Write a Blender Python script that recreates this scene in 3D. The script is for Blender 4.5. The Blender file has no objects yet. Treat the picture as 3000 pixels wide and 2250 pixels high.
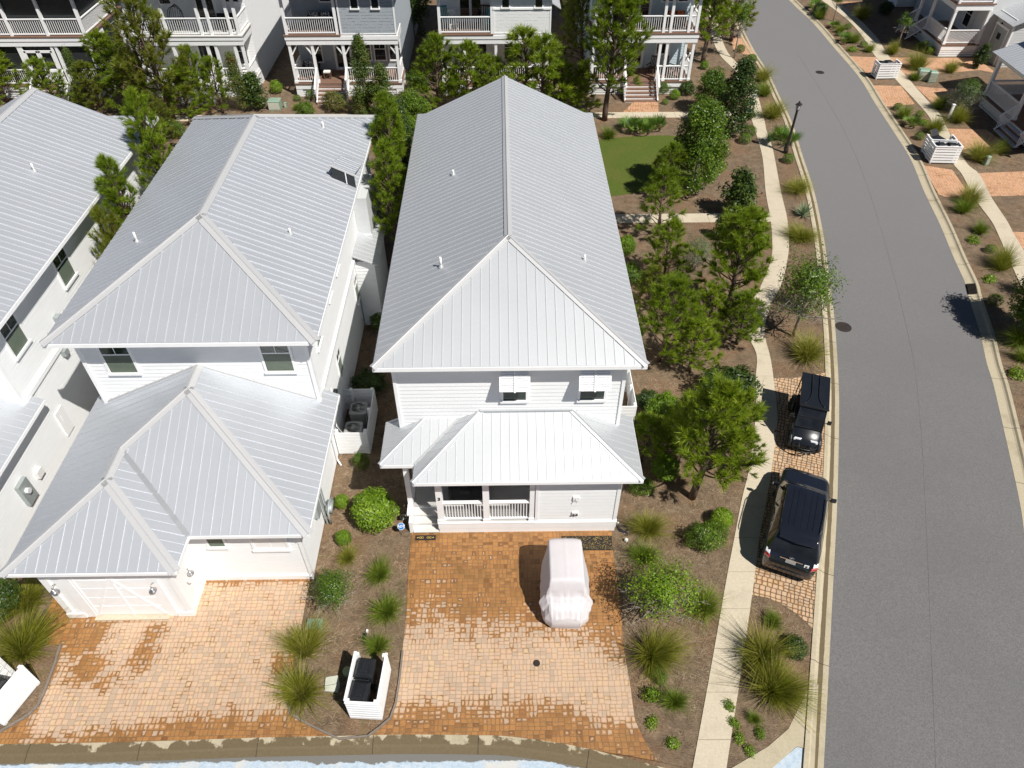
import bpy, bmesh, math, random
from mathutils import Vector, Matrix, noise
random.seed(7)
R = math.radians
SC = bpy.context.scene
COL = SC.collection

# ------------------------------------------------------------------ camera, sky, sun, exposure
CAM_H, PITCH, YAW, FPX = 20.4, R(44.2), R(-0.9), 2140.0
cam_d = bpy.data.cameras.new('camera'); cam = bpy.data.objects.new('camera', cam_d); COL.objects.link(cam)
cam.location = (0, 0, CAM_H)
cam.rotation_euler = (R(90) - PITCH, 0, YAW)
cam_d.sensor_width = 36.0; cam_d.lens = 36.0 * FPX / 3000.0
cam_d.clip_start = 0.5; cam_d.clip_end = 2000
SC.camera = cam

W = bpy.data.worlds.new('World'); SC.world = W; W.use_nodes = True
nt = W.node_tree; nt.nodes.clear()
sky = nt.nodes.new('ShaderNodeTexSky'); sky.sky_type = 'NISHITA'; sky.sun_disc = False
sky.sun_elevation = R(54); sky.sun_rotation = R(135); sky.air_density = 0.55; sky.dust_density = 0.15; sky.ozone_density = 1.0
bg = nt.nodes.new('ShaderNodeBackground'); bg.inputs['Strength'].default_value = 0.05
wo = nt.nodes.new('ShaderNodeOutputWorld')
nt.links.new(sky.outputs[0], bg.inputs[0]); nt.links.new(bg.outputs[0], wo.inputs[0])

SUNV = Vector((math.cos(R(54)) * .7071, -math.cos(R(54)) * .7071, math.sin(R(54))))
sd = bpy.data.lights.new('sun', 'SUN'); sd.energy = 5.0; sd.angle = R(0.55); sd.color = (1.0, .955, .89)
so = bpy.data.objects.new('sun', sd); COL.objects.link(so); so.location = SUNV * 60
so.rotation_euler = SUNV.to_track_quat('Z', 'Y').to_euler()
SC.view_settings.view_transform = 'Standard'; SC.view_settings.look = 'None'
SC.view_settings.exposure = 0.15; SC.view_settings.gamma = 1.0

# ------------------------------------------------------------------ survey helpers: picture coordinates (3000x2250) -> metres on a level plane
GZ = 0.06
def ray(u, v):
    a = (u - 1500) / FPX; b = (1125 - v) / FPX
    x, y, z = a, math.cos(PITCH) + math.sin(PITCH) * b, -math.sin(PITCH) + math.cos(PITCH) * b
    return (x * math.cos(YAW) - y * math.sin(YAW), x * math.sin(YAW) + y * math.cos(YAW), z)
def P(u, v, z=GZ):
    r = ray(u, v); k = (z - CAM_H) / r[2]
    return (r[0] * k, r[1] * k)
def height_at(u, v, y):
    r = ray(u, v); k = y / r[1]
    return CAM_H + r[2] * k

# ------------------------------------------------------------------ materials
def nodes_of(name):
    m = bpy.data.materials.new(name); m.use_nodes = True
    t = m.node_tree; t.nodes.clear()
    o = t.nodes.new('ShaderNodeOutputMaterial'); b = t.nodes.new('ShaderNodeBsdfPrincipled')
    t.links.new(b.outputs[0], o.inputs[0])
    return m, t, b
def N(t, typ, **kw):
    n = t.nodes.new(typ)
    for k, v in kw.items():
        if k.startswith('i_'):
            key = k[2:]
            n.inputs[int(key) if key.isdigit() else key.replace('_', ' ')].default_value = v
        else: setattr(n, k, v)
    return n
def pos(t): return t.nodes.new('ShaderNodeNewGeometry').outputs['Position']
def objc(t): return t.nodes.new('ShaderNodeTexCoord').outputs['Object']
def ramp(t, fac, stops):
    r = t.nodes.new('ShaderNodeValToRGB'); e = r.color_ramp.elements
    while len(e) < len(stops): e.new(0.5)
    for el, (p, c) in zip(e, stops): el.position = p; el.color = (*c, 1) if len(c) == 3 else c
    t.links.new(fac, r.inputs[0]); return r.outputs[0]
def noise_n(t, vec, scale, detail=4, rough=.55, dist=0):
    n = N(t, 'ShaderNodeTexNoise'); n.inputs['Scale'].default_value = scale; n.inputs['Detail'].default_value = detail
    n.inputs['Roughness'].default_value = rough; n.inputs['Distortion'].default_value = dist
    t.links.new(vec, n.inputs['Vector']); return n.outputs['Fac']
def mix(t, f, a, b, typ='MIX'):
    m = t.nodes.new('ShaderNodeMix'); m.data_type = 'RGBA'; m.blend_type = typ
    for s, v in ((m.inputs[0], f), (m.inputs[6], a), (m.inputs[7], b)):
        if isinstance(v, (int, float)): s.default_value = v
        elif isinstance(v, tuple): s.default_value = (*v, 1) if len(v) == 3 else v
        else: t.links.new(v, s)
    return m.outputs[2]
def mth(t, op, a, b=0.0, c=None):
    m = t.nodes.new('ShaderNodeMath'); m.operation = op
    for i, v in enumerate((a, b) if c is None else (a, b, c)):
        if isinstance(v, (int, float)): m.inputs[i].default_value = v
        else: t.links.new(v, m.inputs[i])
    return m.outputs[0]
def maprange(t, v, a, b, c=0., d=1., smooth=True):
    m = t.nodes.new('ShaderNodeMapRange'); m.interpolation_type = 'SMOOTHSTEP' if smooth else 'LINEAR'
    t.links.new(v, m.inputs[0])
    for i, q in enumerate((a, b, c, d)): m.inputs[i + 1].default_value = q
    return m.outputs[0]
def bump(t, b, h, strength=.3, dist=.02):
    n = t.nodes.new('ShaderNodeBump'); n.inputs['Strength'].default_value = strength; n.inputs['Distance'].default_value = dist
    t.links.new(h, n.inputs['Height']); t.links.new(n.outputs[0], b.inputs['Normal'])
def scaled(t, vec, s):
    m = t.nodes.new('ShaderNodeMapping'); m.inputs['Scale'].default_value = s
    t.links.new(vec, m.inputs['Vector']); return m.outputs[0]

def plain(name, col, rough=.6, metal=0., var=.12, vscale=3., bmp=0., bscale=40., spec=.5, coat=0.):
    m, t, b = nodes_of(name); p = pos(t)
    f = noise_n(t, p, vscale, 5, .6)
    f2 = noise_n(t, p, vscale * 9, 3, .6)
    f = mth(t, 'ADD', mth(t, 'MULTIPLY', f, .65), mth(t, 'MULTIPLY', f2, .35))
    lo = tuple(c * (1 - var) for c in col); hi = tuple(min(1, c * (1 + var * .7)) for c in col)
    t.links.new(ramp(t, f, [(.3, lo), (.7, hi)]), b.inputs['Base Color'])
    b.inputs['Roughness'].default_value = rough; b.inputs['Metallic'].default_value = metal
    b.inputs['Specular IOR Level'].default_value = spec; b.inputs['Coat Weight'].default_value = coat
    if bmp: bump(t, b, noise_n(t, p, bscale, 4), bmp, .01)
    return m

def m_siding(name, col):
    m, t, b = nodes_of(name); p = pos(t)
    f = noise_n(t, scaled(t, p, (1.2, 1.2, 5)), 1.5, 5, .6)
    g = noise_n(t, scaled(t, p, (14, 14, 1.2)), 1.0, 4, .7)
    c = ramp(t, f, [(.3, tuple(x * .95 for x in col)), (.7, col)])
    c = mix(t, maprange(t, g, .58, .8, 0, .22), c, tuple(x * .78 for x in (col[0], col[1] * .99, col[2] * .95)))
    t.links.new(c, b.inputs['Base Color']); b.inputs['Roughness'].default_value = .55
    b.inputs['Specular IOR Level'].default_value = .3
    return m

def m_roof(name, col, met=.55, rough=.4):
    m, t, b = nodes_of(name); p = pos(t)
    f = noise_n(t, p, .8, 5, .6); g = noise_n(t, p, 11, 5, .65)
    v = N(t, 'ShaderNodeTexVoronoi'); v.inputs['Scale'].default_value = 26; t.links.new(p, v.inputs['Vector'])
    k = mth(t, 'ADD', mth(t, 'MULTIPLY', f, .5), mth(t, 'ADD', mth(t, 'MULTIPLY', g, .4), mth(t, 'MULTIPLY', v.outputs['Distance'], .1)))
    c = ramp(t, k, [(.3, tuple(x * .95 for x in col)), (.75, tuple(min(1, x * 1.04) for x in col))])
    s = noise_n(t, p, 3.3, 6, .75)
    c = mix(t, maprange(t, s, .70, .85, 0, .15), c, tuple(x * .75 for x in col))
    t.links.new(c, b.inputs['Base Color'])
    b.inputs['Metallic'].default_value = met
    b.inputs['Roughness'].default_value = rough
    bump(t, b, noise_n(t, p, .9, 1, .4), .05, .05)
    return m

def m_mulch():
    m, t, b = nodes_of('pine_straw'); p = pos(t)
    # straw strands: stretched noise along turned directions
    w = N(t, 'ShaderNodeTexNoise'); w.inputs['Scale'].default_value = 1.3; t.links.new(p, w.inputs['Vector'])
    pw = t.nodes.new('ShaderNodeVectorMath'); pw.operation = 'MULTIPLY_ADD'
    t.links.new(w.outputs['Color'], pw.inputs[0]); pw.inputs[1].default_value = (.9, .9, 0); t.links.new(p, pw.inputs[2])
    strands = []
    for a in (20, 80, 140):
        mp = t.nodes.new('ShaderNodeMapping'); mp.inputs['Rotation'].default_value = (0, 0, R(a)); mp.inputs['Scale'].default_value = (7, 48, 1)
        t.links.new(pw.outputs[0], mp.inputs['Vector']); strands.append(noise_n(t, mp.outputs[0], 1.0, 3, .6))
    s = mth(t, 'MAXIMUM', mth(t, 'MAXIMUM', strands[0], strands[1]), strands[2])
    big = noise_n(t, p, .45, 5, .6); mid = noise_n(t, p, 2.6, 5, .65)
    c = ramp(t, mid, [(.25, (.060, .037, .020)), (.5, (.155, .105, .064)), (.78, (.26, .19, .12))])
    c = mix(t, maprange(t, big, .44, .64, 0, .6), c, (.20, .10, .045))
    c = mix(t, maprange(t, s, .53, .72), c, (.27, .205, .135))
    c = mix(t, maprange(t, s, .52, .43, 0, .8), c, (.045, .028, .016))
    fine = noise_n(t, p, 60, 2, .7)
    c = mix(t, maprange(t, fine, .60, .72, 0, .4), c, (.42, .35, .26))
    gr = noise_n(t, p, 1.1, 5, .7)
    c = mix(t, maprange(t, gr, .60, .72, 0, .45), c, (.12, .12, .03))
    t.links.new(c, b.inputs['Base Color']); b.inputs['Roughness'].default_value = .9
    bump(t, b, mth(t, 'ADD', s, mth(t, 'MULTIPLY', mid, .8)), .8, .05)
    return m

def m_paver(name, rot=0., sx=1., dry=(.545, .395, .275), dry2=(.44, .33, .235), wetc=(.35, .170, .055), wet2=(.19, .080, .022), joint=(.33, .22, .14), jw=.009, jd=.55):
    m, t, b = nodes_of(name); p0 = pos(t)
    w = N(t, 'ShaderNodeTexNoise'); w.inputs['Scale'].default_value = 3.4; t.links.new(p0, w.inputs['Vector'])
    pw = t.nodes.new('ShaderNodeVectorMath'); pw.operation = 'MULTIPLY_ADD'
    t.links.new(w.outputs['Color'], pw.inputs[0]); pw.inputs[1].default_value = (.055, .055, 0); t.links.new(p0, pw.inputs[2])
    mp = t.nodes.new('ShaderNodeMapping'); mp.inputs['Rotation'].default_value = (0, 0, R(rot)); mp.inputs['Scale'].default_value = (sx, sx, sx)
    t.links.new(pw.outputs[0], mp.inputs['Vector']); vec = mp.outputs[0]
    CELL = .33
    sx_ = t.nodes.new('ShaderNodeSeparateXYZ'); t.links.new(vec, sx_.inputs[0])
    yy = mth(t, 'DIVIDE', sx_.outputs[1], CELL); row = mth(t, 'FLOOR', yy)
    wn = t.nodes.new('ShaderNodeTexWhiteNoise'); wn.noise_dimensions = '1D'; t.links.new(row, wn.inputs['W'])
    xx = mth(t, 'ADD', mth(t, 'DIVIDE', sx_.outputs[0], CELL), wn.outputs['Value']); col_ = mth(t, 'FLOOR', xx)
    def white(a, b, w=0.):
        c = t.nodes.new('ShaderNodeCombineXYZ'); t.links.new(a, c.inputs[0]); t.links.new(b, c.inputs[1]); c.inputs[2].default_value = w
        n = t.nodes.new('ShaderNodeTexWhiteNoise'); n.noise_dimensions = '3D'; t.links.new(c.outputs[0], n.inputs['Vector']); return n.outputs['Value']
    r_ = white(col_, row)
    nx = mth(t, 'ADD', 2, mth(t, 'GREATER_THAN', r_, .70)); ny = mth(t, 'ADD', 2, mth(t, 'LESS_THAN', r_, .42))
    lx = mth(t, 'MULTIPLY', mth(t, 'FRACT', xx), nx); ly = mth(t, 'MULTIPLY', mth(t, 'FRACT', yy), ny)
    ix = mth(t, 'FLOOR', lx); iy = mth(t, 'FLOOR', ly); fx = mth(t, 'FRACT', lx); fy = mth(t, 'FRACT', ly)
    ex = mth(t, 'DIVIDE', mth(t, 'MULTIPLY', mth(t, 'MINIMUM', fx, mth(t, 'SUBTRACT', 1, fx)), CELL), nx)
    ey = mth(t, 'DIVIDE', mth(t, 'MULTIPLY', mth(t, 'MINIMUM', fy, mth(t, 'SUBTRACT', 1, fy)), CELL), ny)
    ed = mth(t, 'SUBTRACT', mth(t, 'MINIMUM', ex, ey), mth(t, 'DIVIDE', .00025, mth(t, 'ADD', mth(t, 'MAXIMUM', ex, ey), .02)))
    rv = white(mth(t, 'ADD', mth(t, 'MULTIPLY', col_, 3), ix), mth(t, 'ADD', mth(t, 'MULTIPLY', row, 3), iy), 4.7)
    jf = maprange(t, ed, .002, jw, 1, 0); edge = maprange(t, ed, 0, .065, 1, 0, smooth=False)
    at = t.nodes.new('ShaderNodeAttribute'); at.attribute_name = 'wet'; wa = at.outputs['Fac']
    big = noise_n(t, p0, 1.1, 4, .6); med = noise_n(t, p0, 4.5, 5, .65); fine = noise_n(t, p0, 22, 5, .7)
    wet = mth(t, 'ADD', wa, mth(t, 'ADD', mth(t, 'MULTIPLY', mth(t, 'SUBTRACT', big, .5), .9), mth(t, 'MULTIPLY', mth(t, 'SUBTRACT', med, .5), .8)))
    wet = mth(t, 'ADD', wet, mth(t, 'MULTIPLY', mth(t, 'SUBTRACT', rv, .5), .5))
    wet = mth(t, 'ADD', wet, mth(t, 'MULTIPLY', edge, .46))
    wet = mth(t, 'ADD', wet, mth(t, 'MULTIPLY', mth(t, 'SUBTRACT', fine, .5), .30))
    wf = maprange(t, wet, .64, .76)
    cd = ramp(t, rv, [(0, dry2), (.35, dry), (.7, (dry[0] * 1.06, dry[1] * .98, dry[2] * .93)), (1, (dry[0] * 1.08, dry[1] * 1.1, dry[2] * .95))])
    cd = mix(t, maprange(t, wet, .30, .62, 0, .38), cd, (dry[0] * .66, dry[1] * .55, dry[2] * .48))
    cd = mix(t, maprange(t, med, .5, .75, 0, .35), cd, (dry[0] * .72, dry[1] * .68, dry[2] * .66))
    cd = mix(t, maprange(t, fine, .55, .8, 0, .3), cd, (dry[0] * .7, dry[1] * .62, dry[2] * .5))
    cw = ramp(t, rv, [(0, wet2), (.3, wetc), (.75, (wetc[0] * 1.15, wetc[1] * 1.12, wetc[2] * 1.1)), (1, (wetc[0] * .8, wetc[1] * .72, wetc[2] * .7))])
    cw = mix(t, maprange(t, big, .45, .7, 0, .5), cw, (.20, .105, .03))
    cw = mix(t, maprange(t, fine, .52, .72, 0, .55), cw, wet2)
    cw = mix(t, maprange(t, med, .60, .74, 0, .5), cw, (.46, .26, .12))
    c = mix(t, wf, cd, cw)
    c = mix(t, mth(t, 'MULTIPLY', jf, maprange(t, wf, 0, 1, jd, .8)), c, mix(t, wf, joint, (.20, .12, .055)))
    t.links.new(c, b.inputs['Base Color'])
    t.links.new(maprange(t, wf, 0, 1, .85, .55), b.inputs['Roughness'])
    bump(t, b, mth(t, 'SUBTRACT', mth(t, 'MULTIPLY', fine, .15), jf), .5, .012)
    return m

def m_asphalt():
    m, t, b = nodes_of('asphalt'); p = pos(t)
    f = noise_n(t, p, 30, 4, .8); g = noise_n(t, p, .25, 5, .6)
    v = N(t, 'ShaderNodeTexVoronoi'); v.inputs['Scale'].default_value = 34; t.links.new(p, v.inputs['Vector'])
    sp = t.nodes.new('ShaderNodeSeparateColor'); t.links.new(v.outputs['Color'], sp.inputs[0])
    c = ramp(t, f, [(.3, (0.102, 0.099, 0.100)), (.5, (0.149, 0.146, 0.146)), (.7, (0.197, 0.192, 0.191))])
    c = mix(t, .35, c, ramp(t, sp.outputs[0], [(0, (0.083, 0.082, 0.083)), (.5, (0.149, 0.146, 0.146)), (1, (0.234, 0.228, 0.220))]))
    c = mix(t, maprange(t, g, .4, .65, 0, .3), c, (0.120, 0.119, 0.122))
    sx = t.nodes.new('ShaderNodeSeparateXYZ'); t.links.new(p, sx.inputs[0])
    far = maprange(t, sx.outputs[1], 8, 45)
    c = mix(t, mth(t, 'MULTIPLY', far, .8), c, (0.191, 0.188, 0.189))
    h = noise_n(t, p, 2.2, 5, .7)
    c = mix(t, maprange(t, h, .66, .74, 0, .25), c, (0.178, 0.150, 0.131))
    t.links.new(c, b.inputs['Base Color']); b.inputs['Roughness'].default_value = .85
    bump(t, b, f, .5, .01)
    return m

def m_concrete(name, col, stain=(.30, .25, .17), amount=.5, wetcol=(.095, .072, .038)):
    m, t, b = nodes_of(name); p = pos(t)
    f = noise_n(t, p, 1.1, 6, .65); g = noise_n(t, p, 14, 5, .7); h = noise_n(t, p, 70, 2, .6)
    c = ramp(t, g, [(.3, tuple(x * .86 for x in col)), (.7, tuple(min(1, x * 1.08) for x in col))])
    c = mix(t, maprange(t, f, .48, .75, 0, amount), c, stain)
    c = mix(t, maprange(t, h, .62, .75, 0, .3), c, tuple(x * .6 for x in col))
    at = t.nodes.new('ShaderNodeAttribute'); at.attribute_name = 'wet'
    w = mth(t, 'ADD', at.outputs['Fac'], mth(t, 'MULTIPLY', mth(t, 'SUBTRACT', noise_n(t, p, 1.6, 5, .6), .5), 1.0))
    c = mix(t, maprange(t, w, .5, .56), c, mix(t, g, wetcol, tuple(x * 1.9 for x in wetcol)))
    t.links.new(c, b.inputs['Base Color']); b.inputs['Roughness'].default_value = .8
    bump(t, b, g, .25, .01)
    return m

def m_alley():
    m, t, b = nodes_of('alley_concrete'); p = pos(t)
    f = noise_n(t, p, 1.5, 6, .7); g = noise_n(t, p, 9, 6, .75); h = noise_n(t, p, .7, 4)
    c = ramp(t, g, [(.35, (.34, .44, .54)), (.55, (.48, .57, .65)), (.75, (.60, .62, .62))])
    c = mix(t, maprange(t, h, .5, .6, 0, .8), c, (.60, .58, .52))
    at = t.nodes.new('ShaderNodeAttribute'); at.attribute_name = 'wet'
    w = mth(t, 'ADD', at.outputs['Fac'], mth(t, 'ADD', mth(t, 'MULTIPLY', mth(t, 'SUBTRACT', f, .5), 1.2), mth(t, 'MULTIPLY', mth(t, 'SUBTRACT', g, .5), .6)))
    c = mix(t, maprange(t, w, .55, .66), c, (.17, .165, .15))
    t.links.new(c, b.inputs['Base Color']); b.inputs['Roughness'].default_value = .8
    return m

def m_leaf(name, c1, c2, c3=None, rough=.5, trans=.3, clump=1.4, spec=.4):
    m, t, b = nodes_of(name); o = [n for n in t.nodes if n.type == 'OUTPUT_MATERIAL'][0]
    g = t.nodes.new('ShaderNodeNewGeometry'); ri = g.outputs['Random Per Island']
    oi = t.nodes.new('ShaderNodeObjectInfo')
    n = noise_n(t, g.outputs['Position'], clump, 3, .6)
    k = mth(t, 'ADD', mth(t, 'MULTIPLY', ri, .5), mth(t, 'MULTIPLY', n, .6))
    k = mth(t, 'ADD', k, mth(t, 'MULTIPLY', mth(t, 'SUBTRACT', oi.outputs['Random'], .5), .2))
    st = [(.2, c1), (.65, c2)]
    if c3: st.append((.88, c3))
    c = ramp(t, k, st)
    t.links.new(c, b.inputs['Base Color']); b.inputs['Roughness'].default_value = rough; b.inputs['Specular IOR Level'].default_value = spec
    tr = t.nodes.new('ShaderNodeBsdfTranslucent'); t.links.new(mix(t, .5, c, (.35, .45, .03)), tr.inputs[0])
    ms = t.nodes.new('ShaderNodeMixShader'); ms.inputs[0].default_value = trans
    t.links.new(b.outputs[0], ms.inputs[1]); t.links.new(tr.outputs[0], ms.inputs[2]); t.links.new(ms.outputs[0], o.inputs[0])
    return m

def m_glass(name, col=(.03, .05, .04), rough=.06):
    m, t, b = nodes_of(name); p = pos(t)
    t.links.new(ramp(t, noise_n(t, p, 2.5, 3), [(.35, tuple(x * .5 for x in col)), (.7, col)]), b.inputs['Base Color'])
    b.inputs['Roughness'].default_value = rough; b.inputs['Specular IOR Level'].default_value = .6
    return m

M = {}
def mats():
    M['siding'] = m_siding('white_lap_siding', (.86, .875, .88))
    M['siding_grey'] = m_siding('grey_shingle', (.40, .44, .48))
    M['siding_blue'] = m_siding('pale_blue_siding', (.50, .62, .68))
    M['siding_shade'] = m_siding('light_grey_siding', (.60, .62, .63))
    M['trim'] = plain('white_trim_paint', (.89, .90, .905), .45, var=.05, spec=.4)
    M['roof'] = m_roof('galvanised_roof', (.56, .585, .62), .46, .47)
    M['roof_warm'] = m_roof('galvanised_roof_warm', (.55, .57, .59), .42, .48)
    M['cap'] = m_roof('ridge_cap_metal', (.56, .565, .57), .3, .55)
    M['flash'] = plain('zinc_flashing', (.45, .47, .49), .45, .6)
    M['mulch'] = m_mulch()
    M['paver'] = m_paver('tumbled_pavers')
    M['paver_park'] = m_paver('parking_pavers', rot=20, dry=(.56, .39, .25), dry2=(.40, .28, .18), joint=(.10, .065, .035), jw=.018, jd=.95)
    M['paver_far'] = m_paver('brick_path', rot=8, dry=(.60, .36, .22), dry2=(.48, .27, .16), joint=(.30, .18, .11))
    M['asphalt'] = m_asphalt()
    M['conc'] = m_concrete('sidewalk_concrete', (.57, .50, .38), amount=.35)
    M['kerb'] = m_concrete('kerb_concrete', (.47, .41, .29), stain=(.28, .24, .15), amount=.6)
    M['alley'] = m_alley()
    M['deck'] = plain('brown_composite_deck', (.20, .115, .08), .7, var=.2, vscale=6)
    M['deck_grey'] = plain('grey_painted_deck', (.45, .45, .44), .6, var=.08)
    M['step_white'] = plain('worn_white_tread', (.66, .65, .62), .6, var=.12, vscale=2)
    M['glass'] = m_glass('dark_green_glass'); M['glass_black'] = m_glass('black_window_glass', (.018, .02, .022), .05)
    M['blind'] = plain('window_blind', (.16, .20, .15), .5)
    M['screen'] = plain('dark_insect_screen', (.022, .026, .028), .6, var=.4, vscale=1.2)
    M['black'] = plain('black_plastic', (.016, .018, .021), .38, var=.3)
    M['black_matt'] = plain('black_cloth', (.014, .014, .016), .85, var=.4)
    M['tyre'] = plain('tyre_rubber', (.018, .018, .018), .8, var=.3, bmp=.3)
    M['paint'] = plain('black_car_paint', (.010, .012, .018), .22, var=.2, coat=1.)
    M['paint_cart'] = plain('black_gloss_plastic', (.012, .014, .018), .3, var=.25, coat=.5)
    M['chrome'] = plain('chrome', (.75, .76, .78), .2, 1.)
    M['nickel'] = plain('brushed_nickel', (.5, .5, .5), .35, .9)
    M['red'] = plain('red_lens', (.45, .01, .012), .15, var=.2, coat=1.)
    M['lens'] = plain('clear_lens', (.75, .77, .8), .15, coat=1.)
    M['cover'] = plain('white_cover_cloth', (.63, .605, .62), .75, var=.05, vscale=1.2, bmp=.25, bscale=5)
    M['green_box'] = plain('sage_green_paint', (.24, .36, .27), .5, var=.1)
    M['green_can'] = plain('dark_green_metal', (.02, .12, .09), .45)
    M['grey_box'] = plain('grey_meter_metal', (.38, .42, .42), .5, .3)
    M['ac'] = plain('ac_unit_grey', (.42, .42, .41), .5, .2)
    M['iron'] = plain('cast_iron', (.045, .035, .03), .7, .3, var=.3)
    M['bronze'] = plain('dark_bronze_pole', (.05, .04, .035), .45, .4)
    M['pvc'] = plain('white_pvc', (.82, .82, .80), .4, var=.04)
    M['wood_edge'] = plain('weathered_timber', (.20, .17, .14), .85, var=.3, vscale=8)
    M['wicker'] = plain('brown_wicker', (.10, .06, .035), .8, var=.4, vscale=12, bmp=.4)
    M['blue'] = plain('sign_blue', (.02, .18, .55), .4, var=.05)
    M['teal'] = plain('teal_cushion', (.05, .35, .38), .7)
    M['orange'] = plain('orange_cushion', (.55, .12, .03), .7)
    M['gold'] = plain('gold_print', (.60, .42, .10), .5)
    M['rubber'] = plain('black_rubber_mat', (.02, .017, .015), .85, var=.4, vscale=20, bmp=.4)
    M['hose'] = plain('navy_hose', (.02, .02, .045), .45)
    M['stone'] = plain('pale_stone', (.50, .52, .44), .8, var=.15, vscale=8)
    M['lime'] = plain('lime_plastic_cap', (.38, .45, .24), .5)
    M['bark'] = plain('pine_bark', (.13, .09, .065), .9, var=.4, vscale=14, bmp=.7)
    M['bark_grey'] = plain('grey_bark', (.34, .31, .26), .9, var=.3, vscale=12, bmp=.4)
    M['pine'] = m_leaf('pine_needles', (.085, .145, .008), (.20, .295, .012), (.38, .45, .035), trans=.38, clump=1.8)
    M['pine_dull'] = m_leaf('pine_needles_dull', (.07, .10, .010), (.165, .20, .014), (.30, .28, .05), trans=.33, clump=1.8)
    M['leaf'] = m_leaf('glossy_leaf', (.035, .08, .010), (.10, .18, .014), (.24, .34, .035), rough=.4, trans=.28)
    M['leaf_bright'] = m_leaf('bright_leaf', (.07, .14, .008), (.17, .29, .012), (.34, .46, .04), rough=.45, trans=.3)
    M['leaf_dark'] = m_leaf('dark_glossy_leaf', (.014, .034, .008), (.042, .080, .012), (.11, .15, .025), rough=.42, trans=.15, spec=.35)
    M['leaf_grey'] = m_leaf('grey_green_leaf', (.05, .085, .035), (.10, .15, .055), (.20, .24, .12), trans=.2)
    M['leaf_red'] = m_leaf('bronze_tinged_leaf', (.045, .085, .014), (.10, .15, .022), (.30, .15, .06), trans=.25)
    M['grass'] = m_leaf('ornamental_grass', (.11, .12, .014), (.28, .29, .03), (.55, .48, .17), trans=.32, clump=3)
    M['grass_green'] = m_leaf('green_grass', (.08, .13, .014), (.18, .26, .025), (.36, .38, .08), trans=.3, clump=3)
    M['agave'] = m_leaf('agave_blade', (.10, .17, .09), (.19, .28, .15), (.30, .38, .22), trans=.1)
    M['palmetto'] = m_leaf('palmetto_blade', (.05, .12, .015), (.12, .22, .03), (.25, .36, .06), trans=.2)
    m, t, b = nodes_of('lawn_grass'); p = pos(t)
    c = ramp(t, noise_n(t, p, 16, 5, .75), [(.3, (.035, .055, .004)), (.55, (.085, .125, .008)), (.8, (.17, .20, .025))])
    c = mix(t, maprange(t, noise_n(t, p, .7, 4), .45, .7, 0, .45), c, (.12, .115, .02))
    t.links.new(c, b.inputs['Base Color']); b.inputs['Roughness'].default_value = .9; bump(t, b, noise_n(t, p, 40, 3), .8, .03); M['lawn'] = m
    m, t, b = nodes_of('patterned_cushion'); p = pos(t)
    v = N(t, 'ShaderNodeTexVoronoi'); v.feature = 'DISTANCE_TO_EDGE'; v.inputs['Scale'].default_value = 7; t.links.new(p, v.inputs['Vector'])
    t.links.new(ramp(t, v.outputs['Distance'], [(.06, (.7, .7, .7)), (.1, (.03, .035, .05))]), b.inputs['Base Color']); M['pattern'] = m
mats()

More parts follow.
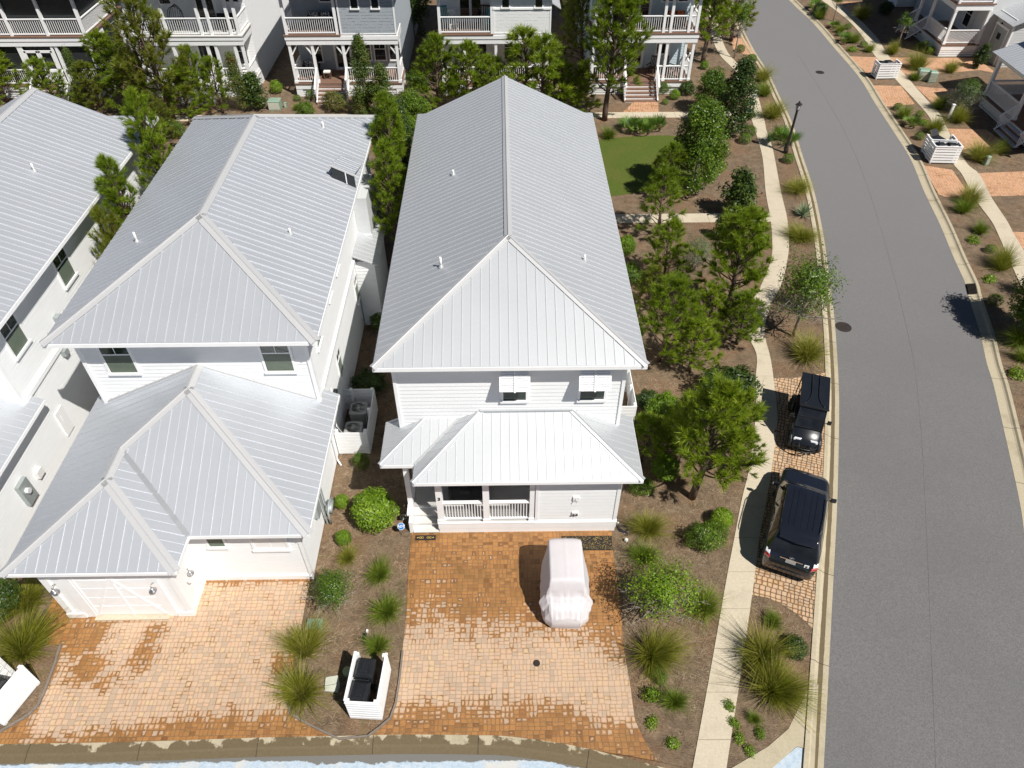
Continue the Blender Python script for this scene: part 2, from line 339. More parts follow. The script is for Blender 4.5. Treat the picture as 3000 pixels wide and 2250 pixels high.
# ------------------------------------------------------------------ mesh builder
def vec(*a): return Vector(a)
class MB:
    def __init__(s): s.v = []; s.f = []; s.m = []; s.w = None
    def add(s, vs, fs, mi=0):
        o = len(s.v); s.v += [tuple(p) for p in vs]; s.f += [tuple(i + o for i in f) for f in fs]; s.m += [mi] * len(fs); return s
    def obox(s, c, a, b, d, mi=0):
        c, a, b, d = map(Vector, (c, a, b, d))
        vs = [c + a * x + b * y + d * z for z in (-1, 1) for y in (-1, 1) for x in (-1, 1)]
        fl = [(0, 2, 3, 1), (4, 5, 7, 6), (0, 1, 5, 4), (2, 6, 7, 3), (0, 4, 6, 2), (1, 3, 7, 5)]
        return s.add(vs, fl, mi)
    def box(s, x0, y0, z0, x1, y1, z1, mi=0):
        return s.obox(((x0 + x1) / 2, (y0 + y1) / 2, (z0 + z1) / 2), ((x1 - x0) / 2, 0, 0), (0, (y1 - y0) / 2, 0), (0, 0, (z1 - z0) / 2), mi)
    def beam(s, p0, p1, w, h, up=(0, 0, 1), mi=0):
        p0, p1, up = Vector(p0), Vector(p1), Vector(up); d = p1 - p0; L = d.length
        if L < 1e-5: return s
        d /= L; sd_ = d.cross(up)
        if sd_.length < 1e-4: sd_ = d.cross(Vector((0, 1, 0)))
        sd_.normalize(); u = sd_.cross(d)
        return s.obox((p0 + p1) / 2, d * (L / 2), sd_ * (w / 2), u * (h / 2), mi)
    def tube(s, pts, rs, n=8, mi=0, cap=True):
        pts = [Vector(p) for p in pts]
        if isinstance(rs, (int, float)): rs = [rs] * len(pts)
        o = len(s.v); prev = None
        for i, p in enumerate(pts):
            d = (pts[min(i + 1, len(pts) - 1)] - pts[max(i - 1, 0)])
            d = d.normalized() if d.length > 1e-9 else Vector((0, 0, 1))
            if prev is None:
                a = d.orthogonal().normalized()
            else:
                a = prev - d * prev.dot(d)
                a = a.normalized() if a.length > 1e-6 else d.orthogonal().normalized()
            prev = a; b = d.cross(a)
            for k in range(n):
                t = 2 * math.pi * k / n; s.v.append(tuple(p + (a * math.cos(t) + b * math.sin(t)) * rs[i]))
        for i in range(len(pts) - 1):
            for k in range(n):
                k2 = (k + 1) % n
                s.f.append((o + i * n + k, o + i * n + k2, o + (i + 1) * n + k2, o + (i + 1) * n + k)); s.m.append(mi)
        if cap:
            s.f.append(tuple(o + k for k in range(n))[::-1]); s.m.append(mi)
            s.f.append(tuple(o + (len(pts) - 1) * n + k for k in range(n))); s.m.append(mi)
        return s
    def slab(s, pts, t, mi=0):
        """polygon with thickness t going against its normal"""
        pts = [Vector(p) for p in pts]; n = Vector((0, 0, 0))
        for i in range(len(pts)): n += pts[i].cross(pts[(i + 1) % len(pts)])
        n.normalize()
        if n.z < -1e-6: pts.reverse(); n = -n
        k = len(pts); vs = pts + [p - n * t for p in pts]
        fs = [tuple(range(k)), tuple(range(2 * k - 1, k - 1, -1))] + [(i, i + k, (i + 1) % k + k, (i + 1) % k) for i in range(k)]
        return s.add(vs, fs, mi)
    def lathe(s, prof, n=16, c=(0, 0, 0), mi=0, cap=True):
        o = len(s.v)
        for r, z in prof:
            for k in range(n):
                t = 2 * math.pi * k / n; s.v.append((c[0] + r * math.cos(t), c[1] + r * math.sin(t), c[2] + z))
        for i in range(len(prof) - 1):
            for k in range(n):
                k2 = (k + 1) % n; s.f.append((o + i * n + k, o + i * n + k2, o + (i + 1) * n + k2, o + (i + 1) * n + k)); s.m.append(mi)
        if cap:
            s.f.append(tuple(o + k for k in range(n))[::-1]); s.m.append(mi)
            s.f.append(tuple(o + (len(prof) - 1) * n + k for k in range(n))); s.m.append(mi)
        return s
    def build(s, name, mat, parent=None, smooth=False, bevel=0.):
        sh = Vector((0, 0, 0)); q = parent
        while q is not None: sh += q.location; q = q.parent
        me = bpy.data.meshes.new(name); me.from_pydata([(x - sh.x, y - sh.y, z - sh.z) for x, y, z in s.v], [], s.f)
        for mm in (mat if isinstance(mat, (list, tuple)) else [mat]): me.materials.append(M[mm] if isinstance(mm, str) else mm)
        if any(s.m): me.polygons.foreach_set('material_index', s.m)
        if smooth: me.polygons.foreach_set('use_smooth', [True] * len(me.polygons))
        if s.w is not None:
            at = me.attributes.new('wet', 'FLOAT', 'POINT'); at.data.foreach_set('value', s.w)
        me.validate(); me.update()
        o = bpy.data.objects.new(name, me); COL.objects.link(o); o.parent = parent
        if bevel:
            bv = o.modifiers.new('bevel', 'BEVEL'); bv.width = bevel; bv.segments = 2; bv.limit_method = 'ANGLE'; bv.angle_limit = R(40)
        return o

def tag(o, label=None, cat=None, group=None, kind=None):
    if label: o['label'] = label
    if cat: o['category'] = cat
    if group: o['group'] = group
    if kind: o['kind'] = kind
    return o
def thing(name, label, cat, loc=(0, 0, 0), group=None):
    o = bpy.data.objects.new(name, None); COL.objects.link(o); o.location = loc; o.empty_display_size = .2
    return tag(o, label, cat, group)
def copy_tree(o, parent=None):
    c = o.copy(); COL.objects.link(c); c.parent = parent
    for ch in list(o.children): copy_tree(ch, c)
    return c
def one(name, mb, mat, label, cat, group=None, smooth=False, bevel=0., base=None):
    """a thing that is one mesh, its origin moved to its base"""
    if base is None:
        xs = [v[0] for v in mb.v]; ys = [v[1] for v in mb.v]; zs = [v[2] for v in mb.v]
        base = ((min(xs) + max(xs)) / 2, (min(ys) + max(ys)) / 2, min(zs))
    mb.v = [(x - base[0], y - base[1], z - base[2]) for x, y, z in mb.v]
    o = mb.build(name, mat, None, smooth, bevel); o.location = base
    return tag(o, label, cat, group)
def text_part(name, body, size, mat, parent, loc, rot, depth=.004):
    cu = bpy.data.curves.new('lettering', 'FONT'); cu.body = body; cu.size = size; cu.extrude = depth; cu.align_x = 'CENTER'; cu.align_y = 'CENTER'; cu.offset = size * .02
    tmp = bpy.data.objects.new('lettering', cu); COL.objects.link(tmp)
    dg = bpy.context.evaluated_depsgraph_get(); me = bpy.data.meshes.new_from_object(tmp.evaluated_get(dg))
    bpy.data.objects.remove(tmp); bpy.data.curves.remove(cu)
    me.materials.clear(); me.materials.append(M[mat])
    o = bpy.data.objects.new(name, me); COL.objects.link(o); o.parent = parent
    sh = Vector((0, 0, 0)); q = parent
    while q is not None: sh += q.location; q = q.parent
    o.location = Vector(loc) - sh; o.rotation_euler = rot
    return o
# ------------------------------------------------------------------ the ground
def sheet(name, pts, z, mat, cell=None, wet=None, label=None, kind='structure', thick=.05):
    bm = bmesh.new()
    vs = [bm.verts.new((x, y, z)) for x, y in pts]; f = bm.faces.new(vs)
    f.normal_update()
    if f.normal.z < 0: f.normal_flip()
    bmesh.ops.triangulate(bm, faces=[f])
    if cell:
        xs = [p[0] for p in pts]; ys = [p[1] for p in pts]
        for lo, hi, ax in ((min(xs), max(xs), 0), (min(ys), max(ys), 1)):
            k = lo + cell
            while k < hi:
                co = Vector((0, 0, 0)); co[ax] = k; no = Vector((0, 0, 0)); no[ax] = 1
                bmesh.ops.bisect_plane(bm, geom=bm.verts[:] + bm.edges[:] + bm.faces[:], plane_co=co, plane_no=no); k += cell
    edges = [e for e in bm.edges if e.is_boundary]
    if thick:
        r = bmesh.ops.extrude_edge_only(bm, edges=edges)
        for v in [g for g in r['geom'] if isinstance(g, bmesh.types.BMVert)]: v.co.z -= thick
    me = bpy.data.meshes.new(name); bm.to_mesh(me); bm.free(); me.materials.append(M[mat])
    if wet:
        at = me.attributes.new('wet', 'FLOAT', 'POINT')
        at.data.foreach_set('value', [wet(v.co.x, v.co.y) for v in me.vertices])
    o = bpy.data.objects.new(name, me); COL.objects.link(o)
    return tag(o, label=label, kind=kind)
def px(lst, z=GZ): return [P(u, v, z) for u, v in lst]
def sm(v, a, b):
    t = max(0., min(1., (v - a) / (b - a))); return t * t * (3 - 2 * t)
def smooth_line(pts, n=4):
    out = []
    for i in range(len(pts) - 1):
        p0 = Vector(pts[max(i - 1, 0)]); p1 = Vector(pts[i]); p2 = Vector(pts[i + 1]); p3 = Vector(pts[min(i + 2, len(pts) - 1)])
        for k in range(n):
            t = k / n
            out.append(tuple(.5 * ((2 * p1) + (p2 - p0) * t + (2 * p0 - 5 * p1 + 4 * p2 - p3) * t * t + (3 * p1 - p0 - 3 * p2 + p3) * t ** 3)))
    out.append(tuple(pts[-1])); return out
def offset(line, d):
    out = []
    for i, p in enumerate(line):
        a = Vector(line[max(i - 1, 0)]); b = Vector(line[min(i + 1, len(line) - 1)]); t = (b - a).normalized()
        out.append((p[0] + t.y * d, p[1] - t.x * d))
    return out

roadL = smooth_line(px([(2404, 2400), (2413, 2250), (2442, 1687), (2453, 1465), (2458, 1240), (2457, 1126), (2450, 1004), (2443, 919), (2430, 817), (2413, 692), (2386, 563), (2352, 458), (2321, 360), (2284, 282), (2250, 210), (2213, 153), (2179, 88), (2150, 20), (2128, -60), (2110, -130)], 0))
roadR = smooth_line(px([(3085, 2400), (3060, 2100), (3020, 1760), (2999, 1550), (2986, 1465), (2963, 1357), (2939, 1251), (2910, 1126), (2891, 1065), (2871, 977), (2837, 868), (2827, 828), (2793, 753), (2755, 661), (2708, 563), (2667, 465), (2616, 383), (2565, 305), (2515, 224), (2440, 136), (2382, 68), (2318, 7), (2268, -50), (2200, -130)], 0))
sheet('terrain', [(-400, -60), (400, -60), (400, 500), (-400, 500)], -.06, 'mulch', thick=0)
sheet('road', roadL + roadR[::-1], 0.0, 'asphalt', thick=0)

def sweep(name, line, prof, mat, gap=None):
    """profile: (offset to the left of the line, z, wet)"""
    mb = MB(); mb.w = []; off = [offset(line, -o) for o, z, w in prof]; n = len(prof); L = 0; last = 0
    for i in range(len(line)):
        for k in range(n):
            mb.v.append((off[k][i][0], off[k][i][1], prof[k][1])); mb.w.append(prof[k][2])
    for i in range(len(line) - 1):
        for k in range(n - 1):
            a = i * n + k; mb.f.append((a, a + 1, a + n + 1, a + n)); mb.m.append(0)
    if gap:      # shallow contraction joints: slim dark strips set a little proud
        acc = 0
        for i in range(1, len(line)):
            a = Vector(line[i - 1]); b = Vector(line[i]); seg = (b - a).length; acc += seg
            if acc > gap:
                acc = 0
                for k in range(n - 1):
                    t = (b - a).normalized() * .008
                    q = [Vector((off[k][i][0], off[k][i][1], prof[k][1] + .004)), Vector((off[k + 1][i][0], off[k + 1][i][1], prof[k + 1][1] + .004))]
                    o = len(mb.v)
                    for p in (q[0] - t.to_3d(), q[1] - t.to_3d(), q[1] + t.to_3d(), q[0] + t.to_3d()): mb.v.append(tuple(p)); mb.w.append(0)
                    mb.f.append((o, o + 1, o + 2, o + 3)); mb.m.append(1)
    return tag(mb.build(name, [mat, 'iron']), kind='structure')
KL = [(0, .006, 0), (.13, .006, 0), (.165, .004, .85), (.27, .008, .9), (.31, .02, .1), (.40, .085, 0), (.52, .09, 0), (.52, -.05, 0)]
sweep('kerb_left', roadL, KL, 'kerb', 2.6)
KR = [(0, .006, 0), (-.12, .006, .1), (-.22, .006, .35), (-.30, .008, .25), (-.36, .03, .15), (-.42, .085, 0), (-.54, .09, 0), (-.54, -.05, 0)]
sweep('kerb_right', roadR, KR, 'kerb', 2.6)
kL = offset(roadL, -.50); kR = offset(roadR, .52)

# the alley in front and its kerb
alley_edge = smooth_line(px([(-260, 2242), (0, 2238), (288, 2233), (509, 2227), (750, 2218), (987, 2213), (1191, 2209), (1400, 2211), (1500, 2216), (1676, 2242), (1850, 2285), (2080, 2345)], 0))
alley_top = px([(-260, 2195), (0, 2189), (509, 2186), (750, 2172), (1072, 2166), (1191, 2160), (1320, 2160), (1500, 2167), (1646, 2186), (1839, 2216), (1931, 2233), (2060, 2262)])
sheet('alley', [(-30, 1.5)] + [(-30, alley_edge[0][1])] + alley_edge + [(8.4, 4.6), (8.4, 1.5)], 0.004, 'alley', cell=.25, thick=0,
      wet=lambda x, y: 1.15 - sm(6.95 + (.10 if x < -5 else 0) - y, -.02, .30) * 1.25 if x < 1 else .95 - sm(6.85 - (x - 1) * .22 - y, -.05, .2))
sweep('alley_kerb', alley_edge, [(0, .008, .75), (.02, .03, .8), (.06, .035, .85), (.16, .05, .9), (.22, .085, .62), (.40, .09, .55), (.46, .09, .5), (.46, -.05, 0)], 'kerb', 2.6)

# planting beds (pine straw), one sheet per side of the street
left_edge_bed = [(-60, alley_top[0][1])] + [(x, y + .02) for x, y in alley_top] + px([(2145, 2247), (2250, 2185), (2311, 2132), (2372, 2006)]) + [p for p in kL if p[1] > 8.6] + [(12, 130), (-60, 130)]
sheet('planting_bed_left', left_edge_bed, .055, 'mulch')
sheet('planting_bed_right', [(90, 3)] + [(90, 130), (30, 130)] + kR[::-1], .055, 'mulch')
# corner apron of the alley mouth
sheet('corner_apron', px([(2145, 2249), (2250, 2187), (2311, 2134), (2372, 2008), (2398, 2004), (2386, 2260), (2362, 2270), (2362, 2193), (2335, 2186), (2263, 2250), (2230, 2290), (2060, 2290)]), .05, 'kerb', wet=lambda x, y: 0.)
sheet('alley_mouth', px([(2336, 2187), (2361, 2194), (2361, 2300), (2200, 2300)]), .03, 'alley', wet=lambda x, y: 0.)

# sidewalks: slabs with joints between them
def walk(name, Lp, Rp, step=1.35, z=.078, px_=True):
    if not px_: z = .071
    if px_: Lp = px(Lp); Rp = px(Rp)
    Lp = smooth_line(Lp, 6); Rp = smooth_line(Rp, 6); n = len(Lp)
    mb = MB(); mb.w = []
    def at(line, s):
        i = min(int(s), n - 2); f = s - i; a = Vector(line[i]); b = Vector(line[i + 1]); return a + (b - a) * f
    cum = [0]
    for i in range(1, n): cum.append(cum[-1] + ((Vector(Lp[i]) + Vector(Rp[i])) / 2 - (Vector(Lp[i - 1]) + Vector(Rp[i - 1])) / 2).length)
    def par(d):
        for i in range(n - 1):
            if cum[i + 1] >= d: return i + (d - cum[i]) / max(cum[i + 1] - cum[i], 1e-6)
        return n - 1.001
    d = 0
    while d < cum[-1] - .2:
        e = min(d + step, cum[-1]); K = 5
        o = len(mb.v)
        ds = [d + .007 + (e - d - .014) * k / K for k in range(K + 1)]
        Lq = [at(Lp, par(x)) for x in ds]; Rq = [at(Rp, par(x)) for x in ds]
        for a, b in zip(Lq, Rq): mb.v += [(a.x, a.y, z), (b.x, b.y, z), (a.x, a.y, 0), (b.x, b.y, 0)]
        for k in range(K):
            i = o + 4 * k; mb.f += [(i, i + 1, i + 5, i + 4), (i, i + 4, i + 6, i + 2), (i + 1, i + 3, i + 7, i + 5)]; mb.m += [0] * 3
        mb.f += [(o, o + 2, o + 3, o + 1), (o + 4 * K, o + 4 * K + 1, o + 4 * K + 3, o + 4 * K + 2)]; mb.m += [0] * 2
        d = e
    mb.w = [0.] * len(mb.v)
    return tag(mb.build(name, 'conc'), kind='structure')
walk('sidewalk_left',
     [(2014, 2320), (2029, 2250), (2082, 1960), (2130, 1687), (2153, 1567), (2175, 1455), (2196, 1364), (2215, 1200), (2214, 1110), (2216, 1038), (2188, 974), (2193, 905), (2230, 835), (2259, 760), (2262, 700), (2256, 635), (2243, 563), (2233, 458), (2209, 373), (2196, 330), (2182, 258), (2150, 205), (2108, 160), (2085, 105), (2070, 20), (2055, -60)],
     [(2118, 2320), (2128, 2250), (2172, 1960), (2211, 1687), (2226, 1567), (2246, 1465), (2262, 1364), (2277, 1231), (2266, 1110), (2256, 1045), (2240, 975), (2254, 905), (2288, 835), (2307, 760), (2311, 700), (2305, 635), (2288, 563), (2264, 438), (2246, 385), (2237, 343), (2215, 268), (2184, 212), (2135, 158), (2112, 105), (2092, 20), (2072, -60)])
walk('sidewalk_right',
     [(3080, 1060), (3010, 880), (2960, 770), (2926, 692), (2904, 648), (2860, 588), (2817, 510), (2790, 476), (2740, 378), (2720, 340), (2686, 300), (2630, 240), (2560, 160), (2530, 112), (2490, 65), (2440, 25), (2400, -5), (2350, -50)],
     [(3140, 1060), (3070, 880), (3020, 770), (2973, 692), (2950, 648), (2905, 580), (2868, 510), (2830, 476), (2775, 378), (2758, 340), (2722, 300), (2660, 230), (2600, 160), (2570, 112), (2510, 50), (2462, 15), (2425, -5), (2375, -50)])
walk('cross_walk_far', [(-32, 45.15), (-20, 45.15), (-8, 45.15), (4, 45.15), (15.6, 45.2)], [(-32, 46.0), (-20, 46.0), (-8, 46.0), (4, 46.0), (15.6, 46.0)], px_=False)
walk('cross_walk_near', [(4.0, 32.75), (8, 32.75), (12, 32.75), (14.4, 32.75)], [(4.0, 33.6), (8, 33.6), (12, 33.6), (14.4, 33.6)], px_=False)

# lawn beside the middle house
sheet('lawn', px([(1730, 418), (1760, 410), (1830, 401), (1938, 397), (2030, 400), (2100, 430), (2131, 492), (2100, 520), (2060, 535), (1990, 545), (1900, 560), (1792, 575), (1780, 575)]), .075, 'lawn')

# paver drives
def blob(x, y, cx, cy, r, k): return k * sm(r - math.hypot(x - cx, y - cy), 0, r * .8)
def wetA(x, y):
    top = sm(y + .75 * sm(x, 1.6, 3.4) - .25 * sm(-x, .5, 3), 9.3, 12.2) - blob(x, y, -1.9, 12.2, 1.5, .22) - blob(x, y, -.8, 12.9, .8, .22)
    bot = sm(-y, -8.9 + .65 * sm(x, .8, 3.0), -7.3 + .1 * sm(x, .6, 3.0)) * (1 - .25 * sm(x, 1.2, 3.2))
    return max(top * 1.02, bot * 1.0, sm(y, 13.3, 13.9) * 1.1) * 1.0 - .04
drvA = px([(1206, 1562), (1195, 1689), (1191, 1799), (1179, 1908), (1171, 1992), (1162, 2060), (1144, 2104), (1081, 2163), (1191, 2158), (1320, 2158), (1500, 2165), (1646, 2184), (1839, 2214), (1931, 2231), (1917, 2216), (1890, 2176), (1860, 2111), (1846, 2009), (1826, 1891), (1817, 1755), (1805, 1687), (1795, 1610), (1792, 1555)])
sheet('driveway_middle', drvA, .078, 'paver', cell=.2, wet=wetA)
def blob(x, y, cx, cy, r, k): return k * sm(r - math.hypot(x - cx, y - cy), 0, r * .8)
def wetB(x, y):
    w = sm(-y, -7.9 - .75 * sm(x, -12, -7.5), -7.15 - .15 * sm(x, -12, -7.5))
    w = max(w, sm(-x, 12.6, 13.3) * 1.1, blob(x, y, -12.5, 10.4, 1.0, .8), blob(x, y, -10.5, 9.75, .7, .66), blob(x, y, -10.4, 10.4, .6, .6), blob(x, y, -11.9, 9.5, .9, .6), blob(x, y, -11.3, 9.1, .6, .55), blob(x, y, -6.2, 9.6, .8, .55))
    w = max(w, .85 * sm(y, 12.0, 12.3) if x > -9.4 else 0, .95 * sm(y, 10.85, 11.0) * sm(-x, 10.3, 11.5))
    return w
drvB = px([(0, 2147), (85, 2098), (115, 2067), (136, 2020), (163, 1948), (180, 1890), (139, 1889), (129, 1823), (149, 1768), (163, 1730), (215, 1795), (215, 1800), (572, 1790), (600, 1690), (912, 1686), (909, 1702), (896, 1762), (875, 1877), (862, 1938), (848, 2009), (843, 2057), (852, 2094), (889, 2118), (994, 2167), (880, 2170), (750, 2170), (509, 2184), (0, 2187), (-120, 2190), (-60, 2160)])
sheet('driveway_left', drvB, .078, 'paver', cell=.2, wet=wetB)
sheet('parking_bay', px([(2264, 1107), (2318, 1109), (2386, 1098), (2426, 1091), (2424, 1300), (2414, 1500), (2406, 1660), (2389, 1850), (2365, 1826), (2335, 1799), (2294, 1772), (2250, 1751), (2200, 1742), (2212, 1687), (2227, 1567), (2247, 1465), (2263, 1364), (2278, 1231)]), .07, 'paver_park', wet=lambda x, y: .1)
def inside_right(lst, name): return sheet(name, px(lst), .068, 'paver_far', wet=lambda x, y: .05)
inside_right([(2487, 165), (2570, 168), (2600, 168), (2748, 170), (2860, 170), (2920, 215), (2870, 205), (2780, 213), (2690, 215), (2655, 218), (2605, 208), (2560, 215), (2546, 222)], 'driveway_far_north')
inside_right([(2554, 250), (2640, 252), (2680, 305), (2596, 312)], 'driveway_apron_north')
inside_right([(2680, 252), (2740, 258), (2850, 262), (2900, 300), (2770, 306), (2730, 300)], 'driveway_path_north')
inside_right([(2774, 377), (2890, 380), (2930, 410), (2960, 440), (2890, 430), (2816, 438)], 'front_path_east')
inside_right([(2700, 484), (2790, 498), (2842, 575), (2800, 575), (2772, 578), (2750, 570)], 'driveway_apron_east')
inside_right([(2852, 508), (3060, 500), (3100, 570), (2895, 575)], 'driveway_east')
inside_right([(2430, 5), (2520, 5), (2560, 30), (2470, 30)], 'front_path_far')
inside_right([(2965, 680), (3060, 680), (3080, 790), (3000, 770)], 'front_path_near')
sheet('front_path_blue_house', px([(1855, 300), (1928, 300), (1930, 334), (1820, 334)]), .07, 'paver_far', wet=lambda x, y: .2)
sheet('bay_far', px([(2140, 110), (2178, 108), (2212, 160), (2185, 160), (2150, 150)]), .07, 'paver_far', wet=lambda x, y: 0.)
# faint construction seam down the middle of the street
seam = smooth_line([((a[0] + b[0]) / 2, (a[1] + b[1]) / 2) for a, b in zip(px([(2410, 2400), (2457, 1240), (2443, 919), (2386, 563), (2321, 360), (2213, 153)], 0), px([(3085, 2400), (2939, 1251), (2850, 919), (2708, 563), (2600, 360), (2455, 153)], 0))], 8)
tag(MB().tube([(x, y, -.004) for x, y in seam], .009, 5).build('road_seam', plain('seam_tar', (.135, .132, .13), .9, var=.5, vscale=.6)), kind='structure')
# timber edging of the bed between the drives
mb = MB(); pts = px([(180, 1890), (163, 1948), (136, 2020), (115, 2067), (85, 2098), (0, 2147)])
for a, b in zip(pts, pts[1:]): mb.beam((*a, .08), (*b, .08), .06, .12)
tag(mb.build('bed_edging', 'wood_edge'), 'dark weathered timber edging along the bed left of the left drive', 'edging')
mb = MB(); pts = px([(848, 2009), (843, 2057), (852, 2094), (889, 2116), (940, 2142), (996, 2167), (1079, 2158), (1110, 2135), (1144, 2106), (1160, 2062), (1171, 1992), (1180, 1908)])
for a, b in zip(pts, pts[1:]): mb.beam((*a, .08), (*b, .08), .05, .11)
tag(mb.build('bed_edging', 'wood_edge'), 'weathered timber edging round the bed between the two drives', 'edging')

# loose straw lying on the near beds
def straw(seed, n, x0, x1, y0, y1):
    r = random.Random(seed); m = MB()
    def edge(y):
        return min((abs(q[1] - y), q[0]) for q in kL)[1]
    for i in range(n):
        x, y = r.uniform(x0, x1), r.uniform(y0, y1)
        if x > edge(y) - .16 or y < (8.9 if x > 6.4 else 7.75): continue
        a = r.random() * 6.283; l = r.uniform(.04, .10); w = .0032; c, s_ = math.cos(a), math.sin(a); z = .057 + r.random() * .014; dz = r.uniform(-.004, .012); k = len(m.v)
        m.v += [(x - c * l - s_ * w, y - s_ * l + c * w, z), (x - c * l + s_ * w, y - s_ * l - c * w, z), (x + c * l + s_ * w, y + s_ * l - c * w, z + dz), (x + c * l - s_ * w, y + s_ * l + c * w, z + dz)]; m.f.append((k, k + 1, k + 2, k + 3)); m.m.append(0)
    return m
M['straw'] = m_leaf('loose_straw', (.10, .065, .035), (.27, .19, .11), (.50, .40, .27), trans=.0, rough=.8)
tag(straw(3, 52000, -6.0, 13.0, 7.0, 22.0).build('straw_litter', 'straw'), 'loose brown pine straw strewn over the planting beds', kind='stuff')
# iron covers
def cover(u, v, r, name, label, z, group=None):
    x, y = P(u, v, z); mb = MB()
    mb.lathe([(r, 0), (r, .012), (r * .86, .012), (r * .84, .006), (r * .8, .012), (0.001, .014)], 24, (x, y, z))
    for k in range(-3, 4): mb.box(x - r * .6, y + k * r * .2 - .006, z + .011, x + r * .6, y + k * r * .2 + .006, z + .018)
    return one(name, mb, 'iron', label, 'manhole', group)
cover(2402, 212, .30, 'manhole_cover', 'small far manhole cover in the asphalt near the top of the street', .002)
cover(2471, 958, .34, 'manhole_cover', 'round rusty manhole cover near the left kerb of the street', .002)
cover(1572, 1943, .10, 'drain_cover', 'small round drain cover in the pale pavers of the middle drive', .078)
mb = MB(); c = [P(*q, .03) for q in [(2830, 833), (2857, 832), (2863, 861), (2837, 862)]]
mb.slab([(*p, .055) for p in c], .06)
o = thing('storm_drain', 'square rusty storm drain grate set in the right kerb', 'storm drain', (*c[0], 0))
mb.build('drain_frame', 'iron', o); mb = MB()
for k in range(8):
    f = (k + .5) / 8; a = Vector(c[0]).lerp(Vector(c[1]), f); b = Vector(c[3]).lerp(Vector(c[2]), f); mb.beam((*a, .07), (*b, .07), .02, .03)
mb.build('grate', 'iron', o)
# ------------------------------------------------------------------ house kit
SL = .46
def clip_line(poly2, p, d):
    """parameters where the line p+t*d crosses the polygon"""
    ts = []; n = len(poly2)
    for i in range(n):
        a = poly2[i]; b = poly2[(i + 1) % n]; e = (b[0] - a[0], b[1] - a[1])
        den = d[0] * e[1] - d[1] * e[0]
        if abs(den) < 1e-9: continue
        w = (a[0] - p[0], a[1] - p[1])
        t = (w[0] * e[1] - w[1] * e[0]) / den; s = (w[0] * d[1] - w[1] * d[0]) / den
        if 0 <= s < 1: ts.append(t)
    return sorted(ts)
def slope(mb, poly, run, pitch=.272, rib=.017, wide=.024, start=.1, t=.035, big=1.0):
    """metal roof plane: panel plus standing ribs; run = horizontal direction the ribs follow"""
    mb.slab(poly, t)
    P3 = [Vector(p) for p in poly]; n = Vector((0, 0, 0))
    for i in range(len(P3)): n += P3[i].cross(P3[(i + 1) % len(P3)])
    n.normalize()
    if n.z < 0: n = -n
    r = Vector((run[0], run[1], 0)).normalized(); perp = Vector((-r.y, r.x, 0))
    zat = lambda x, y: P3[0].z - (n.x * (x - P3[0].x) + n.y * (y - P3[0].y)) / n.z
    P2 = [(p.x, p.y) for p in P3]; offs = [perp.x * p[0] + perp.y * p[1] for p in P2]
    k = math.floor(min(offs) / pitch) * pitch + start; i = 0
    while k < max(offs):
        o = (perp.x * k, perp.y * k); ts = clip_line(P2, o, (r.x, r.y))
        for a, b in zip(ts[::2], ts[1::2]):
            if b - a < .12: continue
            a += .02; b -= .02
            A = Vector((o[0] + r.x * a, o[1] + r.y * a, 0)); B = Vector((o[0] + r.x * b, o[1] + r.y * b, 0))
            A.z = zat(A.x, A.y); B.z = zat(B.x, B.y)
            h = rib * (big if i % 2 == 0 else 1 / big); w = wide * (big if i % 2 == 0 else 1 / big)
            mb.beam(A + n * (h / 2 - .002), B + n * (h / 2 - .002), w, h, up=n)
            i0 = i
        k += pitch; i += 1
def cap(mb, a, b, w=.13, t=.03, up=(0, 0, 1)):
    a, b = Vector(a), Vector(b); mb.beam(a + Vector((0, 0, .035)), b + Vector((0, 0, .035)), w * 2, t, up)
def cap2(mb, a, b, n1, n2, w=.14):
    """folded ridge cap: one wing on each slope; n1/n2 the slopes' normals"""
    a, b = Vector(a), Vector(b); d = (b - a).normalized()
    for n, s in ((Vector(n1).normalized(), 1), (Vector(n2).normalized(), -1)):
        side = d.cross(n).normalized()
        if side.z > 0: side = -side
        q = n * .034
        mb.slab([a + q, b + q, b + q + side * w, a + q + side * w], .012)
    mb.tube([a + Vector((0, 0, .04)), b + Vector((0, 0, .04))], .02, 6)
def siding(mb, p0, p1, z0, z1, pitch=.165, mi=0, lip=.015):
    """lap boards on a wall running p0 -> p1 (outside on the right-hand side)"""
    a, b = Vector((*p0, 0)), Vector((*p1, 0)); d = (b - a).normalized(); n = Vector((d.y, -d.x, 0))
    z = z0
    while z < z1 - .01:
        t = min(z + pitch, z1); o0 = n * (lip + .004); o1 = n * .004
        vs = [a + o0 + Vector((0, 0, z)), b + o0 + Vector((0, 0, z)), b + o1 + Vector((0, 0, t)), a + o1 + Vector((0, 0, t)), a + Vector((0, 0, z)), b + Vector((0, 0, z))]
        mb.add(vs, [(0, 1, 2, 3), (4, 5, 1, 0), (0, 3, 4), (1, 5, 2)], mi); z = t
def walls(mb, x0, y0, x1, y1, z0, z1, pitch=.155):
    mb.box(x0, y0, z0, x1, y1, z1)
    siding(mb, (x0, y0), (x1, y0), z0, z1, pitch); siding(mb, (x1, y0), (x1, y1), z0, z1, pitch); siding(mb, (x0, y1), (x0, y0), z0, z1, pitch)
def trims(mb, x0, y0, x1, y1, z0, z1, w=.10):
    for x in (x0, x1):
        for y in (y0,):
            mb.box(x - (.03 if x == x0 else w - .03), y - .026, z0, x + (w - .03 if x == x0 else .03), y + w - .02, z1)
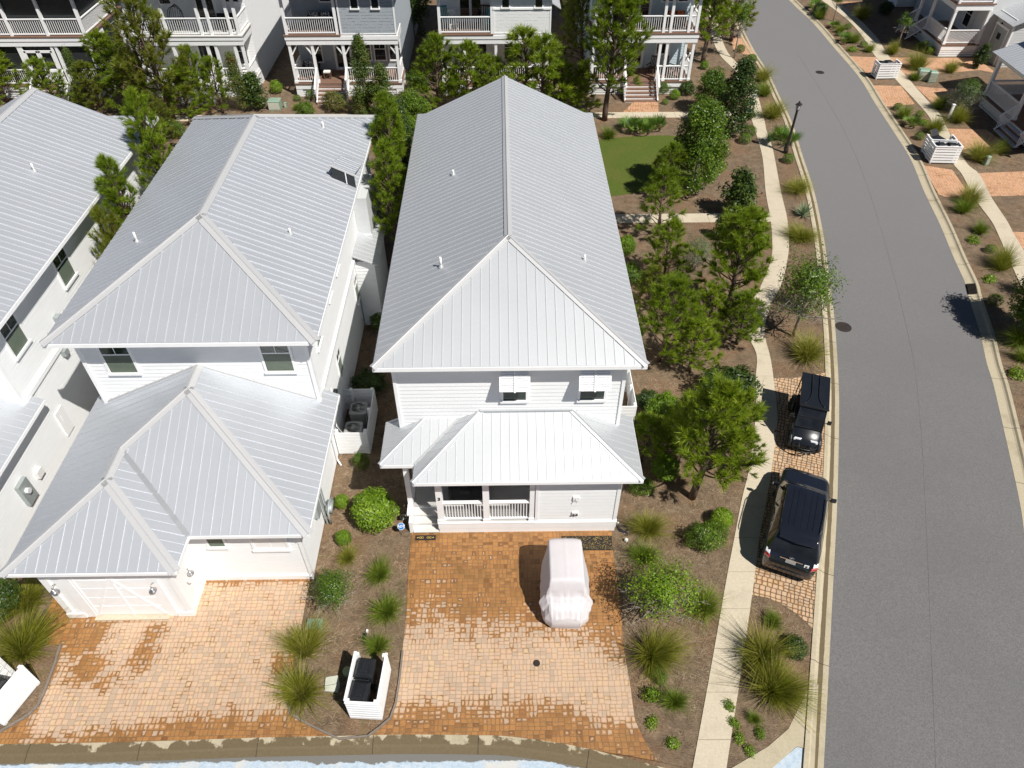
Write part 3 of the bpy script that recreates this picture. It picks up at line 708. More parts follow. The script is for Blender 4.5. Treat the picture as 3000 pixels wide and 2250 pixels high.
def window(root, c, ux, w, h, blind=0., bars=1, pane='glass', split=.5, sill=True, name='window'):
    """c = middle of the sill line on the wall face; ux = direction along the wall with the outside on its right"""
    c = Vector(c); ux = Vector((*ux, 0)).normalized(); n = Vector((ux.y, -ux.x, 0)); uz = Vector((0, 0, 1)); f = MB()
    def bar(x0, x1, z0, z1, d0=.0, d1=.05): f.obox(c + ux * ((x0 + x1) / 2) + uz * ((z0 + z1) / 2) + n * ((d0 + d1) / 2), ux * ((x1 - x0) / 2), n * ((d1 - d0) / 2), uz * ((z1 - z0) / 2))
    k = .075
    bar(-w / 2 - k, -w / 2, 0, h, 0, .045); bar(w / 2, w / 2 + k, 0, h, 0, .045); bar(-w / 2 - k, w / 2 + k, h, h + k * 1.2, 0, .05)
    bar(-w / 2 - k * 1.2, w / 2 + k * 1.2, -k * 1.1, 0, 0, .055 if not sill else .085)
    if split: bar(-w / 2, w / 2, h * split - .02, h * split + .02, .017, .038)
    for i in range(bars): 
        x = -w / 2 + w * (i + 1) / (bars + 1); bar(x - .009, x + .009, h * (split or 0), h, .017, .032)
    o = f.build(name, 'trim', root); g = MB()
    g.obox(c + uz * (h / 2) + n * .012, ux * (w / 2), n * .008, uz * (h / 2)); g.build('pane', pane, o)
    if blind:
        g = MB(); z = .03
        while z < h * blind: g.obox(c + uz * z + n * .0235, ux * (w / 2 - .02), n * .003, uz * .014); z += .05
        g.build('blind', 'blind', o)
    return o
def railing(root, a, b, z, h=.80, post=False, pitch=.088, mat='trim', name='railing'):
    a, b = Vector((*a, z)) if len(a) == 2 else Vector(a), Vector((*b, z)) if len(b) == 2 else Vector(b); m = MB(); L = (b - a).length; up = Vector((0, 0, 1))
    m.beam(a + up * h, b + up * h, .11, .045); m.beam(a + up * (h - .05), b + up * (h - .05), .045, .05); m.beam(a + up * .10, b + up * .10, .06, .07)
    k = int(L / pitch)
    for i in range(1, k): 
        q = a.lerp(b, i / k); m.beam(q + up * .12, q + up * (h - .06), .030, .030, up=(0, 1, 0))
    return m.build(name, mat, root)
def post(root, x, y, z0, z1, w=.16, base=True):
    m = MB(); m.box(x - w / 2, y - w / 2, z0, x + w / 2, y + w / 2, z1)
    if base: m.box(x - w / 2 - .025, y - w / 2 - .025, z0 + .002, x + w / 2 + .025, y + w / 2 + .025, z0 + .16); m.box(x - w / 2 - .02, y - w / 2 - .02, z1 - .1, x + w / 2 + .02, y + w / 2 + .02, z1 - .002)
    return m.build('post', 'trim', root)
def vent(root, x, y, z, h=.32, r=.035):
    m = MB(); m.lathe([(r * 2.6, -.03), (r * 2.4, .01), (r * 1.3, .05), (r * 1.1, .09)], 14, (x, y, z)); f = m.build('vent_flashing', 'cap', root, True)
    m = MB(); m.lathe([(r, .0), (r, h), (r * .7, h), (r * .7, h - .03)], 12, (x, y, z)); m.build('vent_pipe', 'pvc', root, True)

def main_roof(root, x0, x1, y0, y1, ez, jog, gable, mat, near_hip=True, mcap='cap', capw=.14, big=1.35):
    xm = (x0 + x1) / 2; r = (x1 - x0) / 2; rz = ez + SL * r; yn = y0 + r
    m = MB()
    if gable:   # far end: gable with a small skirt of hip
        jz = ez + SL * jog
        Lp = [(x0, y0, ez), (xm, yn, rz), (xm, y1 - jog, rz), (x0 + jog, y1 - jog, jz), (x0, y1, ez)]
        Rp = [(x1, y0, ez), (xm, yn, rz), (xm, y1 - jog, rz), (x1 - jog, y1 - jog, jz), (x1, y1, ez)]
        yf = y1 - jog
    else:
        yf = y1 - r
        Lp = [(x0, y0, ez), (xm, yn, rz), (xm, yf, rz), (x0, y1, ez)]; Rp = [(x1, y0, ez), (xm, yn, rz), (xm, yf, rz), (x1, y1, ez)]
    slope(m, Lp, (1, 0), big=big, rib=.022, wide=.028); slope(m, Rp, (1, 0), big=big, rib=.027, wide=.032); slope(m, [(x0, y0, ez), (x1, y0, ez), (xm, yn, rz)], (0, 1), big=big)
    if gable: slope(m, [(x0, y1, ez), (x0 + jog, y1 - jog, jz), (x1 - jog, y1 - jog, jz), (x1, y1, ez)], (0, 1))
    else: slope(m, [(x0, y1, ez), (xm, yf, rz), (x1, y1, ez)], (0, 1))
    m.build('roof', mat, root)
    nl, nr, nf, nb = (-SL, 0, 1), (SL, 0, 1), (0, -SL, 1), (0, SL, 1)
    c = MB(); cap2(c, (xm, yn, rz), (xm, yf, rz), nl, nr, capw); c.build('ridge_cap', mcap, root)
    for a, n in (((x0, y0, ez), nl), ((x1, y0, ez), nr)):
        c = MB(); cap2(c, a, (xm, yn, rz), n, nf, capw); c.build('hip_cap', mcap, root)
    if gable:
        g = MB(); g.slab([(x0 + jog, y1 - jog - .1, jz - .05), (x1 - jog, y1 - jog - .1, jz - .05), (xm, y1 - jog - .1, rz - .05)], .05); g.build('gable_wall', 'siding', root)
    else:
        for a, n in (((x0, y1, ez), nl), ((x1, y1, ez), nr)):
            c = MB(); cap2(c, a, (xm, yf, rz), n, nb, capw); c.build('hip_cap', mcap, root)
    f = MB()        # fascia and soffit
    f.box(x0 + .05, y0 + .05, ez - .10, x1 - .05, y1 - .05, ez - .04)
    for a, b in (((x0, y0), (x1, y0)), ((x1, y0), (x1, y1)), ((x1, y1), (x0, y1)), ((x0, y1), (x0, y0))):
        f.beam((*a, ez - .09), (*b, ez - .09), .025, .13)
    f.build('soffit', 'trim', root)
    return xm, rz, yn

# ================================================================== middle house
H = thing('white_house', 'white two storey house in the middle with hipped metal roof above a paver drive', 'house', (.2, 13.95, 0))
w = MB(); walls(w, -3.22, 15.55, 3.56, 31.1, 2.9, 6.36)
w.box(-3.1, 15.62, .0, 3.58, 31.0, 3.0); siding(w, (3.58, 15.7), (3.58, 31), .3, 3.05); siding(w, (-3.1, 31), (-3.1, 15.6), .3, 3.05)
siding(w, (-3.1, 15.62), (.98, 15.62), .55, 2.9)
w.box(.98, 13.95, 0.02, 3.58, 15.7, 3.08); siding(w, (.98, 13.95), (3.58, 13.95), .58, 3.05); siding(w, (3.58, 13.95), (3.58, 15.7), .3, 3.05); siding(w, (.98, 15.62), (.98, 13.95), .6, 3.0)
w.build('wall', 'siding', H)
t = MB()
for x in (-3.22, 3.56): t.box(x - .05, 15.50, 3.3, x + .05, 15.62, 6.34)
for x in (.98, 3.58): t.box(x - (.02 if x < 2 else .08), 13.915, .60, x + (.08 if x < 2 else .03), 14.0, 3.0)
t.box(.96, 13.90, .56, 3.63, 13.97, .63); t.box(3.59, 13.95, .28, 3.63, 31, .36)
t.build('corner_trim', 'trim', H)
main_roof(H, -3.69, 4.06, 15.08, 31.6, 6.42, .38, True, 'roof_warm', capw=.12, big=1.0)
for (x, y) in ((-1.75, 24.4), (-1.9, 18.75), (2.6, 19.25)):
    z = 6.42 + SL * (3.875 - abs(x - .185)); vent(H, x, y, z, .36 if y < 19 and x < 0 else .2)
# porch roof wrapping the front
m = MB(); ez = 3.22; yw = 15.55
fz = lambda y: ez + SL * (y - 13.5)
fr = [(-2.74, 13.5, ez), (4.12, 13.5, ez), (4.12 - 2.05, yw, fz(yw)), (-2.74 + 2.05, yw, fz(yw))]
slope(m, fr, (0, 1), big=1.0)
slope(m, [(4.12, 13.5, ez), (4.12, 16.05, ez), (3.58, 16.05, ez + SL * .54), (3.58, yw, ez + SL * .54), (2.07, yw, fz(yw))], (1, 0))
lz = lambda y: ez + SL * (y - 14.2)
yv = yw; xv = -2.74 + (yw - 14.2)
slope(m, [(-2.74, 13.5, ez), (-.69, yw, fz(yw)), (xv, yw, lz(yw)), (-2.74, 14.2, ez)], (1, 0))
slope(m, [(-3.78, 14.2, ez), (-2.74, 14.2, ez), (xv, yw, lz(yw)), (-3.78 + 1.35, yw, lz(yw))], (0, 1))
slope(m, [(-3.78, 14.2, ez), (-3.78, 15.98, ez), (-3.24, 15.98, ez + SL * .54), (-3.24, yw, ez + SL * .54), (-2.43, yw, lz(yw))], (1, 0))
m.build('porch_roof', 'roof_warm', H)
for a, b, n1, n2 in (((-2.74, 13.5, ez), (-.69, yw, fz(yw)), (-SL, 0, 1), (0, -SL, 1)), ((4.12, 13.5, ez), (2.07, yw, fz(yw)), (SL, 0, 1), (0, -SL, 1)), ((-3.78, 14.2, ez), (-2.43, yw, lz(yw)), (-SL, 0, 1), (0, -SL, 1))):
    c = MB(); cap2(c, a, b, n1, n2, .10); c.build('hip_cap', 'roof_warm', H)
c = MB(); c.beam((-2.74, 14.2, ez + .02), (xv, yw, lz(yw) + .02), .05, .02); c.build('valley_flashing', 'cap', H)
c = MB(); c.beam((-.75, yw - .04, fz(yw) + .03), (2.1, yw - .04, fz(yw) + .03), .10, .06); c.build('wall_flashing', 'roof_warm', H)
f = MB(); f.box(-2.66, 13.56, ez - .12, 4.04, 16.0, ez - .05); f.box(-3.7, 14.26, ez - .121, -2.6, 15.95, ez - .051)
for a, b in (((-2.74, 13.5), (4.12, 13.5)), ((4.12, 13.5), (4.12, 16.05)), ((-2.74, 13.5), (-2.74, 14.2)), ((-3.78, 14.2), (-2.74, 14.2)), ((-3.78, 14.2), (-3.78, 15.98))): f.beam((*a, ez - .08), (*b, ez - .08), .025, .12)
f.box(-2.60, 13.90, 2.80, 1.0, 14.05, 3.1); f.box(-3.17, 14.40, 2.80, -3.0, 15.6, 3.1); f.box(-3.0, 14.401, 2.801, -2.6, 14.55, 3.1)
f.build('porch_soffit', 'trim', H)
# porch floor, skirt, steps, posts, rails
d = MB(); d.box(-2.16, 13.93, .50, .97, 15.6, .60); d.box(-3.02, 14.62, .50, -2.17, 15.6, .598); d.build('porch_floor', 'deck_grey', H)
s = MB(); s.box(-2.16, 13.90, .02, 3.60, 13.945, .30); s.box(-2.18, 13.885, .305, 3.62, 13.944, .585); s.box(-2.19, 13.87, .588, .95, 13.93, .63); s.box(-3.14, 13.92, .02, -3.03, 15.6, .62); s.build('skirt', 'trim', H)
for i, (ya, z) in enumerate(((13.90, .15), (14.14, .30), (14.38, .45))):
    s = MB(); s.box(-3.02, ya, .02, -2.17, ya + .26, z - .03); s.box(-3.02, ya - .025, z - .03, -2.17, ya + .25, z); s.build('step', 'step_white', H)
s = MB(); s.box(-3.02, 14.62, .02, -2.17, 14.66, .50); s.build('riser', 'trim', H)
for x in (-2.07, -.60): 
    o = post(H, x, 14.03, .60, 2.8, .20)
    if x < -2: text_part('house_number', '3', .20, 'black', o, (-2.07, 13.922, 1.85), (R(90), 0, 0), .006)
post(H, .86, 14.03, .60, 2.8, .16); post(H, -3.08, 14.48, .62, 2.8, .16, False)
g = MB(); g.box(-3.17, 13.99, .9, -3.02, 15.3, .98); g.build('hand_rail', 'trim', H)
railing(H, (-1.97, 14.02), (-.70, 14.02), .60, .95); railing(H, (-.50, 14.02), (.78, 14.02), .60, .95)
g = MB(); g.box(-1.2, 15.56, .6, -.3, 15.6, 2.6); g.build('door', 'glass_black', H)
g = MB(); g.box(-2.8, 15.57, 1.2, -1.7, 15.6, 2.5); g.build('porch_window', 'glass_black', H)
# upper windows under awning shutters
for xc, ww in ((.32, .68), (2.66, .72)):
    o = window(H, (xc, 15.545, 4.62), (1, 0), ww, 1.35, blind=0, bars=1)
    sh = MB(); a = Vector((xc, 15.46, 6.08)); b = Vector((xc, 15.12, 5.38)); n = (b - a).normalized()
    nn = n.cross(Vector((1, 0, 0)))
    sh.beam(a, b, ww + .22, .03, up=nn)
    for k in range(11):
        q = a.lerp(b, (k + .5) / 11); sh.obox(q - Vector((0, .035, .01)), (ww / 2 + .06, 0, 0), (0, .026, -.012), (0, 0, .005))
    sh.beam(a - Vector((0, .045, .0)), b - Vector((0, .045, 0)), .05, .03, up=nn)
    for s_ in (-1, 1): sh.beam(a + Vector((s_ * (ww / 2 + .08), 0, 0)), b + Vector((s_ * (ww / 2 + .08), 0, 0)), .06, .06, up=nn); sh.beam(b + Vector((s_ * ww * .45, .0, 0)), (xc + s_ * ww * .45, 15.5, 5.35), .02, .02)
    sh.build('awning_shutter', 'trim', H)
# wall sockets on the front
for i, (x, z) in enumerate(((2.24, 1.80), (2.25, 1.0))):
    q = MB(); q.box(x - .10, 13.89, z - .08, x + .10, 13.94, z + .10); o = q.build('outlet_plate', 'trim', H)
    q = MB()
    if i == 0: q.tube([(x, 13.87, z + .04), (x, 13.82, z), (x - .01, 13.81, z - .06)], .012, 8); q.build('hose_tap', 'nickel', o)
    else:
        for s_ in (-.05, .05): q.lathe([(.032, 0), (.032, .03), (.02, .04)], 12, (x + s_, 13.86, z)); 
        q.build('flood_lamp', 'black', o)
# meters on the right side wall
q = MB(); q.box(3.60, 15.0, .9, 3.75, 15.45, 1.6); q.box(3.60, 15.5, 1.0, 3.70, 15.7, 1.4); q.tube([(3.66, 15.2, .1), (3.66, 15.2, .9)], .03); q.build('meter_box', 'grey_box', H)
q = MB(); q.tube([(3.66, 14.2, 2.9), (3.66, 14.2, .3), (3.75, 14.1, .2)], .03, 6); q.build('downpipe', 'trim', H)

# ================================================================== left house
B = thing('white_house', 'white house left of the middle one with a double hipped roof and a garage', 'house', (-9.4, 11.1, 0))
w = MB(); walls(w, -12.93, 16.86, -6.02, 31.0, 2.8, 6.35)
w.box(-13.05, 12.3, .0, -6.05, 30.9, 3.08); siding(w, (-6.05, 12.3), (-6.05, 30.9), .1, 3.05); siding(w, (-9.4, 12.3), (-6.05, 12.3), .28, 3.05); siding(w, (-13.05, 30.9), (-13.05, 11.1), .1, 3.05)
w.box(-13.04, 11.12, .02, -9.41, 12.35, 3.06); w.build('wall', 'siding', B)
t = MB()
for x in (-12.93, -6.02): t.box(x - .06, 16.80, 3.0, x + .06, 16.93, 6.33)
t.box(-6.11, 12.25, .02, -6.01, 12.36, 3.05); t.box(-6.03, 17.4, 3.32, -5.93, 30.9, 3.52); t.box(-9.38, 12.24, .05, -6.04, 12.31, .28); t.box(-9.42, 11.1, .05, -9.37, 12.3, .30)
t.box(-13.1, 16.9, 3.3, -12.95, 30.9, 3.5)
t.build('corner_trim', 'trim', B)
main_roof(B, -13.45, -5.47, 16.25, 31.4, 6.42, .4, False, 'roof', capw=.17, big=1.3)
for (x, y, h) in ((-11.9, 20.5, .34), (-7.0, 20.9, .2), (-7.2, 28.6, .24)):
    vent(B, x, y, 6.42 + SL * (3.99 - abs(x + 9.46)) if y < 27.4 else 6.42 + SL * min(3.99 - abs(x + 9.46), 31.4 - y), h)
# lower roof: garage wing and entry wing
ez = 3.14; m = MB(); g0, g1, gy, by, bx1 = -13.5, -8.86, 10.66, 11.8, -5.5
gr = (g1 - g0) / 2; gx = g0 + gr; gz = ez + SL * gr; br = (bx1 - g0) / 2; bx = g0 + br; bz = ez + SL * br
yr = 16.9
slope(m, [(g0, gy, ez), (gx, gy + gr, gz), (gx, by + gr, gz), (bx, by + br, bz), (bx, yr, bz), (-12.95, yr, ez + SL * .55), (-12.95, 17.35, ez + SL * .55), (g0, 17.35, ez)], (1, 0), big=1.3)
slope(m, [(g0, gy, ez), (g1, gy, ez), (gx, gy + gr, gz)], (0, 1), big=1.3)
slope(m, [(g1, gy, ez), (g1, by, ez), (gx, by + gr, gz), (gx, gy + gr, gz)], (1, 0), big=1.3)
slope(m, [(g1, by, ez), (bx1, by, ez), (bx, by + br, bz), (gx, by + gr, gz)], (0, 1), big=1.3)
slope(m, [(bx1, by, ez), (bx1, 17.35, ez), (-6.0, 17.35, ez + SL * .5), (-6.0, yr, ez + SL * .5), (bx, yr, bz), (bx, by + br, bz)], (1, 0), big=1.3)
m.build('lower_roof', 'roof', B)
nl, nr, nf = (-SL, 0, 1), (SL, 0, 1), (0, -SL, 1)
for nm, a, b, n1, n2 in (('hip_cap', (g0, gy, ez), (gx, gy + gr, gz), nl, nf), ('hip_cap', (g1, gy, ez), (gx, gy + gr, gz), nr, nf), ('ridge_cap', (gx, gy + gr, gz), (gx, by + gr, gz), nl, nr),
                 ('hip_cap', (gx, by + gr, gz), (bx, by + br, bz), nl, nf), ('hip_cap', (bx1, by, ez), (bx, by + br, bz), nr, nf), ('ridge_cap', (bx, by + br, bz), (bx, yr, bz), nl, nr)):
    c = MB(); cap2(c, a, b, n1, n2, .16); c.build(nm, 'cap', B)
c = MB(); c.beam((g1, by, ez + .025), (gx, by + gr, gz + .025), .14, .02); c.build('valley_flashing', 'flash', B)
c = MB(); c.beam((bx, yr - .06, bz + .03), (-6.0, yr - .06, ez + SL * .5 + .03), .07, .06); c.beam((bx, yr - .06, bz + .03), (-12.95, yr - .06, ez + SL * .55 + .03), .07, .06); c.build('wall_flashing', 'cap', B)
f = MB()
f.box(g0 + .06, gy + .06, ez - .13, g1 - .06, by + .5, ez - .06); f.box(g0 + .06, by + .5, ez - .13, bx1 - .06, 17.3, ez - .06); f.box(g1 - .06, by + .06, ez - .131, bx1 - .06, by + .5, ez - .061)
for a, b in (((g0, gy), (g1, gy)), ((g1, gy), (g1, by)), ((g1, by), (bx1, by)), ((bx1, by), (bx1, 17.35)), ((g0, gy), (g0, 17.35))): f.beam((*a, ez - .085), (*b, ez - .085), .025, .12)
f.build('lower_soffit', 'trim', B)
# upper and entry windows
window(B, (-11.85, 16.85, 4.72), (1, 0), .84, 1.5, blind=.5); window(B, (-6.98, 16.85, 4.72), (1, 0), .84, 1.5, blind=.5)
window(B, (-8.5, 12.29, 1.9), (1, 0), .46, .55, blind=1., bars=0, split=0)
window(B, (-6.95, 12.29, 1.73), (1, 0), .95, .72, bars=1, split=0, pane='pvc', name='shuttered_window')
for (y, z, hw, hh) in ((18.1, 4.75, .55, 1.1), (19.9, 1.75, .55, 1.35), (24.4, 1.7, .55, 1.5), (22.0, 4.9, .5, 1.0), (20.4, 4.9, .45, .9)):
    window(B, (-6.045 if z < 3 else -6.015, y, z), (0, 1), hw, hh, blind=.4)
# garage door, apron and coach lamps
q = MB(); q.box(-12.55, 11.06, .05, -12.28, 11.11, 2.25); q.box(-10.12, 11.06, .05, -9.85, 11.11, 2.25); q.box(-12.65, 11.04, 2.25, -9.75, 11.11, 2.5); q.box(-13.1, 11.06, .05, -12.9, 11.2, 2.9); q.box(-9.52, 11.06, .05, -9.36, 11.2, 2.9)
q.box(-13.12, 11.03, .05, -12.56, 11.07, .3); q.box(-9.84, 11.03, .05, -9.35, 11.07, .3); q.build('garage_trim', 'trim', B)
q = MB(); q.box(-12.28, 11.09, .15, -10.12, 11.115, 2.25)
for z in (.62, 1.1, 1.6, 2.05): q.box(-12.28, 11.082, z, -10.12, 11.095, z + .035)
for x in (-12.28, -11.215, -10.165): q.box(x, 11.07, .15, x + .08, 11.10, 2.25)
for s_ in (-1, 1): q.beam((-11.2 + s_ * .04, 11.075, 2.15), (-11.2 + s_ * 1.0, 11.075, .2), .02, .07, up=(0, 0, 1))
gd = q.build('garage_door', 'trim', B)
q = MB(); q.box(-12.3, 10.92, .08, -10.1, 11.1, .13); q.build('garage_sill', 'conc', B)
def coach(x, y, z, nx=0, ny=-1):
    m = MB(); m.tube([(x, y, z), (x + nx * .08, y + ny * .08, z + .08), (x + nx * .15, y + ny * .16, z + .05), (x + nx * .16, y + ny * .17, z - .04)], .014, 8)
    m.lathe([(.02, 0), (.04, -.04), (.10, -.09), (.11, -.105), (.095, -.1), (.03, -.05)], 16, (x + nx * .16, y + ny * .17, z - .02)); return m
for x in (-12.75, -9.98): coach(x, 11.06, 1.95).build('barn_lamp', 'nickel', B, True)
coach(-9.38, 11.75, 1.5, .5, -.3).build('wall_tap', 'nickel', B, True)
q = MB()
q.tube([(-9.39, 11.5, 1.2), (-9.32, 11.45, 1.2), (-9.3, 11.5, 1.15)], .02, 6)
q.build('hook', 'nickel', B)
# shed roof, chase and cut-in dormer on the right side
m = MB(); slope(m, [(-6.0, 24.5, 3.75), (-6.0, 27.7, 3.75), (-5.0, 27.7, 3.3), (-5.0, 24.5, 3.3)], (1, 0), big=1.2); m.build('shed_roof', 'roof_warm', B)
m = MB(); m.box(-5.98, 24.7, .05, -5.2, 27.5, 3.35); siding(m, (-5.99, 24.7), (-5.2, 24.7), .1, 3.3); m.build('bay_wall', 'siding', B)
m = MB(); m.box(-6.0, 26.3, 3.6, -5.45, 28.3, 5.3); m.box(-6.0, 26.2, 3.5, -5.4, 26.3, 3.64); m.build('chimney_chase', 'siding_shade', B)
def on_right_slope(u, v):
    z = 7.0
    for _ in range(12): x, y = P(u, v, z); z = 6.42 + SL * (-5.47 - x)
    return Vector((x, y, z))
q0, q1 = on_right_slope(975, 524), on_right_slope(1043, 552)
m = MB(); hh = Vector((0, 0, .52)); dn = (q1 - q0).normalized()
m.beam(q0 + hh - dn * .05 + Vector((0, .04, 0)), q1 + hh + dn * .05 + Vector((0, .04, 0)), .10, .035)
o = m.build('roof_dormer', 'cap', B)
m = MB(); m.slab([q0 + Vector((0, .02, .02)), q1 + Vector((0, .02, .02)), q1 + hh + Vector((0, .02, 0)), q0 + hh + Vector((0, .02, 0))], .02); m.build('pane', 'screen', o)
m = MB(); slope(m, [q0 + hh + Vector((0, .06, .01)), q1 + hh + Vector((0, .06, .01)), q1 + Vector((0, 1.9, .02)), q0 + Vector((0, 1.9, .02))], (1, 0), big=1.3); m.build('dormer_roof', 'roof', o)
m = MB(); qq = q0.lerp(q1, .62); m.beam(qq + Vector((0, 0, .03)), qq + hh + Vector((0, 0, 0)), .035, .02, up=(0, 1, 0)); m.build('mullion', 'trim', o)
# services along the right wall
m = MB(); m.box(-6.04, 13.7, 1.2, -5.88, 14.1, 1.9); m.tube([(-5.92, 14.3, 3.0), (-5.92, 14.3, .1)], .03, 6); m.tube([(-5.93, 14.6, 2.2), (-5.93, 14.6, .1)], .03, 6); m.build('meter_box', 'grey_box', B)
m = MB(); m.tube([(-5.8, 14.9, .1), (-5.8, 14.9, .7), (-5.8, 14.6, .85), (-5.8, 14.3, .7), (-5.8, 14.3, .1)], .04, 8); m.box(-5.9, 14.4, .5, -5.7, 14.8, .75); m.build('backflow_valve', 'grey_box', B, True)
m = MB(); m.tube([(-5.96, 16.9, 3.0), (-5.96, 16.9, .3), (-5.85, 16.8, .1)], .03, 6); m.tube([(-5.9, 17.9, 2.9), (-5.9, 17.5, 1.4), (-5.85, 17.9, .5)], .02, 6); m.build('downpipe', 'trim', B)
for z, y in ((1.9, 18.0), (2.1, 18.5)):
    m = MB(); m.tube([(-6.04, y, z), (-5.93, y, z)], .13, 14); m.build('meter_dial', 'black', B)

# ================================================================== far left house
Cc = thing('white_house', 'white house at the left edge of the picture with windows under its eave', 'house', (-19, 12, 0))
w = MB(); w.box(-23, 16.82, 2.8, -15.62, 31, 6.35); siding(w, (-15.62, 16.82), (-15.62, 31), 3.45, 6.3, .14); siding(w, (-23, 16.82), (-15.62, 16.82), 3, 6.3, .14)
w.box(-23, 12, 0, -15.6, 30.9, 3.1); siding(w, (-15.6, 12), (-15.6, 30.9), .1, 3.35, .14); siding(w, (-23, 12), (-15.6, 12), .1, 3.05)
w.build('wall', 'siding', Cc)
t = MB(); t.box(-15.66, 16.76, 3, -15.56, 16.9, 6.33); t.box(-15.6, 16.9, 3.36, -15.52, 31, 3.52); t.box(-15.66, 11.95, .02, -15.54, 12.1, 3.05); t.build('corner_trim', 'trim', Cc)
main_roof(Cc, -23.1, -15.12, 16.25, 31.55, 6.42, 1.4, True, 'roof', capw=.17, big=1.3)
vent(Cc, -17.1, 24.9, 6.42 + SL * 2.0, .3)
m = MB(); ez = 3.2; slope(m, [(-15.2, 11.6, ez), (-15.2, 17.2, ez), (-15.62, 17.2, ez + SL * .42), (-15.62, 16.86, ez + SL * .42), (-19, 16.86, ez + SL * 3.8), (-19, 15.4, ez + SL * 3.8)], (1, 0), big=1.3); slope(m, [(-15.2, 11.6, ez), (-19, 15.4, ez + SL * 3.8), (-23, 15.4, ez + SL * 3.8), (-23, 11.6, ez)], (0, 1), big=1.3); m.build('lower_roof', 'roof', Cc)
f = MB(); f.box(-22.9, 11.7, ez - .13, -15.26, 17.1, ez - .06); f.beam((-15.2, 11.6, ez - .08), (-15.2, 17.2, ez - .08), .025, .12); f.beam((-15.2, 17.2, ez - .08), (-15.6, 17.2, ez - .08), .025, .12); f.build('lower_soffit', 'trim', Cc)
window(Cc, (-15.605, 21.75, 4.72), (0, 1), .84, 1.5, blind=.45); window(Cc, (-15.605, 18.0, 4.72), (0, 1), .84, 1.5, blind=.45)
for (y, z) in ((20.1, 4.30), (19.55, 3.22)):
    m = MB(); m.box(-15.60, y - .13, z - .12, -15.42, y + .13, z + .10); m.build('wall_hood', 'grey_box', Cc)
m = MB(); m.box(-15.6, 14.55, .95, -15.44, 15.05, 1.85); o = m.build('meter_box', 'grey_box', Cc)
m = MB(); m.tube([(-15.44, 14.75, 1.5), (-15.33, 14.75, 1.5)], .10, 14); m.build('meter_dial', 'lens', o)
m = MB(); m.box(-15.6, 15.5, 1.15, -15.46, 15.8, 1.45); m.build('socket_box', 'pvc', Cc)
m = MB(); m.box(-15.59, 17.62, .9, -15.54, 18.12, 2.0); m.box(-15.54, 17.8, 1.5, -15.53, 17.84, 1.75); m.build('door', 'trim', Cc)
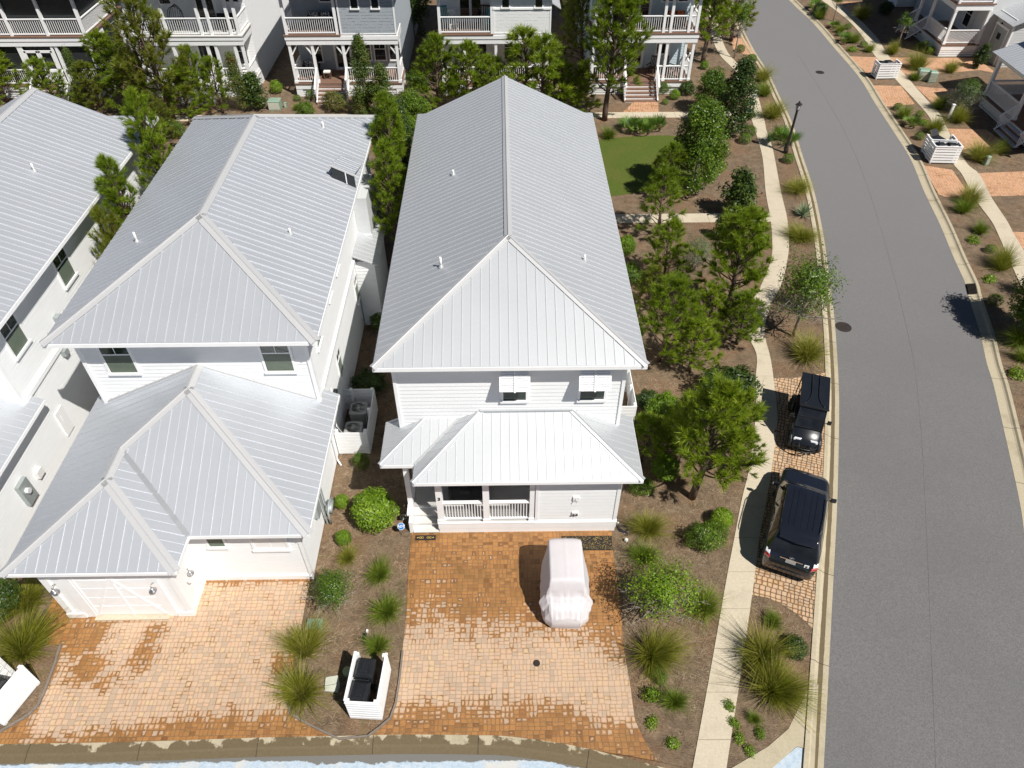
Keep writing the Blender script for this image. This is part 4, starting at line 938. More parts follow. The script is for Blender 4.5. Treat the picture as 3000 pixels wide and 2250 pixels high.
# ================================================================== row of porch houses at the back
YF = 48.8
def pillow(mb, c, a, b, t, mi=0):
    c = Vector(c); a = Vector(a); b = Vector(b); n = a.cross(b).normalized()
    vs = [c + a * x + b * y for x, y in ((-1, -1), (0, -.9), (1, -1), (.9, 0), (1, 1), (0, .9), (-1, 1), (-.9, 0))] + [c + n * t, c - n * t]
    mb.add(vs, [(i, (i + 1) % 8, 8) for i in range(8)] + [((i + 1) % 8, i, 9) for i in range(8)], mi)
def porch_house(label, x0, x1, wallmat, posts_lo, posts_up, steps, open_up, deck='deck', side_open=False, screen=False, brace=False, doors=(), wins_up=(), sill_band=False, base=True, depth=2.3, skirt_lat=True):
    y = YF; H = thing('porch_house', label, 'house', ((x0 + x1) / 2, y, 0), 'porch houses across the back')
    w = MB(); yb = y + depth
    xr = x1 - (.0 if not side_open else 1.5)
    w.box(x0 + .05, yb, 0, xr - .05, 64, 7.0); siding(w, (x0 + .05, yb), (xr - .05, yb), 1.0, 6.9, .17); siding(w, (xr - .05, yb), (xr - .05, 64), .3, 6.9, .17)
    siding(w, (x0 + .05, 64), (x0 + .05, yb), .3, 6.9, .17)
    ox0, ox1 = open_up
    if ox1 < x1 - .3:       # closed room over the right of the porch
        w.box(ox1, y + .02, 4.0, x1 - .03, yb, 7.0)
        zz = 4.02; k = 0
        while zz < 6.9:      # shingle courses with an uneven butt line
            xx = ox1 + .08
            while xx < x1 - .1:
                ww = random.uniform(.14, .26); jj = random.uniform(-.018, .018); xe = min(xx + ww, x1 - .1)
                w.box(xx + .002, y + .0, zz + jj, xe - .002, y + .02, zz + .17 + jj * .2); xx += ww
            zz += .185
        siding(w, (x1 - .03, y + .05), (x1 - .03, yb), 4.0, 6.9, .17)
    w.build('wall', wallmat, H)
    t = MB()
    if ox1 < x1 - .3:
        for xx in (ox1, x1 - .09): t.box(xx, y - .02, 4.0, xx + .10, y + .06, 6.9)
        t.box(ox1 + .1, y - .015, 4.0, x1 - .1, y + .03, 4.07)
        if sill_band: t.box(ox1, y - .05, 5.42, x1, y + .02, 5.52)
    t.box(x0 - .03, y - .05, 3.40, x1 + .03, y + .12, 3.98 if False else 3.93); t.box(x0 - .07, y - .09, 3.70, x1 + .07, y + .11, 3.935)
    t.box(x1 - .13, y + .13, 3.42, x1 + .02, yb, 3.93); t.box(x0 - .02, y + .13, 3.42, x0 + .13, yb, 3.93)
    t.box(x0 + .13, y + .13, 3.5, x1 - .14, yb - .03, 3.56)
    t.build('porch_beam', 'trim', H)
    d = MB(); d.box(x0 - .12, y - .13, 3.94, (ox1 if ox1 < x1 - .3 else x1 + .12), yb - .02, 4.01); 
    if side_open: d.box(x1 - 1.5, yb, 3.94, x1 + .1, yb + 3.5, 4.005)
    d.build('upper_floor', deck, H)
    d = MB(); d.box(x0 - .04, y - .05, .87, x1 + .04, yb - .02, .95); d.build('porch_floor', deck, H)
    s = MB(); s.box(x0, y, .55, x1, y + .08, .865); s.box(x1 - .06, y + .08, .55, x1, yb, .865); s.box(x0, y + .08, .55, x0 + .06, yb, .865)
    for px_ in (x0, (x0 + x1) / 2 - .2, x1 - .4): s.box(px_, y + .02, 0, px_ + .4, y + .42, .55)
    for k in range(4): s.box(x0 + .41, y + .06, .06 + k * .12, x1 - .41, y + .09, .13 + k * .12)
    for k in range(4): s.box(x1 - .08, y + .45, .06 + k * .12, x1 - .05, yb, .13 + k * .12)
    s.build('skirt', 'trim', H)
    for x in posts_lo:
        post(H, x, y + .09, .95, 3.42, .17)
    for x in posts_up: post(H, x, y + .07, 4.01, 6.6, .17, False)
    if brace:
        for i, x in enumerate(posts_lo):
            for s_ in (-1, 1):
                if (i == 0 and s_ < 0) or (i == len(posts_lo) - 1 and s_ > 0): continue
                b = MB(); b.beam((x + s_ * .08, y + .08, 2.75), (x + s_ * .5, y + .08, 3.38), .07, .07, up=(0, 1, 0)); b.build('brace', 'trim', H)
    # rails
    sx0, sx1 = steps
    for a, b in zip(posts_lo, posts_lo[1:]):
        if a >= sx0 - .1 and b <= sx1 + .1: continue
        if b - a > .2: railing(H, (a + .09, y + .08), (b - .09, y + .08), .95, .95, pitch=.135)
    us = [x for x in posts_up]
    for a, b in zip(us, us[1:]):
        if b <= ox1 + .1 and b - a > .2: railing(H, (a + .09, y + .06), (b - .09, y + .06), 4.01, .98, pitch=.135)
    if ox1 < x1 - .3 and us[-1] < ox1 - .3: railing(H, (us[-1] + .09, y + .06), (ox1, y + .06), 4.01, .98, pitch=.135)
    railing(H, (x1 - .08, y + .2), (x1 - .08, yb), .95, .95, pitch=.135); railing(H, (x0 + .08, y + .2), (x0 + .08, yb), .95, .95, pitch=.135)
    railing(H, (x0 + .08, y + .2), (x0 + .08, yb), 4.01, .98, pitch=.135)
    if ox1 > x1 - .3: railing(H, (x1 - .08, y + .2), (x1 - .08, yb + (2.6 if side_open else 0)), 4.01, .98, pitch=.135)
    if side_open:
        q = MB(); q.box(x1 - .12, yb + 2.6, .95, x1 + .04, yb + 2.76, 3.42); q.box(x1 - .12, yb + 2.6, 4.0, x1 + .04, yb + 2.76, 6.6); q.build('post', 'trim', H)
    # steps
    if sx1 > sx0:
        n = 5; st = MB(); rs = MB()
        for i in range(n):
            z = .95 * (i + 1) / (n + 1); ya = y - .26 * (n - i) + .0
            st.box(sx0, ya - .03, z - .03, sx1, ya + .27, z); rs.box(sx0 + .02, ya, max(z - .19, .02), sx1 - .02, ya + .02, z - .031)
        st.build('tread', deck, H); 
        for xx in (sx0 - .05, sx1): rs.beam((xx + .03, y - .26 * n, .12), (xx + .03, y, .93), .05, .24)
        rs.build('riser', 'trim', H)
        for xx in (sx0, sx1):
            railing(H, (xx, y - .26 * n - .05, .12), (xx, y + .02, .98), 0, .95, pitch=.12)
    # openings of the wall behind the porch
    for (kind, xc, z0, ww, hh) in doors:
        if kind == 'door':
            f = MB(); f.box(xc - ww / 2 - .1, yb - .05, z0, xc + ww / 2 + .1, yb + .02, z0 + hh + .12); f.build('door_frame', 'trim', H)
            for s_ in (-1, 1):
                g = MB(); g.box(xc + s_ * ww / 4 - ww / 5.2, yb - .07, z0 + .2, xc + s_ * ww / 4 + ww / 5.2, yb - .04, z0 + hh - .1); g.build('door_glass', 'glass_black', H)
        else: window(H, (xc, yb - .002, z0), (1, 0), ww, hh, pane='glass_black', bars=1)
    for (xc, z0, ww, hh) in wins_up: window(H, (xc, y - .005, z0), (1, 0), ww, hh, pane='glass_black', bars=0, split=0)
    if screen:
        g = MB(); g.box(x0 + .1, y + .20, 1.0, x1 - .1, y + .215, 3.4); g.box(x0 + .1, y + .20, 4.05, x1 - .1, y + .215, 6.6); g.box(x1 - .22, y + .25, 1.0, x1 - .205, yb + 2.5, 3.4); g.box(x1 - .22, y + .25, 4.05, x1 - .205, yb + 2.5, 6.6); g.build('insect_screen', 'screen', H)
    r = MB(); slope(r, [(x0 - .5, y - .5, 6.55), (x1 + .5, y - .5, 6.55), (x1 - 2.5, y + 3, 8.0), (x0 + 2.5, y + 3, 8.0)], (0, 1), pitch=.5)
    slope(r, [(x0 - .5, y - .5, 6.55), (x0 + 2.5, y + 3, 8.0), (x0 + 2.5, 62, 8.0), (x0 - .5, 64.5, 6.55)], (1, 0), pitch=.5); slope(r, [(x1 + .5, y - .5, 6.55), (x1 - 2.5, y + 3, 8.0), (x1 - 2.5, 62, 8.0), (x1 + .5, 64.5, 6.55)], (1, 0), pitch=.5); r.build('roof', 'roof', H)
    return H
D_ = 'door'; W_ = 'window'
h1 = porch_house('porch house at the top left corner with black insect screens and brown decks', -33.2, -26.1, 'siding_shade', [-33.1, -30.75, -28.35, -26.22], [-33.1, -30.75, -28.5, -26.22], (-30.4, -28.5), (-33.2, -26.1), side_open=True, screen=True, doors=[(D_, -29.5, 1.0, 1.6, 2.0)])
q = MB()
for a, b in ((-30.5, -29.62), (-29.58, -28.7)):
    q.box(a, YF + .0, 1.0, a + .12, YF + .06, 3.1); q.box(b - .12, YF + .0, 1.0, b, YF + .06, 3.1); q.box(a, YF, 1.0, b, YF + .06, 1.12); q.box(a, YF, 1.75, b, YF + .06, 1.86); q.box(a, YF, 2.98, b, YF + .06, 3.12)
    for k in range(5): q.box(a + .2 + k * .12, YF + .01, 1.1, a + .225 + k * .12, YF + .04, 1.8)
q.box(-30.65, YF, 1.0, -30.5, YF + .07, 3.4); q.box(-28.7, YF, 1.0, -28.55, YF + .07, 3.4); q.build('screen_door', 'trim', h1)
h2 = porch_house('white porch house second from the left with paired posts, behind the tallest pine', -23.3, -16.4, 'siding', [-23.2, -22.7, -20.9, -18.72, -18.2, -16.98, -16.5], [-23.2, -22.7, -21.0, -18.8, -18.2, -16.98, -16.5], (-20.9, -18.8), (-23.3, -16.4), deck='step_white', doors=[(D_, -19.6, .95, 1.3, 2.1), (W_, -17.4, 1.4, .7, 1.6), (D_, -19.0, 4.0, 1.2, 2.1), (W_, -21.6, 5.2, .9, 1.2), (W_, -17.2, 5.3, .8, 1.2)])
h3 = porch_house('grey shingled porch house with corner braces under its balcony', -13.6, -6.55, 'siding_grey', [-13.5, -12.05, -10.08, -6.65], [-13.5, -10.3], (-12.05, -10.08), (-13.6, -10.1), brace=True, doors=[(D_, -10.6, .95, 1.0, 2.2), (W_, -12.4, 1.5, .7, 1.5), (W_, -9.1, 1.6, .7, 1.4), (W_, -8.1, 1.6, .7, 1.4), (W_, -7.1, 1.6, .7, 1.4), (W_, -11.2, 5.3, .7, 1.1)], wins_up=[(-8.98, 5.55, .42, 1.2), (-7.70, 5.55, .42, 1.2)])
h4 = porch_house('white shingled porch house behind the ridge of the middle roof', -3.9, 3.22, 'siding', [-3.75, -2.3, -.27, 3.05], [-3.8, -.5], (-2.3, -.4), (-3.9, -.42), sill_band=True, doors=[(D_, -1.6, .95, 1.5, 2.2), (W_, .9, 1.6, 1.2, 1.5), (W_, 2.5, 1.6, .8, 1.5), (D_, -1.9, 4.0, 1.5, 2.2)], wins_up=[(.37, 5.56, .42, 1.2), (2.43, 5.56, .42, 1.2)])
m = MB(); slope(m, [(3.22, YF + .3, 5.75), (3.22, YF + 2.5, 5.75), (3.85, YF + 2.5, 5.35), (3.85, YF + .3, 5.35)], (1, 0)); m.build('side_awning', 'roof_warm', h4)
h5 = porch_house('pale blue porch house nearest the street with paired posts and brown steps', 5.95, 12.65, 'siding_blue', [6.05, 8.2, 10.35, 10.8, 12.0, 12.5], [6.05, 7.0, 10.4, 10.85, 12.0, 12.5], (8.2, 10.35), (5.9, 12.7), doors=[(D_, 8.9, .95, 1.5, 2.2), (W_, 11.0, 1.9, .8, 1.3), (D_, 9.1, 4.0, 1.4, 2.2), (W_, 10.9, 5.2, .7, 1.1), (W_, 11.9, 5.2, .6, 1.1), (W_, 6.7, 5.0, .5, 1.4)])
m = MB()
for z in (.98, 4.03): m.beam((12.45, YF + .4, z + 1.6), (12.45, YF + 2.1, z + .3), .08, .1); m.beam((12.45, YF + 2.0, z), (12.45, YF + 2.0, z + 2.2), .09, .09)
m.build('stair_rail', 'trim', h5)

# porch furniture
def chair(label, name, x, y, z, mat, cush=None, w=.5, rz=0, group=None):
    o = thing(name, label, 'chair', (0, 0, 0), group); m = MB()
    for sx in (-1, 1):
        for sy in (-1, 1): m.box(sx * w / 2 - .025, sy * .22 - .025, 0, sx * w / 2 + .025, sy * .22 + .025, .38)
        m.box(sx * w / 2 - .03, -.25, .55, sx * w / 2 + .03, .28, .59)
    m.box(-w / 2, -.25, .34, w / 2, .25, .38)
    for k in range(5): m.beam((-w / 2 + .04 + k * (w - .08) / 4, .24, .38), (-w / 2 + .04 + k * (w - .08) / 4, .36, 1.0), .05, .02, up=(0, 1, 0))
    m.beam((-w / 2, .37, 1.0), (w / 2, .37, 1.0), .04, .08); m.build('frame', mat, o)
    if cush: m = MB(); m.box(-w / 2 + .03, -.24, .381, w / 2 - .03, .22, .46); m.build('cushion', cush, o)
    o.location = (x, y, z); o.rotation_euler = (0, 0, rz); return o
chair('white rocking chair standing behind the balcony rail of the white shingled house', 'rocking_chair', -3.0, YF + .9, 4.01, 'pvc', None, .5, .3)
chair('teal chair on the left of the white shingled house balcony', 'porch_chair', -3.5, YF + 1.7, 4.01, 'teal', None, .55, .5)
chair('teal chair by the right end of the white shingled house balcony', 'porch_chair', -.75, YF + 1.0, 4.01, 'teal', None, .45, -.4)
chair('brown wicker chair with a pale cushion on the white shingled house balcony', 'wicker_chair', -1.0, YF + 1.8, 4.01, 'wicker', 'cover', .7, -.3)
chair('dark wicker chair on the ground porch of the white shingled house', 'wicker_chair', -.8, YF + 1.2, .95, 'black', 'green_can', .55, .2)
chair('brown chair left of the steps on the pale blue house porch', 'porch_chair', 10.2, YF + 1.3, .95, 'wicker', None, .5, -.6)
chair('tan dining chair behind the rail of the pale blue house porch', 'porch_chair', 11.4, YF + 1.2, .95, 'wicker', None, .5, .7)
def sofa(label, x, y, z, w, m1, m2, cat='sofa'):
    o = thing('porch_sofa', label, cat, (x, y, z)); m = MB(); m.box(x - w / 2, y - .3, z + .05, x + w / 2, y + .3, z + .38); m.box(x - w / 2, y + .22, z + .38, x + w / 2, y + .34, z + .8)
    for s_ in (-1, 1): m.box(x + s_ * w / 2 - .06, y - .3, z, x + s_ * w / 2 + .06, y + .34, z + .6)
    m.build('frame', m1, o); n = max(1, int(w / .55))
    for i in range(n):
        m = MB(); pillow(m, (x - w / 2 + (i + .5) * w / n, y + .12, z + .62), (w / n * .42, 0, 0), (0, .08, .22), .09); m.build('cushion', m2, o)
    return o
sofa('low sofa with patterned cushions on the grey shingled house balcony', -11.6, YF + 1.5, 4.01, 1.5, 'black', 'pattern')
sofa('dark sofa with patterned pillows on the lower porch of the grey shingled house', -12.75, YF + 1.5, .95, 1.0, 'black', 'pattern')
sofa('grey sofa with an orange cushion on the pale blue house balcony', 11.4, YF + 1.3, 4.01, 1.1, 'wicker', 'orange')
sofa('black sofa at the right end of the second porch house balcony', -17.6, YF + 1.3, 4.01, 1.1, 'black', 'black_matt')
o = thing('footstool', 'wooden stool with a white cushion beside the grey house steps', 'stool', (-11.55, YF + .8, .95)); x, y, z = o.location; m = MB()
for sx in (-1, 1):
    for sy in (-1, 1): m.box(x + sx * .2 - .03, y + sy * .15 - .03, z, x + sx * .2 + .03, y + sy * .15 + .03, z + .4)
m.box(x - .24, y - .19, z + .36, x + .24, y + .19, z + .41); m.beam((x - .2, y - .15, z + .05), (x + .2, y - .15, z + .35), .03, .03); m.build('frame', 'wicker', o)
m = MB(); m.box(x - .22, y - .17, z + .412, x + .22, y + .17, z + .49); m.build('cushion', 'pvc', o)
# round hanging style chair on the second house balcony
o = thing('egg_chair', 'round dark wicker bowl chair on the balcony of the second porch house', 'chair', (-20.6, YF + 1.2, 4.01)); m = MB(); x, y, z = o.location
for k in range(9):
    a = R(-80 + k * 20); m.tube([(x + math.sin(a) * .45 * math.cos(t), y + .25 * math.sin(t) - .0, z + .75 + .6 * math.cos(a) * .2 + .55 * math.sin(t)) for t in [R(q_) for q_ in range(-90, 91, 30)]], .015, 5)
m.tube([(x + .5 * math.cos(R(t)), y - .1, z + .75 + .62 * math.sin(R(t))) for t in range(0, 361, 24)], .025, 6); m.tube([(x, y, z), (x, y, z + .2)], .05); m.build('basket', 'black', o)
m = MB(); pillow(m, (x, y, z + .45), (.35, 0, 0), (0, .25, .1), .1); m.build('cushion', 'black_matt', o)

# ================================================================== houses on the right of the street
R1 = thing('corner_house', 'pale grey house right of the street with a garage door and a railed corner porch', 'house', (35, 55, 0))
w = MB(); w.box(35.05, 55.3, 0, 44, 66, 7); siding(w, (35.05, 64), (35.05, 55.3), 1.0, 6.9, .17); siding(w, (34.7, 56.9), (36, 56.9), 1, 3.3)
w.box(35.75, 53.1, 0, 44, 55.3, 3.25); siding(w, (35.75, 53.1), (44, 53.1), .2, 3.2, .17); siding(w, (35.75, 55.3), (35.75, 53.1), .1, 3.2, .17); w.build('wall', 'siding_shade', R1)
t = MB(); t.box(35.70, 53.05, .1, 35.82, 53.16, 3.2); t.box(35.68, 53.4, .06, 35.75, 53.52, 2.5); t.box(35.68, 55.0, .06, 35.75, 55.12, 2.5); t.box(35.66, 53.35, 2.4, 35.75, 55.15, 2.55); t.build('corner_trim', 'trim', R1)
t = MB(); t.box(35.69, 53.52, .06, 35.74, 55.0, 2.4); o = t.build('garage_door', 'grey_box', R1)
t = MB(); t.box(35.66, 54.1, 1.6, 35.69, 54.5, 2.0); t.build('pane', 'glass_black', o)
coach(35.7, 54.3, 2.75, -1, 0).build('wall_lamp', 'bronze', R1, True)
m = MB(); slope(m, [(35.3, 52.6, 3.0), (35.3, 55.28, 3.0), (39.5, 55.28, 4.9), (39.5, 52.6, 4.9)], (1, 0)); slope(m, [(39.5, 52.6, 4.9), (39.5, 55.28, 4.9), (43.7, 55.28, 3.0), (43.7, 52.6, 3.0)], (1, 0)); m.build('garage_roof', 'roof_warm', R1)
m = MB(); m.slab([(35.5, 53.12, 3.05), (39.5, 53.12, 4.85), (43.5, 53.12, 3.05)], .05); m.build('gable_wall', 'siding_shade', R1)
d = MB(); d.box(32.35, 55.15, .85, 35.1, 60.3, .93); d.build('porch_floor', 'deck', R1)
d = MB(); d.box(32.3, 55.1, 3.62, 35.1, 60.3, 3.70); d.build('upper_floor', 'deck', R1)
s = MB(); s.box(32.4, 55.2, .5, 35.0, 55.3, .85); s.box(32.4, 55.3, .5, 32.5, 60.2, .85)
for k in range(3): s.box(32.42, 55.22, .06 + k * .15, 35, 55.26, .18 + k * .15); s.box(32.42, 55.26, .06 + k * .15, 32.46, 60.2, .18 + k * .15)
s.box(32.35, 55.16, 3.25, 35.0, 55.3, 3.61); s.box(32.35, 55.3, 3.25, 32.5, 60.3, 3.61); s.box(32.5, 55.3, 3.4, 35, 60.2, 3.5); s.build('porch_beam', 'trim', R1)
for (x, y) in ((32.48, 55.28), (32.48, 58.4), (32.48, 60.2), (34.95, 55.28)): post(R1, x, y, .93, 3.26, .17); post(R1, x, y, 3.7, 6.4, .17, False)
railing(R1, (32.57, 55.28), (34.87, 55.28), .93, .95); railing(R1, (32.48, 55.37), (32.48, 58.3), .93, .95); railing(R1, (32.57, 55.28), (34.87, 55.28), 3.7, .95); railing(R1, (32.48, 55.37), (32.48, 60.2), 3.7, .95)
railing(R1, (31.2, 58.45, .1), (32.4, 58.45, .93), 0, .95, pitch=.12); railing(R1, (31.2, 60.2, .1), (32.4, 60.2, .93), 0, .95, pitch=.12)
st = MB()
for i in range(4): st.box(31.2 + i * .28, 58.5, .17 * i + .13, 31.5 + i * .28, 60.15, .17 * i + .17)
st.build('tread', 'deck', R1)
window(R1, (35.04, 57.6, 1.4), (0, -1), 1.2, 1.6, pane='glass_black', bars=2)
r = MB(); slope(r, [(32.0, 54.9, 6.3), (32, 64, 6.3), (36.5, 64, 8.2), (36.5, 58, 8.2)], (1, 0), pitch=.5); slope(r, [(32, 54.9, 6.3), (44, 54.9, 6.3), (40, 58, 8.2), (36.5, 58, 8.2)], (0, 1), pitch=.5); r.build('roof', 'roof', R1)

R2 = thing('corner_house', 'white house at the right edge with a shaded porch, metal roof and front steps', 'house', (33, 45, 0))
w = MB(); w.box(34.3, 38, 0, 44, 46.6, 6.8); siding(w, (34.3, 46.6), (34.3, 38), .9, 6.7, .17); siding(w, (40, 46.6), (34.3, 46.6), .3, 3.2); w.build('wall', 'siding', R2)
d = MB(); d.box(31.25, 38, .74, 34.3, 46.7, .82); d.build('porch_floor', 'deck', R2)
s = MB(); s.box(31.3, 38, .34, 31.4, 46.6, .735); s.box(31.4, 46.55, .34, 34.2, 46.65, .735)
for k in range(2): s.box(31.33, 38, .08 + k * .14, 31.37, 46.6, .18 + k * .14)
s.box(31.3, 38, 3.0, 31.45, 46.7, 3.3); s.box(31.45, 46.5, 3.0, 34.3, 46.65, 3.3); s.build('porch_beam', 'trim', R2)
for y in (46.5, 42.9, 39.8): post(R2, 31.4, y, .82, 3.05, .19)
railing(R2, (31.4, 46.4), (31.4, 43.05), .82, .95); railing(R2, (31.5, 46.5), (34.2, 46.5), .82, .95)
st = MB(); rs = MB()
for i in range(3): st.box(30.45 + i * .28, 40.5, .2 * i + .17, 30.75 + i * .28, 42.85, .2 * i + .21); rs.box(30.47 + i * .28, 40.5, .2 * i, 30.50 + i * .28, 42.85, .2 * i + .165)
st.build('tread', 'siding_shade', R2); rs.build('riser', 'deck', R2)
for y in (42.9, 40.45): railing(R2, (30.45, y, .1), (31.3, y, .82), 0, .95, pitch=.12)
m = MB(); slope(m, [(31.0, 38, 3.35), (31.0, 47.1, 3.35), (34.3, 47.1, 4.5), (34.3, 38, 4.5)], (1, 0)); m.build('porch_roof', 'roof', R2)
m = MB(); slope(m, [(33.8, 37, 6.7), (33.8, 47.1, 6.7), (38, 47.1, 8.6), (38, 37, 8.6)], (1, 0), pitch=.5); m.build('roof', 'roof', R2)
window(R2, (34.29, 44.6, 1.5), (0, -1), .9, 1.5, pane='glass_black')
b = thing('porch_bench', 'dark bench standing on the shaded porch at the right edge', 'bench', (33.6, 44.3, .82)); m = MB(); m.box(33.3, 43.4, 1.15, 33.9, 45.2, 1.2); m.box(33.85, 43.4, 1.2, 33.9, 45.2, 1.6)
m.build('seat', 'black', b)
for y in (43.5, 45.1): m = MB(); m.box(33.35, y - .03, .82, 33.85, y + .03, 1.15); m.build('leg', 'black', b)

R0 = thing('corner_house', 'white house at the top right corner with only its lower porch and stairs in view', 'house', (38, 66, 0))
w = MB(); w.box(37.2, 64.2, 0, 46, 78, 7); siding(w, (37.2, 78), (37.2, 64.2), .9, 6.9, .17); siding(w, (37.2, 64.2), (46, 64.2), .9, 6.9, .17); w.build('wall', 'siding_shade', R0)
d = MB(); d.box(33.6, 66.3, .85, 37.2, 76, .93); d.build('porch_floor', 'deck', R0)
s = MB(); s.box(33.65, 66.35, .1, 37.2, 66.42, .85); s.box(33.65, 66.42, .1, 33.72, 76, .85); s.build('skirt', 'trim', R0)
for (x, y) in ((33.75, 66.5), (33.75, 70), (37, 66.5)): post(R0, x, y, .93, 3.3, .17)
railing(R0, (33.85, 66.5), (36.9, 66.5), .93, .95); railing(R0, (33.75, 66.6), (33.75, 69.9), .93, .95)
railing(R0, (31.9, 70.1, .1), (33.65, 70.1, .93), 0, .95, pitch=.12); railing(R0, (31.9, 72.3, .1), (33.65, 72.3, .93), 0, .95, pitch=.12)
m = MB(); slope(m, [(33.2, 66, 3.4), (33.2, 76, 3.4), (37.2, 76, 4.6), (37.2, 66, 4.6)], (1, 0), pitch=.5); m.build('porch_roof', 'roof', R0)
# ================================================================== slatted bin screens and wheeled bins
def screen_box(label, loc, rz, w, l, h, open_back=True, group='slatted bin screens', mat='trim', n=7, gap=.034):
    if h < 1: n, gap = 6, .05
    o = thing('bin_screen', label, 'bin screen', (0, 0, 0), group); sh = h / n
    def panel(a, b, nm='slat_panel'):
        m = MB(); a = Vector((*a, 0)); b = Vector((*b, 0))
        for k in range(n): z = .05 + sh * (k + .5); m.beam(a + Vector((0, 0, z)), b + Vector((0, 0, z)), .025, sh - gap)
        return m.build(nm, mat, o)
    panel((-w / 2, 0), (w / 2, 0)); panel((w / 2 - .0, .0), (w / 2, l)); panel((-w / 2, 0), (-w / 2, l))
    if not open_back: panel((-w / 2, l), (w / 2, l))
    for x, y in ((-w / 2 + .06, .06), (w / 2 - .06, .06), (-w / 2 + .06, l - .06), (w / 2 - .06, l - .06)):
        m = MB(); m.box(x - .045, y - .045, 0, x + .045, y + .045, h + .08); m.build('post', mat, o)
    m = MB(); m.beam((-w / 2 - .0, -.005, h + .075), (w / 2, -.005, h + .075), .07, .03); m.beam((w / 2, .03, h + .074), (w / 2, l, h + .074), .07, .03); m.beam((-w / 2, .03, h + .074), (-w / 2, l, h + .074), .07, .03); m.build('top_rail', mat, o)
    o.location = loc; o.rotation_euler = (0, 0, rz); return o
def wheelie(label, loc, rz, h=.98, w=.50, open_lid=False, group='black wheeled bins'):
    o = thing('wheeled_bin', label, 'bin', (0, 0, 0), group); d = w * 1.1
    m = MB(); a, b = .38, .5
    vs = []
    for z, k in ((.02, .74), (h * .55, .88), (h, 1.0)):
        for x, y in ((-1, -.9), (-.85, -1), (.85, -1), (1, -.9), (1, .95), (.9, 1), (-.9, 1), (-1, .95)): vs.append((x * w / 2 * k, y * d / 2 * k, z))
    fs = [tuple(range(8))[::-1]]
    for r_ in range(2):
        for i in range(8): j = (i + 1) % 8; fs.append((r_ * 8 + i, r_ * 8 + j, r_ * 8 + 8 + j, r_ * 8 + 8 + i))
    m.add(vs, fs); m.box(-w / 2 - .015, -d / 2 - .015, h - .05, w / 2 + .015, d / 2 + .015, h); m.box(-w * .2, -d / 2 - .01, h * .3, w * .2, -d / 2 * .8, h * .8); m.build('body', 'black', o)
    m = MB()
    if open_lid:
        m.slab([(-w / 2, d / 2, h + .02), (w / 2, d / 2, h + .02), (w / 2, d / 2 + .3, h + .3), (-w / 2, d / 2 + .3, h + .3)], .03)
    else:
        m.add([(-w / 2 - .02, -d / 2 - .03, h), (w / 2 + .02, -d / 2 - .03, h), (w / 2 + .02, d / 2 + .02, h), (-w / 2 - .02, d / 2 + .02, h), (-w / 2 + .05, -d / 2 + .06, h + .07), (w / 2 - .05, -d / 2 + .06, h + .07), (w / 2 - .05, d / 2 - .05, h + .09), (-w / 2 + .05, d / 2 - .05, h + .09)],
              [(0, 3, 2, 1), (4, 5, 6, 7), (0, 1, 5, 4), (1, 2, 6, 5), (2, 3, 7, 6), (3, 0, 4, 7)]); m.box(-w * .2, -d * .25, h + .07, w * .2, d * .3, h + .105)
    m.build('lid', 'black', o, bevel=.01)
    m = MB(); m.tube([(-w * .42, d / 2 + .07, h - .02), (w * .42, d / 2 + .07, h - .02)], .017, 8)
    for s_ in (-1, 1): m.beam((s_ * w * .36, d / 2 - .02, h - .06), (s_ * w * .36, d / 2 + .08, h - .02), .03, .03)
    m.build('handle', 'black', o)
    for s_ in (-1, 1): m = MB(); m.tube([(s_ * w * .38, d * .36, .11), (s_ * w * .5, d * .36, .11)], .11, 14); m.build('wheel', 'tyre', o)
    o.location = loc; o.rotation_euler = (0, 0, rz); return o
screen_box('white slatted bin screen between the two drives holding two black bins', (-3.82, 7.92, .06), R(-4), .86, 1.38, 1.02)
wheelie('black wheeled bin nearer the alley in the screen between the drives', (-3.93, 8.28, .06), R(172), .95, .46)
wheelie('black wheeled bin at the back of the screen between the drives', (-3.86, 8.92, .06), R(174), .95, .46)
screen_box('white slatted bin screen cut off by the left edge of the picture', (-13.95, 8.05, .06), R(-20), .9, 1.25, 1.02)
wheelie('black wheeled bin inside the slatted screen at the left edge', (-13.8, 8.6, .06), R(160), .9, .46)
screen_box('white slatted bin screen farthest up the street beside the sidewalk', (26.95, 51.05, .06), R(2), 1.5, .85, .98)
wheelie('black wheeled bin on the left in the farthest slatted screen', (26.6, 51.5, .06), R(80), .95, .5)
wheelie('black wheeled bin in the middle of the farthest slatted screen', (27.0, 51.55, .06), R(100), 1.0, .48)
screen_box('nearer white slatted bin screen of the touching pair right of the street', (25.5, 38.78, .06), R(-4), 1.5, .72, .98)
screen_box('farther white slatted bin screen of the touching pair right of the street', (25.58, 39.62, .06), R(-4), 1.45, .72, .98)
wheelie('rounded black bin on the left in the nearer screen of the pair', (25.2, 39.15, .06), R(95), 1.0, .48)
wheelie('rounded black bin on the right in the nearer screen of the pair', (25.85, 39.1, .06), R(85), 1.0, .48)
wheelie('black bin with its lid thrown open in the farther screen of the pair', (25.45, 39.98, .06), R(20), 1.0, .52, open_lid=True)

